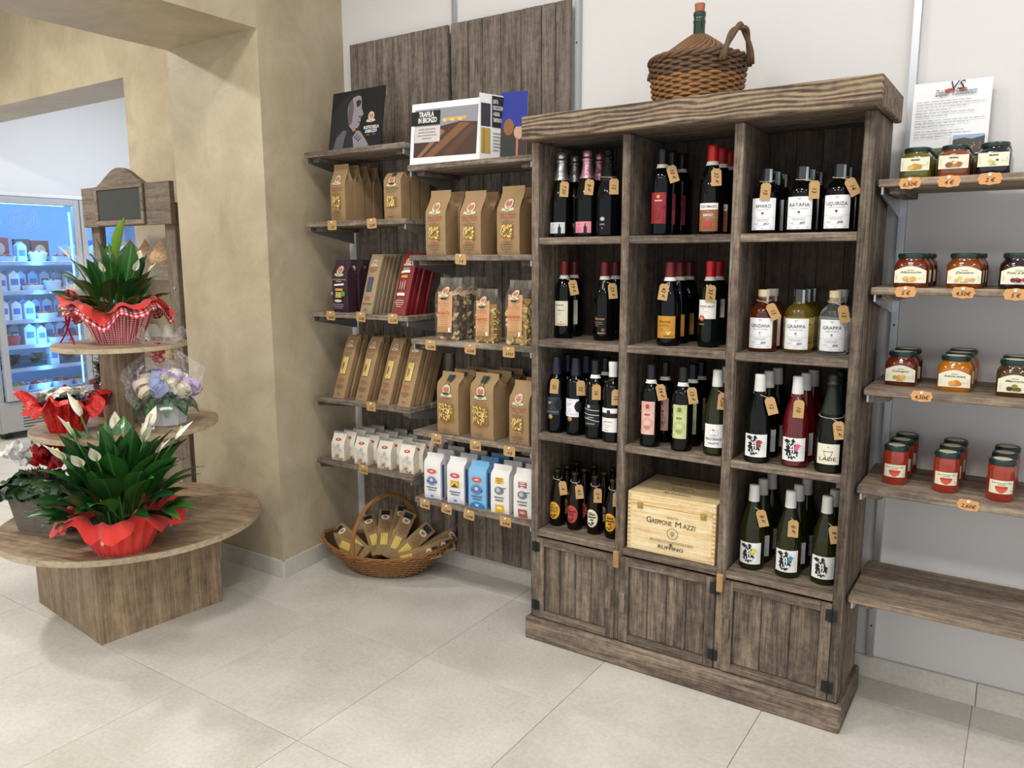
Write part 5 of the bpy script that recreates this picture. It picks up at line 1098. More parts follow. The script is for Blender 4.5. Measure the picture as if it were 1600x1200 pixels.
def dr_page2(P_, W, h):
    P_.rect(.05*W, .52*h, .42*W, .86*h, '#3c3d44'); P_.rect(.05*W, .12*h, .42*W, .5*h, '#c0a24e'); r = random.Random(4)
    for k in range(14): a = r.uniform(.06, .36)*W; P_.rect(a, .13*h, a+.015*W, .49*h, ['#d9c27c', '#a8842f'][k % 2])
    P_.rect(.46*W, .52*h, W, .98*h, '#2a2a2b')
    for k, t in enumerate(('LENTA', 'ESSICCAZIONE', 'A BASSA', 'TEMPERATURA')): P_.text(t, .5*W, (.87-.09*k)*h, .022, W1, 'l', wid=(.2, .44, .26, .42)[k]*W, bold=.02)
    P_.lines(.5*W, .42*h, .44*W, 6, .05*h, .005, '#8a8a88', 4, 'l')
a0, a1 = pxy(640, 255, -.225, ZBB[0]), pxy(749, 246, -.19, ZBB[0])
o1 = sheet('open_brochure', 'open white brochure reading TRAFILA IN BRONZO beside the wine cabinet', 'brochure', a0, a1, .258, .12, dr_page, '#f2f2f1', .003)
a2 = pxy(789, 240, -.06, ZBB[0]); o2 = sheet('right_page', None, None, a1, a2, .268, -.02, dr_page2, '#f2f2f1', .0015); o2.parent = o1; o2.location = a1-a0
def dr_blue(P_, W, h): P_.rect(0, .5*h, W, h, '#1c2f8f'); P_.rect(0, 0, W, .5*h, '#3a2a26'); P_.disc(.3*W, .5*h, .2*W, '#8a5a34', .12*h); P_.disc(.7*W, .42*h, .2*W, '#c49a84', .1*h); P_.poly([(.55*W, .5*h), (.85*W, .5*h), (.7*W, .95*h)], '#1c2f8f'); P_.rect(.1*W, .08*h, .5*W, .3*h, '#23302c'); P_.rect(.6*W, 0, .68*W, .34*h, '#b5705c')
sheet('photo_brochure', 'brochure with deep blue sky picture standing behind the open one', 'brochure', pxy(781, 240, -.1, ZBB[0]), pxy(822, 236, -.07, ZBB[0]), .285, .1, dr_blue, '#e8e8e8', .002)
def dr_sheet(P_, W, h0):
    h = h0*.8; yo = h0*.2; dr_sheet2(P_, W, h); P_.it = [([(x, y+yo) for x, y in v], f, m) for v, f, m in P_.it]; P_.rect(0, 0, W, yo, '#5f7048')
def dr_sheet2(P_, W, h):
    P_.rect(0, 0, W, .2*h, '#5f7048'); r = random.Random(3)
    for k in range(40): x, y = r.uniform(0, .93)*W, r.uniform(.0, .17)*h; P_.poly([(x, y), (x+.05*W, y+.006*h), (x+.06*W, y+.02*h), (x+.01*W, y+.02*h)], ['#6d7d52', '#54663f', '#77855a'][k % 3])
    P_.disc(.47*W, .885*h, .07*W, '#c05048', .02*h); P_.disc(.63*W, .89*h, .05*W, '#c05048', .018*h); P_.text('VS', .57*W, .885*h, .04, '#2f2c2c', shear=.2); P_.text("Dalpian° Il Sottobosco", .55*W, .82*h, .03, '#34323a', shear=.35, wid=.52*W)
    for b_, n_ in ((.76, 4), (.62, 2), (.53, 3), (.4, 3)): P_.lines(.05*W, b_*h, .9*W, n_, .035*h, .0016, '#8f8d92', int(b_*100), 'l')
    P_.rect(.55*W, .1*h, .98*W, .345*h, '#f3f3f3'); P_.rect(.565*W, .11*h, .965*W, .335*h, '#5b5340'); P_.rect(.565*W, .27*h, .965*W, .335*h, '#9fb4cf'); P_.poly([(.565*W, .28*h), (.7*W, .3*h), (.8*W, .28*h), (.965*W, .31*h), (.965*W, .22*h), (.565*W, .22*h)], '#4d4f4c')
    for k in range(30): P_.disc((.58+.37*r.random())*W, (.12+.11*r.random())*h, .012*W, ['#b5744a', '#3f5230', '#c9a27c', '#6b3c28'][k % 4], .01*h, 6)
sheet('info_sheet', 'printed white information sheet standing behind the squat preserve jars', 'paper sheet', pxy(1419, 245, .035, ZR[0]), pxy(1541, 240, .04, ZR[0]), .325, .1, dr_sheet, '#eef0f3', .001)

# ------------------------------------------------------------------ wicker
WICK = pm('brown_wicker', '#8a6238', .55, var=.35, scale=25); WICKD = pm('dark_wicker', '#5f4630', .6, var=.3, scale=25); HONEY = pm('honey_wicker', '#8f5f30', .45, var=.3, scale=30); GREENB = pm('green_demijohn_glass', '#1f4a2c', .05, trans=.5, var=.05, coat=.5)
def weave(mb, N, rows, shape, tr, amp, seg=3, n=5, mi=lambda j: 0):
    """rows of strands passing in front of and behind N stakes; shape(theta, t) -> point, outward normal"""
    for j in range(rows):
        t = (j+.5)/rows; pts = []
        for i in range(N*seg):
            th = 2*PI*i/(N*seg); p, nn = shape(th, t); pts.append(p+nn*(amp*math.cos(N/2*th+PI*j)))
        mb.tube(pts, tr, n, mi(j), closed=True)
D = Vector((at(1090, 120, 1, -.19).x, -.19, ZT)); dj = thing('demijohn', 'green glass demijohn in a wicker basket on top of the wine cabinet', 'demijohn', D)
HB = .142; RB, RR = .138, .157
def shp(th, t): r = RB+(RR-RB)*t**.7; return Vector((r*math.cos(th), r*math.sin(th), .006+t*(HB-.006))), Vector((math.cos(th), math.sin(th), 0))
mb = MB(); weave(mb, 30, 15, shp, .0062, .0055, mi=lambda j: 0 if j < 9 else 1); tag(mb.build('basket_weave', [WICK, WICKD], dj, smooth=True), kind='stuff')
mb = MB()
for k in range(30): a = 2*PI*(k+.5)/30; mb.tube([shp(a, t)[0] for t in (0, .25, .5, .75, 1)], .0045, 6)
tag(mb.build('basket_stakes', WICKD, dj, smooth=True), kind='stuff')
MB().lathe([(0, .004), (RB, .004), (RB-.004, .012), (0, .012)], 24).build('basket_base', WICKD, dj)
mb = MB()
for k in range(3):
    mb.tube([((RR+.002+.006*math.cos(9*a+k*2.1))*math.cos(a), (RR+.002+.006*math.cos(9*a+k*2.1))*math.sin(a), HB+.004+.006*math.sin(9*a+k*2.1)) for a in [2*PI*i/110 for i in range(110)]], .0065, 6, closed=True)
tag(mb.build('braided_rim', WICKD, dj, smooth=True), kind='stuff')
CP = [(.148, HB-.01), (.132, HB+.01), (.1, HB+.036), (.068, HB+.06), (.041, HB+.08), (.026, HB+.09)]
MB().lathe(CP, 32).build('straw_cone', WICKD, dj, smooth=True)
mb = MB()
for k in range(64):
    a = 2*PI*k/64; mb.tube([((r+.002)*math.cos(a+i*.28), (r+.002)*math.sin(a+i*.28), z) for i, (r, z) in enumerate(CP)], [.0065, .006, .0048, .0034, .0022, .0016], 5, k % 2)
tag(mb.build('cone_strands', [WICKD, WICK], dj, smooth=True), kind='stuff')
HB -= .022
MB().lathe([(.0195, HB+.1), (.0195, HB+.15), (.021, HB+.152), (.021, HB+.16), (.0195, HB+.162), (.0205, HB+.175), (.0215, HB+.177), (.0215, HB+.186), (.017, HB+.187), (.017, HB+.1)], 20).build('bottle_neck', GREENB, dj, smooth=True)
MB().lathe([(0, HB+.165), (.0145, HB+.165), (.0155, HB+.187), (.0175, HB+.212), (.0165, HB+.214), (0, HB+.214)], 16).build('cork', pm('reddish_cork', '#a8654a', .8, var=.2, scale=80), dj)
HB += .022
for sgn, tall in ((-1, .045), (1, .08)):
    mb = MB()
    for k in range(2):
        pts = []
        for i in range(25):
            q = i/24; a = PI*q; tw = 10*q+k*PI; base = Vector((sgn*(RR+.012+.012*math.sin(a)), -.06+.12*q if sgn < 0 else -.068+.136*q, HB-.03+math.sin(a)**.7*(tall+.03))); pts.append(base+Vector((.0055*math.cos(tw), 0, .0055*math.sin(tw))))
        mb.tube(pts, .0085, 6)
    mb.build('handle', WICKD, dj, smooth=True).rotation_euler = (0, 0, -.4)
# oval basket on the floor
BC = Vector((-.965, -.12, 0)); bk_ = thing('oval_basket', 'honey brown wicker basket with arched handle on the floor below the shelves', 'basket', BC, .40)
def oshp(th, t):
    c, s_ = math.cos(th), math.sin(th); ex, ey = .15+.185*t**.8, .09+.09*t**.8
    rim = .118+.058*abs(c)**2.2; z = .006+t*(rim-.006)
    p = Vector((ex*c, ey*s_, z)); n_ = Vector((c/ex, s_/ey, -.8/ex)).normalized(); return p, n_
mb = MB(); weave(mb, 44, 17, oshp, .0055, .0062, 3, 5, lambda j: int(j*5 % 7 < 2)); tag(mb.build('basket_weave', [HONEY, WICK], bk_, smooth=True), kind='stuff')
mb = MB()
for k in range(44): a = 2*PI*(k+.5)/44; mb.tube([oshp(a, t)[0] for t in (0, .2, .4, .6, .8, 1.0)], .0026, 5)
tag(mb.build('basket_stakes', HONEY, bk_, smooth=True), kind='stuff')
mb = MB(); mb.add(*(lambda m: (m.v, m.f))(MB().grid(lambda u, v: tuple(oshp(2*PI*u, v*.97)[0]-oshp(2*PI*u, v)[1]*.011), 40, 8, cu=True))); mb.build('weave_gap_shade', pm('shaded_wicker', '#3b2a1a', .8), bk_)  # added dark sheet behind the weave; the shade in its gaps is painted by colour
MB().lathe([(0, .003), (1, .003), (1, .009), (0, .009)], 32).xf(Matrix.Diagonal((.152, .087, 1, 1))).build('basket_base', HONEY, bk_)
mb = MB()
for k in range(3):
    pts = []
    for i in range(160): a = 2*PI*i/160; p, n_ = oshp(a, 1.0); pts.append(p+Vector((n_.x, n_.y, 0))*(.005*math.cos(14*a+k*2.1))+Vector((0, 0, .004+.005*math.sin(14*a+k*2.1))))
    mb.tube(pts, .0042, 5, closed=True)
tag(mb.build('braided_rim', HONEY, bk_, smooth=True), kind='stuff')
mb = MB()
for k in range(3):
    mb.tube([(-.005-.115*math.cos(PI*q)+.006*math.cos(8*q+k*2.1), -.005-.165*math.cos(PI*q), .105+.285*math.sin(PI*q)**.8+.006*math.sin(8*q+k*2.1)) for q in [i/40 for i in range(41)]], .0062, 6)
mb.build('handle', HONEY, bk_, smooth=True)
def dr_bp(P_, w, h):
    P_.rect(-w*.3, h*.86, w*.3, h*.97, '#1f2630'); P_.disc(0, h*.8, w*.3, '#d9d4c4', h*.055); P_.disc(0, h*.8, w*.16, '#b0685c', h*.03); P_.lines(-w*.35, h*.7, w*.7, 5, .011, .003, '#6b4a34', 3); P_.rect(-w*.26, h*.2, w*.26, h*.46, '#c9a83c')
    for k in range(4): P_.rect(-w*.24+w*.13*k, h*.21, -w*.15+w*.13*k, h*.45, '#dcc468')
KR2 = pm('dull_kraft_paper', '#967950', .7, var=.08, scale=30, bump=.15, bscale=30)
def bpack(x, y, z, az, tilt, t, spin=0):
    """packet lying in the basket: foot at x, y, z, pointing to azimuth az, raised by tilt"""
    o = packet('spaghetti_packet', t, 'spaghetti packet', 'packets fanned out in the wicker basket', .07, .03, .25, KR2, dr_bp, (0, 0, 0), 0, 0, .86, .004, 41)
    d = Vector((math.cos(az)*math.cos(tilt), math.sin(az)*math.cos(tilt), math.sin(tilt))); vw = (CAM-Vector((x, y, z))).normalized(); n_ = (vw-d*vw.dot(d)).normalized()
    if spin: n_ = Matrix.Rotation(spin, 3, d) @ n_
    X = (-n_).cross(d).normalized(); X = d.cross(n_).normalized(); M = Matrix((X, -n_, d)).transposed().to_4x4()
    o.rotation_euler = M.to_euler(); o.location = (x, y, z)
BZ = .07
for (x, y, z, az, tl, t, s_) in ((-1.05, -.18, .085, PI*.98, .42, 'packet pointing far left over the basket rim', .2), (-1.0, -.15, .09, 2.62, .62, 'packet tipped left behind the basket handle', 0), (-.98, -.14, .085, 2.2, .85, 'packet leaning left just behind the handle', 0), (-.96, -.1, .09, 1.85, .95, 'packet standing behind the handle, half hidden', 0), (-.93, -.15, .08, 1.45, .95, 'packet standing upright in the middle of the basket', 0), (-.90, -.16, .075, .85, .7, 'packet leaning right in the basket', 0), (-.88, -.19, .085, .45, .3, 'packet lying to the right at the basket front', 0), (-.84, -.13, .09, .55, .35, 'packet lying to the right, behind the front one', 0), (-.82, -.07, .09, .75, .5, 'packet at the back right of the basket', .2), (-1.08, -.21, .1, PI*1.02, .2, 'packet lying flat at the left tip of the basket', 0)):
    bpack(x, y, z, az, tl, 'brown spaghetti '+t, s_)
# ------------------------------------------------------------------ round tiered stand
SC2 = Vector((-1.665, -1.006, 0)); st = thing('tiered_stand', 'three-tiered round wooden display stand on a block base', 'display stand', SC2); SR = -.10
def rotm(a): return Matrix.Rotation(a, 3, 'Z')
ST = [(.405, .536, .028), (.837, .374, .024), (1.186, .265, .022)]
EDGE = wood('laminate_edge', ['#9c8a70', '#b5a488', '#c4b59a'], 0, .5, bump=.05, vary=.03)
for k, (z, r, t) in enumerate(ST):
    MB().lathe([(0, z-t), (r-.003, z-t), (r, z-t+.003), (r, z-.003), (r-.003, z), (0, z)], 96, c=(0, 0, 0)).build('round_top', LAX, st).rotation_euler = (0, 0, .25)
    MB().lathe([(r+.0004, z-t+.002), (r+.001, z-t+.003), (r+.001, z-.003), (r+.0004, z-.002)], 96).build('edge_band', EDGE, st)
hx, hy = .318, .268; R_ = rotm(SR); cb_ = Vector((.07+.005, -.065+.0, 0))
base_c = Vector((-1.697, -1.037, 0))-SC2; zt = ST[0][0]-ST[0][2]
for (c, h_) in (((0, -hy+.009, zt/2), (hx, .009, zt/2)), ((0, hy-.009, zt/2), (hx, .009, zt/2)), ((-hx+.009, 0, zt/2), (.009, hy-.0185, zt/2)), ((hx-.009, 0, zt/2), (.009, hy-.0185, zt/2))):
    MB().obox(base_c+R_ @ Vector(c), h_, R_, bev=.001).build('base_panel', LAZ, st)
zc0, zc1 = ST[0][0], ST[2][0]-ST[2][2]; cw = .068
for (za, zb) in ((ST[0][0], ST[1][0]-ST[1][2]), (ST[1][0], ST[2][0]-ST[2][2])):
    for (c, h_) in (((0, -cw+.009, 0), (cw, .009, 0)), ((0, cw-.009, 0), (cw, .009, 0)), ((-cw+.009, 0, 0), (.009, cw-.0185, 0)), ((cw-.009, 0, 0), (.009, cw-.0185, 0))):
        MB().obox(R_ @ Vector((c[0], c[1], (za+zb)/2)), (h_[0], h_[1], (zb-za)/2), R_, bev=.001).build('column_panel', LAZ, st)

# ------------------------------------------------------------------ plants
def leafmat(k, h_):
    m = pm('leaf_green_'+str(k), h_, .3, var=0, coat=.25); nt = m.node_tree; N = nt.nodes; L = nt.links; b = N['Principled BSDF']; c = lin(h_)
    tc = N.new('ShaderNodeTexCoord'); sp = N.new('ShaderNodeSeparateXYZ'); L.new(tc.outputs['Object'], sp.inputs[0]); ab = N.new('ShaderNodeMath'); ab.operation = 'ABSOLUTE'; L.new(sp.outputs['Y'], ab.inputs[0])
    ad = N.new('ShaderNodeMath'); L.new(sp.outputs['X'], ad.inputs[0]); L.new(sp.outputs['Z'], ad.inputs[1]); m1 = N.new('ShaderNodeMath'); m1.operation = 'MULTIPLY_ADD'; m1.inputs[1].default_value = -1.1; L.new(ab.outputs[0], m1.inputs[0]); L.new(ad.outputs[0], m1.inputs[2])
    sn = N.new('ShaderNodeMath'); sn.operation = 'SINE'; mu = N.new('ShaderNodeMath'); mu.operation = 'MULTIPLY'; mu.inputs[1].default_value = 190; L.new(m1.outputs[0], mu.inputs[0]); L.new(mu.outputs[0], sn.inputs[0])
    mr = N.new('ShaderNodeMapRange'); mr.inputs['From Min'].default_value = -1; L.new(sn.outputs[0], mr.inputs['Value'])
    mx = N.new('ShaderNodeMix'); mx.data_type = 'RGBA'; mx.inputs['A'].default_value = [x*.93 for x in c]+[1]; mx.inputs['B'].default_value = [x*1.14 for x in c]+[1]; L.new(mr.outputs[0], mx.inputs['Factor'])
    lt = N.new('ShaderNodeMath'); lt.operation = 'LESS_THAN'; lt.inputs[1].default_value = .009; L.new(ab.outputs[0], lt.inputs[0]); m2 = N.new('ShaderNodeMix'); m2.data_type = 'RGBA'; m2.inputs['B'].default_value = [c[0]*2.6, c[1]*2, c[2]*2, 1]; L.new(lt.outputs[0], m2.inputs['Factor']); L.new(mx.outputs['Result'], m2.inputs['A']); L.new(m2.outputs['Result'], b.inputs['Base Color'])
    bp = N.new('ShaderNodeBump'); bp.inputs['Strength'].default_value = .12; bp.inputs['Distance'].default_value = .004; L.new(sn.outputs[0], bp.inputs['Height']); L.new(bp.outputs['Normal'], b.inputs['Normal']); return m
LEAF = [leafmat(k, h_) for k, h_ in enumerate(('#1f4a1d', '#2c5f24', '#183c1b'))]; SPATHE = pm('white_spathe', '#e6e3d2', .5, var=.06); SPADIX = pm('pale_spadix', '#c9c48a', .7); STEMG = pm('green_stem', '#3f6b2c', .45)
LPALE = pm('young_leaf', '#7fae3a', .4, var=.15)
def leafmesh(phi0, bend, wid, pet, nl=12, seed=0):
    """unit-length leaf: stalk then blade, curving outwards"""
    pts = [Vector((0, 0, 0))]; a = math.radians(phi0)
    for k in range(nl):
        t = (k+1)/nl; ang = a-math.radians(bend)*max(0, t-pet*.4)**1.25; pts.append(pts[-1]+Vector((math.cos(ang), 0, math.sin(ang)))/nl)
    mb = MB(); vs = []; fs = []
    for k, p in enumerate(pts):
        t = k/nl; s_ = (t-pet)/(1-pet); w_ = .008 if s_ <= 0 else .008*(1-s_)+wid*max(0, math.sin(PI*min(1, s_)**.78))**.85; up_ = Vector((0, 0, 1)) if k == 0 else (pts[k]-pts[k-1]).normalized(); nrm = Vector((-up_.z, 0, up_.x)); cur = .22*w_
        vs += [p+Vector((0, -w_, 0))+nrm*cur+nrm*.012*math.sin(9*t+seed)*(s_ > 0), p+Vector((0, -w_*.5, 0))+nrm*cur*.15, p, p+Vector((0, w_*.5, 0))+nrm*cur*.15, p+Vector((0, w_, 0))+nrm*cur+nrm*.012*math.sin(8*t+seed+2)*(s_ > 0)]
    for k in range(len(pts)-1):
        for i in range(4): fs.append((k*5+i, (k+1)*5+i, (k+1)*5+i+1, k*5+i+1))
    return mb.add(vs, fs)
def cached(key, fn, name, mats, smooth=True):
    if key not in MESHC: o = fn().build(name, mats, None, smooth=smooth); MESHC[key] = (o.data, name); bpy.data.objects.remove(o)
    o = bpy.data.objects.new(name, MESHC[key][0]); C.objects.link(o); return o
LV = [(88, 22, .115, .36), (82, 42, .12, .38), (73, 58, .125, .38), (60, 66, .125, .34), (44, 70, .12, .3)]
def spathe_mesh():
    mb = MB(); mb.tube([(0, 0, 0), (.02, 0, .3), (.05, 0, .62), (.09, 0, .8)], .0075, 6, 1)
    def g(u, v):
        w_ = .05*math.sin(PI*min(1, v*.97+.02)**.7); a = (u-.5)*2.6; return (.09+.07*v-.05*math.cos(a)*w_/.05*.6, w_*math.sin(a), .78+.19*v)
    mb.grid(g, 7, 9, 0); mb.tube([(.085, 0, .8), (.095, 0, .86), (.1, 0, .9)], .011, 6, 2); return mb
def lily(root, n, Lm, seed, nf, Lf, spread=1.0, z0=0, lean=(0, 0), outer=(1, 1, .95, .85, .75)):
    r = random.Random(seed)
    for k in range(n):
        i = min(4, int(5*(k/n)**.9)); a = k*2.39996+r.uniform(-.3, .3); m = r.randrange(3); L = Lm*r.uniform(.75, 1.05)*outer[i]
        o = cached(('leaf', i, m), lambda: leafmesh(LV[i][0], LV[i][1], LV[i][2], LV[i][3], seed=m), 'leaf', [LEAF[m]]); o.parent = root; q = .03+.02*i
        o.location = (q*math.cos(a)*spread+lean[0], q*math.sin(a)*spread+lean[1], z0); o.rotation_euler = (r.uniform(-.3, .3), r.uniform(-.1, .1), a+r.uniform(-.5, .5)); o.scale = (L*spread, L*1.15, L)
    for k in range(nf):
        o = cached(('spathe',), spathe_mesh, 'flower', [SPATHE, STEMG, SPADIX]); o.parent = root; a = 2*PI*k/nf+r.uniform(-.3, .3); L = Lf*r.uniform(.75, 1.08)
        o.location = (.04*math.cos(a), .04*math.sin(a), z0); o.rotation_euler = (r.uniform(-.3, .3), r.uniform(.1, .5), a); o.scale = (L, L, L)
def frill(R0, R1, H, Rm, drop, nr, seed, amp, n=96):
    """paper wrap: rises from a base circle, flares and ruffles"""
    r = random.Random(seed); ph = [r.uniform(0, 6.28) for _ in range(6)]
    def g(u, v):
        a = 2*PI*u
        if v < .55: q = v/.55; rr = R0+(R1-R0)*q; z = H*q; rf = .015*q*math.sin(17*a+ph[0])*R1/.1+.004*math.sin(31*a+ph[1])
        else:
            q = (v-.55)/.45; rr = R1+(Rm-R1)*q; wv = math.sin(nr*a+ph[2])+.6*math.sin((nr*2+1)*a+ph[3])+.35*math.sin((nr*3+2)*a+ph[4]); z = H+.05*math.sin(PI*q*.8)-drop*q*q+amp*q*wv; rf = .02*q*math.sin((nr+3)*a+ph[5])+.01*math.sin(17*a+ph[0])
        return ((rr+rf)*math.cos(a), (rr+rf)*math.sin(a), z)
    return MB().grid(g, n, 16, cu=True)
REDT = pm('red_tissue', '#d63328', .75, var=.1, bump=.3, bscale=40, sheen=.3); REDF = pm('red_crepe_foil', '#c3241e', .38, var=.15, bump=.7, bscale=60)
SOIL = pm('dark_soil', '#2a1f17', .9, var=.3, scale=60, bump=.6)
def gingham():
    m = bpy.data.materials.new('red_gingham'); m.use_nodes = True; nt = m.node_tree; N = nt.nodes; L = nt.links; b = N['Principled BSDF']; b.inputs['Roughness'].default_value = .7
    uv = N.new('ShaderNodeUVMap'); sp = N.new('ShaderNodeSeparateXYZ'); L.new(uv.outputs[0], sp.inputs[0]); out = []
    for ax in ('X', 'Y'):
        fr = N.new('ShaderNodeMath'); fr.operation = 'FRACT'; L.new(sp.outputs[ax], fr.inputs[0]); gt = N.new('ShaderNodeMath'); gt.operation = 'GREATER_THAN'; gt.inputs[1].default_value = .5; L.new(fr.outputs[0], gt.inputs[0]); out.append(gt)
    ad = N.new('ShaderNodeMath'); L.new(out[0].outputs[0], ad.inputs[0]); L.new(out[1].outputs[0], ad.inputs[1]); hf = N.new('ShaderNodeMath'); hf.operation = 'MULTIPLY'; hf.inputs[1].default_value = .5; L.new(ad.outputs[0], hf.inputs[0])
    rp = N.new('ShaderNodeValToRGB'); e = rp.color_ramp.elements; e[0].color = lin('#f0e6e2')+[1]; e[1].color = lin('#a8121c')+[1]; q = e.new(.5); q.color = lin('#d2606a')+[1]; rp.color_ramp.interpolation = 'CONSTANT'; e[1].position = .4; e[2].position = .9
    e[1].color = lin('#d2606a')+[1]; e[2].color = lin('#a8121c')+[1]
    L.new(hf.outputs[0], rp.inputs['Fac']); L.new(rp.outputs['Color'], b.inputs['Base Color']); return m
GING = gingham()
def add_uv(o, nu, nv, fu, fv, cu=True):
    me = o.data; uv = me.uv_layers.new(name='UVMap')
    for p in me.polygons:
        for li in p.loop_indices:
            vi = me.loops[li].vertex_index; i, j = vi % nu, vi//nu; u = i/nu
            if cu and i == 0 and max(me.loops[l].vertex_index % nu for l in p.loop_indices) > 1: u = 1
            uv.data[li].uv = (u*fu, j/(nv-1)*fv)
def plant_root(name, label, cat, u, v, z, r):
    p = at(u, v, 2, z); d = Vector((p.x-CAM.x, p.y-CAM.y, 0)).normalized()*r; return thing(name, label, cat, (p.x+d.x, p.y+d.y, z))
# large peace lily, lowest tier
o = plant_root('peace_lily', 'large peace lily in ruffled red tissue on the lowest tier', 'potted plant', 194, 868, ST[0][0], .1)
w_ = frill(.1, .145, .13, .225, .04, 5, 3, .028).build('tissue_wrap', REDT, o, smooth=True)
MB().lathe([(0, .002), (.095, .002), (.125, .12), (.118, .122), (.115, .112), (0, .112)], 28).build('pot', pm('brown_plastic_pot', '#6b4030', .5), o, smooth=False); MB().lathe([(0, .118), (.114, .113)], 24).build('soil', SOIL, o)
MB().lathe([(0, 0), (.012, 0), (.012, .0008), (0, .0008)], 16).xf(Matrix.Translation((.085, -.125, .075)) @ Matrix.Rotation(PI/2-.3, 4, 'X') @ Matrix.Rotation(0, 4, 'Z')).build('round_sticker', paper('#eddad4'), o)
lily(o, 84, .41, 5, 14, .52, 1.0, .11, outer=(1, 1, .9, .74, .62))
# smaller peace lily, top tier
o = plant_root('peace_lily', 'peace lily in red gingham paper with a bow on the top tier', 'potted plant', 187, 537, ST[2][0], .085)
w_ = frill(.085, .125, .115, .2, .03, 3, 8, .03, 96).build('gingham_wrap', GING, o, smooth=True); add_uv(w_, 96, 16, 70, 26)
w2 = frill(.074, .108, .118, .205, -.005, 3, 8, .034, 96).build('red_lining', REDT, o, smooth=True)
MB().lathe([(0, .002), (.08, .002), (.105, .105), (.1, .107), (.098, .1), (0, .1)], 28).build('pot', pm('brown_plastic_pot', '#6b4030', .5), o); MB().lathe([(0, .104), (.097, .101)], 24).build('soil', SOIL, o)
lily(o, 54, .33, 12, 6, .36, 1.0, .1, outer=(1, .95, .8, .62, .5))
l_ = cached(('leaf', 'young'), lambda: leafmesh(88, 25, .1, .6), 'young_leaf', [LPALE]); l_.parent = o; l_.location = (0, 0, .1); l_.scale = (.44,)*3; l_.rotation_euler = (0, 0, .6)
# ribbon bow with curling tails on the left of the wrap
RIB = pm('dotted_red_ribbon', '#c01f33', .3, var=.35, scale=90, coat=.3); bw = bpy.data.objects.new('bow', None); C.objects.link(bw); bw.parent = o; bw.location = (-.12, -.12, .16)
for k in range(7):
    a = 2*PI*k/7; rr = .055
    MB().grid(lambda u, v: (math.cos(a)*(.008+rr*math.sin(PI*u))-math.sin(a)*(v-.5)*.03, -.02*math.sin(2*PI*u)-.01*k*.3, math.sin(a)*(.008+rr*math.sin(PI*u))+math.cos(a)*(v-.5)*.03+.015*math.sin(2*PI*u)), 14, 3).build('bow_loop', RIB, bw, smooth=True)
for k, (dx, dz, s_) in enumerate(((-.05, -.2, 1), (.04, -.17, -1), (-.02, -.12, 1))):
    MB().grid(lambda u, v: (dx*u+.03*s_*math.sin(5*u), -.02-.03*u+(v-.5)*.008, dz*u+.01*math.sin(7*u)), 22, 2).build('bow_tail', RIB, bw, smooth=True)
# kalanchoe in red foil, middle tier
o = plant_root('kalanchoe', 'small white-flowered kalanchoe in crinkled red foil on the middle tier', 'potted plant', 106, 677, ST[1][0], .065)
frill(.062, .085, .09, .158, .0, 4, 21, .03).build('foil_wrap', REDF, o, smooth=False)
MB().lathe([(0, .002), (.058, .002), (.075, .09), (0, .085)], 20).build('pot', pm('brown_plastic_pot', '#6b4030', .5), o)
def kal_leaf(): return MB().grid(lambda u, v: (.09*v, (u-.5)*.075*math.sin(PI*min(1, v*.95+.04)), .02*math.sin(PI*v)+.004*math.sin(8*v)), 5, 7)
r = random.Random(31)
for k in range(14):
    q = cached(('kal',), kal_leaf, 'leaf', [LEAF[2]]); q.parent = o; q.location = (0, 0, .1+.008*(k % 3)); q.rotation_euler = (0, r.uniform(-.35, -.05), k*2.4); q.scale = (1.2,)*3
WFL = pm('white_petal', '#e9e6dc', .55, var=.04); YC = pm('flower_eye', '#c9c48a', .6)
def star(n=5, R=.014):
    def f():
        mb = MB()
        for k in range(n):
            a = 2*PI*k/n; c, s_ = math.cos(a), math.sin(a); mb.add([(0, 0, 0), (R*.6*c-R*.38*s_, R*.6*s_+R*.38*c, .003), (R*c, R*s_, .001), (R*.6*c+R*.38*s_, R*.6*s_-R*.38*c, .003)], [(0, 3, 2, 1)])
        mb.lathe([(R*.2, .001), (0, .004)], 6, 1); return mb
    return f
for k in range(34):
    q = cached(('star',), star(), 'flower', [WFL, YC]); q.parent = o; a = k*2.4; rr = .085*math.sqrt((k+.5)/34); q.location = (rr*math.cos(a), rr*math.sin(a), .172-3*rr*rr+r.uniform(-.006, .006)); q.rotation_euler = (-rr*5*math.sin(a)+.25, rr*5*math.cos(a)+.2, r.uniform(0, 6)); q.scale = (2.0,)*3
# bouquet in white pot, cellophane
o = plant_root('flower_arrangement', 'lilac and cream flowers in a white pot wrapped in cellophane on the middle tier', 'flower arrangement', 262, 667, ST[1][0], .075)
MB().lathe([(0, .002), (.072, 0), (.078, .004), (.094, .112), (.09, .113), (.086, .1), (0, .1)], 8).build('pot', pm('matt_white_pot', '#d5d8dc', .5, var=.03), o)
def rose():
    mb = MB(); 
    for k in range(9):
        a0 = k*2.4; t = k/9; R = .010+.020*t; mb.grid(lambda u, v: ((R+.004*v)*math.cos(a0+(u-.5)*1.9), (R+.004*v)*math.sin(a0+(u-.5)*1.9), -.012+(.03-.014*t)*v-.004*abs(u-.5)), 5, 4)
    mb.lathe([(0, -.016), (.012, -.014), (.02, -.004), (.012, .008), (0, .012)], 8); return mb
FC = [pm('petal_'+h_[1:], h_, .6, var=.08) for h_ in ('#c3a4d6', '#e8e2c9', '#a8b2dc', '#e9e6dc', '#b58fcf', '#d9c8a8')]
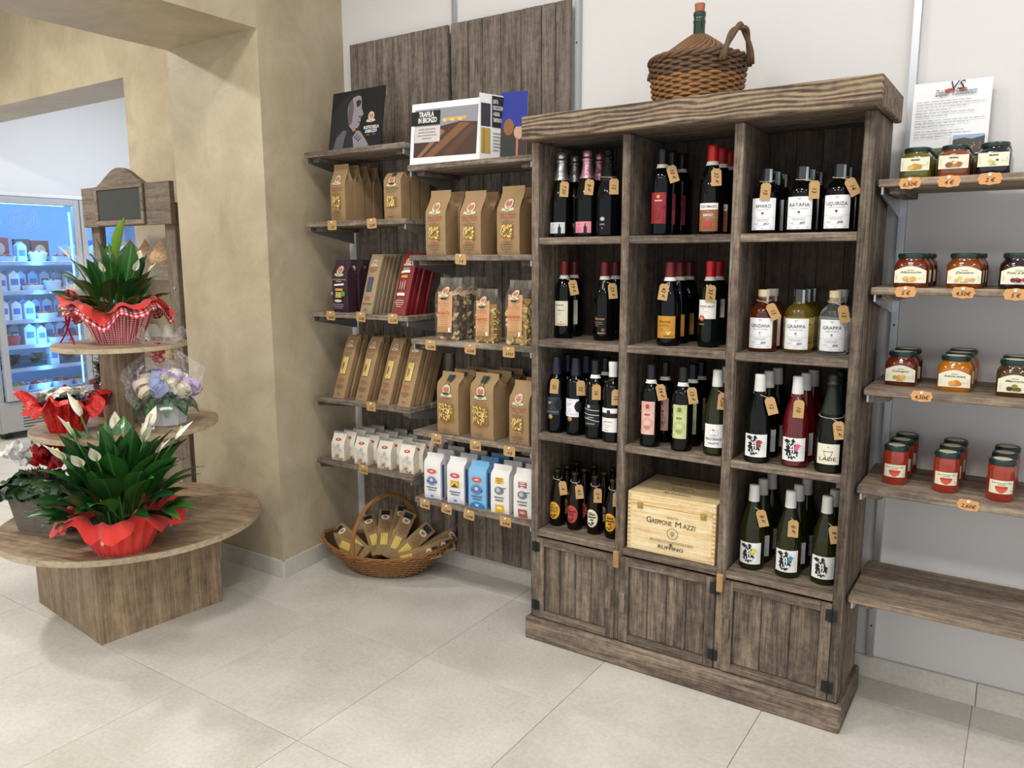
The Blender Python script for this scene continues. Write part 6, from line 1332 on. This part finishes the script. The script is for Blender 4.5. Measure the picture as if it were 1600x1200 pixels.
for k in range(26):
    c = [0, 1, 2, 3, 4, 1, 0, 5][k % 8]; q = cached(('rose', c), rose, 'flower', [FC[c]]); q.parent = o; a = k*2.39996; rr = .112*math.sqrt((k+.5)/26); q.location = (rr*math.cos(a), rr*math.sin(a), .225-6*rr*rr); q.rotation_euler = (-rr*9*math.sin(a), rr*9*math.cos(a), a); q.scale = (1.15 if k % 3 else 1.45,)*3
for k in range(11):
    q = cached(('bleaf',), lambda: MB().grid(lambda u, v: (.1*v, (u-.5)*.075*math.sin(PI*min(1, v*.9+.08)), .02*v-.09*v*v), 5, 6), 'leaf', [LEAF[2]]); q.parent = o; a = 2*PI*k/11; q.location = (.05*math.cos(a), .05*math.sin(a), .13); q.rotation_euler = (0, .1, a)
def cello(R0, R1, H, seed, zt_=0, tuft=.09, n=72):
    r = random.Random(seed); ph = [r.uniform(0, 6.28) for _ in range(8)]; jit = [[r.uniform(-1, 1) for _ in range(n)] for _ in range(22)]
    def g(u, v):
        a = 2*PI*u; j = jit[int(round(v*21))][int(round(u*n)) % n]
        if v < .75: q = v/.75; rr = (R0+(R1-R0)*math.sin(PI*.62*q))*(1-max(0, q-.75)*2.9); z = H*q
        else: q = (v-.75)/.25; rr = .022+tuft*q; z = H+tuft*.9*q+.03*q*math.sin(5*a+ph[0])
        f = 1+.10*math.sin(7*a+ph[1]+2*v)+.07*math.sin(13*a+ph[2]-3*v)+.05*j
        return (rr*f*math.cos(a), rr*f*math.sin(a), z)
    return MB().grid(g, n, 22, cu=True)
cello(.09, .15, .33, 41, tuft=.075).build('cellophane', FILM, o, smooth=False)
bz = bpy.data.objects.new('bow', None); C.objects.link(bz); bz.parent = o; bz.location = (0, -.02, .31)
RIB2 = pm('plain_red_ribbon', '#c2252c', .35, var=.1)
for k in range(5):
    a = 2*PI*k/5+.3; MB().grid(lambda u, v: (math.cos(a)*(.006+.04*math.sin(PI*u))-math.sin(a)*(v-.5)*.02, -.012*math.sin(2*PI*u), math.sin(a)*(.006+.04*math.sin(PI*u))+math.cos(a)*(v-.5)*.02), 12, 3).build('bow_loop', RIB2, bz, smooth=True)
# cream bouquet in cellophane behind the top lily
P_b = SC2+Vector((-.175, .02, ST[2][0])); o = thing('wrapped_bouquet', 'cellophane-wrapped cream bouquet behind the top tier peace lily', 'flower arrangement', P_b)
MB().lathe([(0, .001), (.05, 0), (.06, .1), (.055, .1), (0, .09)], 16).build('pot', pm('pale_pot', '#d9cdb4', .6), o)
for k in range(16):
    c = [1, 3, 5][k % 3]; q = cached(('rose', c), rose, 'flower', [FC[c]]); q.parent = o; a = k*2.4; rr = .1*math.sqrt((k+.5)/16); q.location = (rr*math.cos(a)-.03, rr*math.sin(a), .24-4*rr*rr); q.scale = (1.5,)*3
cello(.07, .15, .3, 52, tuft=.1).build('cellophane', FILM, o, smooth=False)
# dried bouquet behind the column, middle tier
o = thing('wrapped_bouquet', 'cellophane-wrapped green and red bouquet behind the stand column', 'flower arrangement', SC2+Vector((-.2, .03, ST[1][0])))
MB().lathe([(0, .001), (.045, 0), (.055, .08), (0, .075)], 16).build('pot', pm('clay_red_pot', '#6b2a28', .6), o)
for k in range(16):
    q = cached(('kal',), kal_leaf, 'leaf', [LEAF[k % 3]]); q.parent = o; q.location = (0, 0, .1+.008*k); q.rotation_euler = (0, -.7, k*2.4); q.scale = (.9,)*3
for k in range(8):
    if ('rose', 'red') not in MESHC: pass
    q = cached(('rose', 'red'), rose, 'flower', [pm('dark_red_petal', '#8f1c2a', .55, var=.1)]); q.parent = o; a = k*2.4; q.location = (.05*math.cos(a), .05*math.sin(a), .09+.01*k); q.scale = (.8,)*3
cello(.055, .1, .2, 61, tuft=.05).build('cellophane', FILM, o, smooth=False)
# cyclamen planter, lowest tier
o = plant_root('cyclamen_planter', 'grey woven planter of red and white cyclamen on the lowest tier', 'potted plant', 80, 832, ST[0][0], .075); o.rotation_euler = (0, 0, .32)
PLW = pm('grey_woven_planter', '#7d746c', .8, var=.2, scale=90, bump=.9, bscale=140)
def pl(u, v): a = 2*PI*u; e = supel(5, a); w_ = .125+.03*v; d_ = .07+.02*v; return (w_*e*math.cos(a), d_*e*math.sin(a), .001+.155*v)
mb = MB().grid(pl, 40, 6, cu=True); mb.grid(lambda u, v: (pl(u, 1-.1*v)[0]*(1-v*.98), pl(u, 1)[1]*(1-v*.98), .155-.015*min(1, 3*v)), 40, 6, cu=True); mb.build('planter', PLW, o, smooth=False)
def cleaf(): return MB().add([(0, 0, 0)]+[(.032*(1-.35*math.cos(t+PI))*math.cos(t)+.012, .032*math.sin(t)*1.1, .006*math.cos(3*t)) for t in [2*PI*i/12 for i in range(12)]]+[(.018*math.cos(t)+.006, .018*math.sin(t), .007) for t in [2*PI*i/12 for i in range(12)]], [(0, i+13, (i+1) % 12+13) for i in range(12)]+[(i+13, i+1, (i+1) % 12+1, (i+1) % 12+13) for i in range(12)])
CYL = [pm('cyclamen_leaf_'+str(k), h_, .5, var=.4, scale=45) for k, h_ in enumerate(('#233f24', '#34502f', '#1a301c'))]; r = random.Random(77)
for k in range(170):
    q = cached(('cleaf', k % 3), cleaf, 'leaf', [CYL[k % 3]]); q.parent = o; x, y = r.uniform(-.19, .19), r.uniform(-.13, .13); q.location = (x, y, .225-1.6*x*x-3*y*y+r.uniform(-.015, .02)); q.rotation_euler = (-y*5+r.uniform(-.4, .4), x*4+r.uniform(-.4, .4), r.uniform(0, 6.28)); q.scale = (r.uniform(.7, 1.05),)*3
def cyc():
    mb = MB()
    for k in range(5):
        a = 2*PI*k/5; mb.grid(lambda u, v: (math.cos(a)*(.006+.018*v)-math.sin(a)*(u-.5)*.026*math.sin(PI*(v*.85+.1)), math.sin(a)*(.006+.018*v)+math.cos(a)*(u-.5)*.026*math.sin(PI*(v*.85+.1)), .036*v**.8), 4, 5)
    return mb
CRED, CWHT = pm('red_petal', '#a8101c', .5, var=.1), pm('pure_white_petal', '#ecebe8', .5, var=.03)
for k in range(70):
    red = k >= 35; q = cached(('cyc', red), cyc, 'flower', [CRED if red else CWHT]); q.parent = o; cx_ = -.085 if not red else .06; x, y = cx_+r.gauss(0, .032), r.gauss(-.01, .03); q.location = (x, y, .27+r.uniform(0, .075)); q.rotation_euler = (r.uniform(-.7, .7), r.uniform(-.7, .7), r.uniform(0, 6)); q.scale = (.95,)*3
for k, (x, y, z) in enumerate(((-.17, -.11, .1), (-.19, -.1, .25), (-.2, -.13, .16))):
    q = cached(('cyc', True), cyc, 'flower', [CRED]); q.parent = o; q.location = (x, y, z); q.rotation_euler = (2.6, .3*k, k)
mb = MB()
for k in range(26): x, y = r.uniform(-.09, .11), r.uniform(-.05, .05); mb.tube([(x*.6, y*.6, .13), (x, y, .26)], .0018, 5)
tag(mb.build('flower_stems', pm('reddish_stem', '#6b3a30', .5), o), kind='stuff')
# ------------------------------------------------------------------ wooden rack with chalkboard header in the side room
YK = -.22; hl, hr = at(131, 295, 1, YK), at(268, 283, 1, YK); zb_ = at(270, 350, 1, YK).z; zt_ = at(190, 262, 1, YK).z; zs_ = (hl.z+hr.z)/2
rk = thing('chalkboard_rack', 'grey wooden display rack with arched chalkboard header behind the tiered stand', 'display rack', ((hl.x+hr.x)/2, YK+.15, 0)); ro = rk.location; W_ = hr.x-hl.x; xm = (hl.x+hr.x)/2
n = 24; out = [(hl.x, zb_), (hr.x, zb_), (hr.x, zs_)]
for i in range(n+1):
    q = 1-i/n; out.append((hl.x+W_*(.17+.58*q), zs_+(zt_-zs_)*math.sin(PI*q)**1.5))
out.append((hl.x, zs_))
MB().prism(out, lambda x, z: (x, YK-.018, z), lambda x, z: (x, YK+.012, z)).build('header_board', RKX, rk, off=ro)
c0, c1 = at(158, 302, 1, YK), at(228, 340, 1, YK); x0, x1, z0, z1_ = c0.x, c1.x, c1.z-.01, c0.z+.012
MB().box((x0, YK-.024, z0), (x1, YK-.0185, z1_)).build('chalkboard', pm('slate_board', '#3b3d3b', .8, var=.05), rk, off=ro)
fr_ = [((x0-.03, z0-.028), (x1+.03, z0)), ((x0-.03, z1_), (x1+.03, z1_+.022)), ((x0-.03, z0), (x0, z1_)), ((x1, z0), (x1+.03, z1_))]
for (a, c_) in fr_: MB().box((a[0], YK-.032, a[1]), (c_[0], YK-.0185, c_[1]), bev=.003).build('board_frame', RKX, rk, off=ro)
for x in (hl.x+.02, hr.x-.115):
    MB().box((x, YK+.0125, .0), (x+.095, YK+.052, zb_+.12), bev=.004).build('post', RKZ, rk, off=ro)
    MB().box((x+.0, YK+.23, .0), (x+.095, YK+.27, 1.6), bev=.004).build('post', RKZ, rk, off=ro)
    for z in (.35, .85, 1.44): MB().box((x+.01, YK+.0525, z-.05), (x+.085, YK+.2295, z+.05), bev=.003).build('side_rail', RKX, rk, off=ro)
    MB().lathe([(.011, 0), (.009, .005), (0, .006)], 10).xf(Matrix.Translation((x+.06, YK+.012, 1.38)) @ Matrix.Rotation(PI/2, 4, 'X')).build('bolt', METAL, rk, off=ro)
for z in (.35, .85, 1.42):
    MB().box((hl.x+.116, YK+.06, z), (hr.x-.116, YK+.225, z+.015), bev=.002).build('tray_floor', RKX, rk, off=ro)
    MB().box((hl.x+.116, YK+.052, z+.0), (hr.x-.116, YK+.066, z+.1), bev=.003).build('tray_front', RKX, rk, off=ro)
NUT = [pm('snack_'+h_[1:], h_, .6, var=.6, scale=70, bump=1, bscale=70) for h_ in ('#a5773c', '#c39a66', '#85592f')]
r = random.Random(5)
def snack_bag(x, y, z, s, m, label):
    o = thing('snack_bag', label, 'snack bag', (x, y, z), r.uniform(-.3, .3), 'snack bags in the rack')
    mb = MB().grid(lambda u, v: (.075*s*math.sin(PI*min(1, v*.9+.12))*math.cos(2*PI*u), .035*s*math.sin(PI*min(1, v*.9+.12))*math.sin(2*PI*u), .2*s*v), 16, 9, cu=True); mb.build('filling', NUT[m], o, smooth=True)
    mb = MB().grid(lambda u, v: ((.085+.012*math.sin(9*u))*s*math.sin(PI*min(1, v*.7+.15))*math.cos(2*PI*u)*(1 if v < .85 else 1.1), .042*s*math.sin(PI*min(1, v*.8+.15))*math.sin(2*PI*u), .28*s*v), 18, 10, cu=True); mb.build('clear_film', FILM, o, smooth=False)
xa, xb = hl.x+.22, hr.x-.2
for j_, z in enumerate((.366, .866, 1.436)):
    for k in range(4): snack_bag(xa+(xb-xa)*k/3, YK+.14, z, 1.0 if j_ < 2 else 1.15, (k+j_) % 3, f'clear snack bag, {["leftmost", "second", "third", "rightmost"][k]} in the {["lowest", "middle", "top"][j_]} tray of the rack')

# ------------------------------------------------------------------ glass-door chiller
XF = -5.6; YA, DW = .2, .755; ZG0, ZG1, ZTOP = .36, 2.02, 2.1
ch = thing('glass_door_chiller', 'tall grey glass-door chiller glowing blue in the far room', 'refrigerator', (XF-.35, YA+DW, 0)); cho = ch.location
FRG = pm('chiller_grey', '#aeb1b5', .4, metal=.3, var=.02); FRW = pm('chiller_inner_white', '#dfeaf5', .5, var=.01)
XB_ = XF-.62; Y1 = YA+2*DW
def fb(name, a, c, m, bev=.004, par=ch): return MB().box(a, c, bev=bev).build(name, m, par, off=cho)
fb('side_wall', (XB_, YA-.05, .06), (XF-.05, YA, ZTOP), FRG); fb('side_wall', (XB_, Y1, .06), (XF-.05, Y1+.05, ZTOP), FRG); fb('top_housing', (XB_, YA-.05, ZG1+.05), (XF-.003, Y1+.05, ZTOP), pm('chiller_top_white', '#d3d5d9', .5, var=.02)); fb('back_wall', (XB_, YA, .06), (XB_+.03, Y1, ZG1+.06), FRW); fb('floor_pan', (XB_+.03, YA, .3), (XF-.05, Y1, .33), FRW)
fb('front_skirt', (XF-.06, YA-.05, .07), (XF-.02, Y1+.05, .33), pm('chiller_skirt_grey', '#a3a29f', .45, metal=.2, var=.03))
for k in range(8): fb('vent_slot', (XF-.0199, YA+.12, .1+.025*k), (XF-.018, YA+DW-.1, .107+.025*k), INK, 0)
for y in (YA, Y1-.08): fb('foot', (XF-.2, y, 0), (XF-.12, y+.07, .06), BLACKM)
LED = pm('led_strip', '#9fd0ff', .5, var=0, emit=2)
for d in range(2):
    ya, yb_ = YA+d*DW+.004, YA+(d+1)*DW-.004; dr_ = bpy.data.objects.new('glass_door', None); C.objects.link(dr_); dr_.parent = ch; dr_.location = Vector((XF, (ya+yb_)/2, ZG0))-cho; doo = Vector((XF, (ya+yb_)/2, ZG0))
    def gp(name, a, c, m, bev=.004): return MB().box(a, c, bev=bev).build(name, m, dr_, off=doo)
    fw = .05
    gp('door_frame', (XF-.045, ya, ZG0-.02), (XF, ya+fw, ZG1+.045), FRG); gp('door_frame', (XF-.045, yb_-fw, ZG0-.02), (XF, yb_, ZG1+.045), FRG); gp('door_frame', (XF-.045, ya+fw, ZG0-.02), (XF, yb_-fw, ZG0+.035), FRG); gp('door_frame', (XF-.045, ya+fw, ZG1-.01), (XF, yb_-fw, ZG1+.045), FRG)
    gp('glass_pane', (XF-.024, ya+fw, ZG0+.035), (XF-.019, yb_-fw, ZG1-.01), glass('chiller_glass', '#f4f9ff', .0), 0)
    P_ = Print(); cy_ = (ya+yb_)/2-.12
    for k in range(5): P_.ring(0, 0, .15-.025*k, .006, pm('frosted_print', '#7fa6d8', .6), (.15-.025*k)*.8, 28)
    P_.lines(-.07, -.015, .14, 1, .01, .05, pm('frosted_print', '#7fa6d8', .6), 5)
    P_.build('logo_print', dr_, flat((XF-.0185, cy_, 1.875), (0, 1, 0), (0, 0, 1)), off=doo)
    for y in (ya+fw+.004, yb_-fw-.016): fb('led_strip', (XF-.075, y, ZG0+.06), (XF-.06, y+.012, ZG1-.06), LED, 0)
    l = area('chiller_light', (XF-.09, (ya+yb_)/2, 2.03), .5, 9, (.08, .4, 1), (0, math.radians(-28), 0)); l.data.shape = 'RECTANGLE'; l.data.size = .08; l.data.size_y = .6
    for zz in (1.6, 1.0, .62): l = area('chiller_light', (XF-.06, (ya+yb_)/2, zz), .5, 2.4, (.08, .4, 1), (0, math.radians(90), 0)); l.data.shape = 'RECTANGLE'; l.data.size = .5; l.data.size_y = .03
ZSH = [1.52, 1.27, 1.02, .80, .60, .40]
for z in ZSH:
    fb('wire_shelf', (XB_+.04, YA+.01, z-.012), (XF-.1, Y1-.01, z), pm('white_wire', '#cfdcea', .4)); fb('price_rail', (XF-.1, YA+.01, z-.028), (XF-.088, Y1-.01, z+.008), pm('clear_rail', '#bcd2ee', .3))
r = random.Random(9); CL = ['#e6edf5', '#cfdff2', '#f2f2ee', '#b84a4a', '#c9a27c', '#5f8f4a', '#e8d8b0', '#8a5a4c', '#d9dfe8', '#d98a4c']
ordn = ['top', 'second', 'third', 'fourth', 'fifth', 'lowest']
KINDS = {'carton': 'pale chilled carton', 'tray': 'meat-coloured chilled tray', 'tub': 'round chilled tub', 'greens': 'bunch of green vegetables', 'roots': 'orange vegetable tray'}
def item(kind, x, y, z, lab, col):
    nmz = {'carton': 'milk_carton', 'tray': 'food_tray', 'tub': 'food_tub', 'greens': 'vegetable_bunch', 'roots': 'vegetable_tray'}[kind]; o = None
    g = 'chilled goods in the glass-door chiller'
    if kind == 'carton':
        o = thing(nmz, lab, 'carton', (x, y, z), r.uniform(-.1, .1), g); h = r.uniform(.16, .2); w_ = r.uniform(.036, .046); m = paper(col)
        MB().prism([(-w_, 0), (w_, 0), (w_, h*.8), (0, h), (-w_, h*.8)], lambda a, c: (w_, a, c), lambda a, c: (-w_, a, c)).build('box', m, o); MB().box((w_, -w_*.7, h*.3), (w_+.001, w_*.7, h*.6)).build('label', paper('#4f7fc0'), o)
    elif kind in ('tray', 'roots'):
        o = thing(nmz, lab, 'food tray', (x, y, z), 0, g); mb = MB().grid(lambda u, v: ((.075+.015*v)*supel(5, 2*PI*u)*math.cos(2*PI*u), (.075+.015*v)*supel(5, 2*PI*u)*math.sin(2*PI*u), .05*v), 24, 3, cu=True); mb.build('tray', paper('#dfe6ee'), o)
        mb = MB(); 
        for k in range(14): a = k*2.4; rr = .06*math.sqrt(k/14); mb.lathe([(0, -.02), (.018, -.01), (.02, .005), (0, .02)], 8, k % 2, (rr*math.cos(a), rr*math.sin(a), .04+.008*(k % 3)))
        tag(mb.build('contents', [paper('#b0483c' if kind == 'tray' else '#d9802c'), paper('#c9745c' if kind == 'tray' else '#e6b85c')], o, smooth=True), kind='stuff')
    elif kind == 'tub':
        o = thing(nmz, lab, 'food tub', (x, y, z), 0, g); MB().lathe([(0, 0), (.06, 0), (.075, .07), (.078, .075), (.07, .085), (0, .088)], 20).build('tub', paper(col), o); mb = MB()
        for k in range(16): a = k*2.4; rr = .06*math.sqrt(k/16); mb.lathe([(0, -.01), (.014, 0), (0, .012)], 7, k % 3, (rr*math.cos(a), rr*math.sin(a), .088))
        tag(mb.build('contents', [paper('#d9b08c'), paper('#8a5a44'), paper('#efe6d6')], o, smooth=True), kind='stuff')
    else:
        o = thing(nmz, lab, 'vegetables', (x, y, z), 0, g)
        for k in range(10): q = cached(('kal',), kal_leaf, 'leaf', [LEAF[k % 3]]); q.parent = o; q.location = (0, -.02+.004*k, .015+.006*k); q.rotation_euler = (0, -.2, k*2.4); q.scale = (1.5,)*3
for s_, z in enumerate(ZSH):
    y = YA+.1; k = 0; cnt = {}
    while y < YA+2*DW-.1:
        d2 = y > YA+DW-.05
        kind = [['tray', 'carton', 'tub', 'tray', 'carton'], ['carton', 'carton', 'tray', 'tub', 'carton'], ['carton', 'carton', 'carton', 'tray', 'tub'], ['tub', 'carton', 'carton', 'tray', 'tray'], ['greens', 'greens', 'carton', 'greens', 'tub'], ['roots', 'tray', 'tray', 'roots', 'tub']][s_][k % 5]
        wd = .1 if kind == 'carton' else .19
        side = 'left' if not d2 else 'right'
        cnt[(kind, side)] = cnt.get((kind, side), 0)+1
        item(kind, XF-.2, y+wd/2-.03, z+.001, f'{["first", "second", "third", "fourth", "fifth", "sixth", "seventh"][cnt[(kind, side)]-1]} {KINDS[kind]} from the left, {ordn[s_]} shelf, {side} chiller door', CL[(k*3+s_) % len(CL)] if kind != 'carton' else CL[(k+s_) % 3])
        y += wd; k += 1

for k, (y, w_, h, c1, c2) in enumerate(((.28, .16, .21, '#b9442f', '#e0b48c'), (.47, .13, .2, '#6b3324', '#c9543a'), (.62, .15, .19, '#8a3f2c', '#d9a06b'), (1.1, .17, .2, '#3f6fb0', '#e6e6ea'), (1.4, .15, .19, '#b9842f', '#efe0c0'))):
    o = thing('frozen_food_box', f'{["red", "dark brown", "rust red", "blue", "ochre"][k]} food box leaning on the top chiller shelf', 'food box', (XF-.3, YA+y-.1, ZSH[0]+.001), 0, 'chilled goods in the glass-door chiller')
    MB().box((-.02, -w_/2, 0), (.02, w_/2, h), bev=.002).build('box', paper(c1), o); P_ = Print(); P_.disc(0, h*.55, w_*.3, c2, h*.25, 14); P_.rect(-w_*.4, h*.1, w_*.4, h*.22, '#e8e2d8'); P_.build('print', o, flat((.02, 0, 0), (0, 1, 0), (0, 0, 1)))
for s_, z in enumerate(ZSH[1:4]):
    for k in range(14):
        y = YA+.07+k*.102
        o = thing('milk_carton', f'pale carton in the back row of the {ordn[s_+1]} chiller shelf', 'carton', (XF-.42, y, z+.001), 0, 'back row cartons in the chiller')
        h, q = .17, .042; MB().prism([(-q, 0), (q, 0), (q, h*.82), (0, h), (-q, h*.82)], lambda a, c: (q, a, c), lambda a, c: (-q, a, c)).build('box', paper(CL[k % 3]), o); MB().box((q, -q*.7, h*.25), (q+.001, q*.7, h*.6)).build('label', paper(['#4f7fc0', '#6f9fd0', '#3f5f9f'][(k+s_) % 3]), o)
# ------------------------------------------------------------------ end
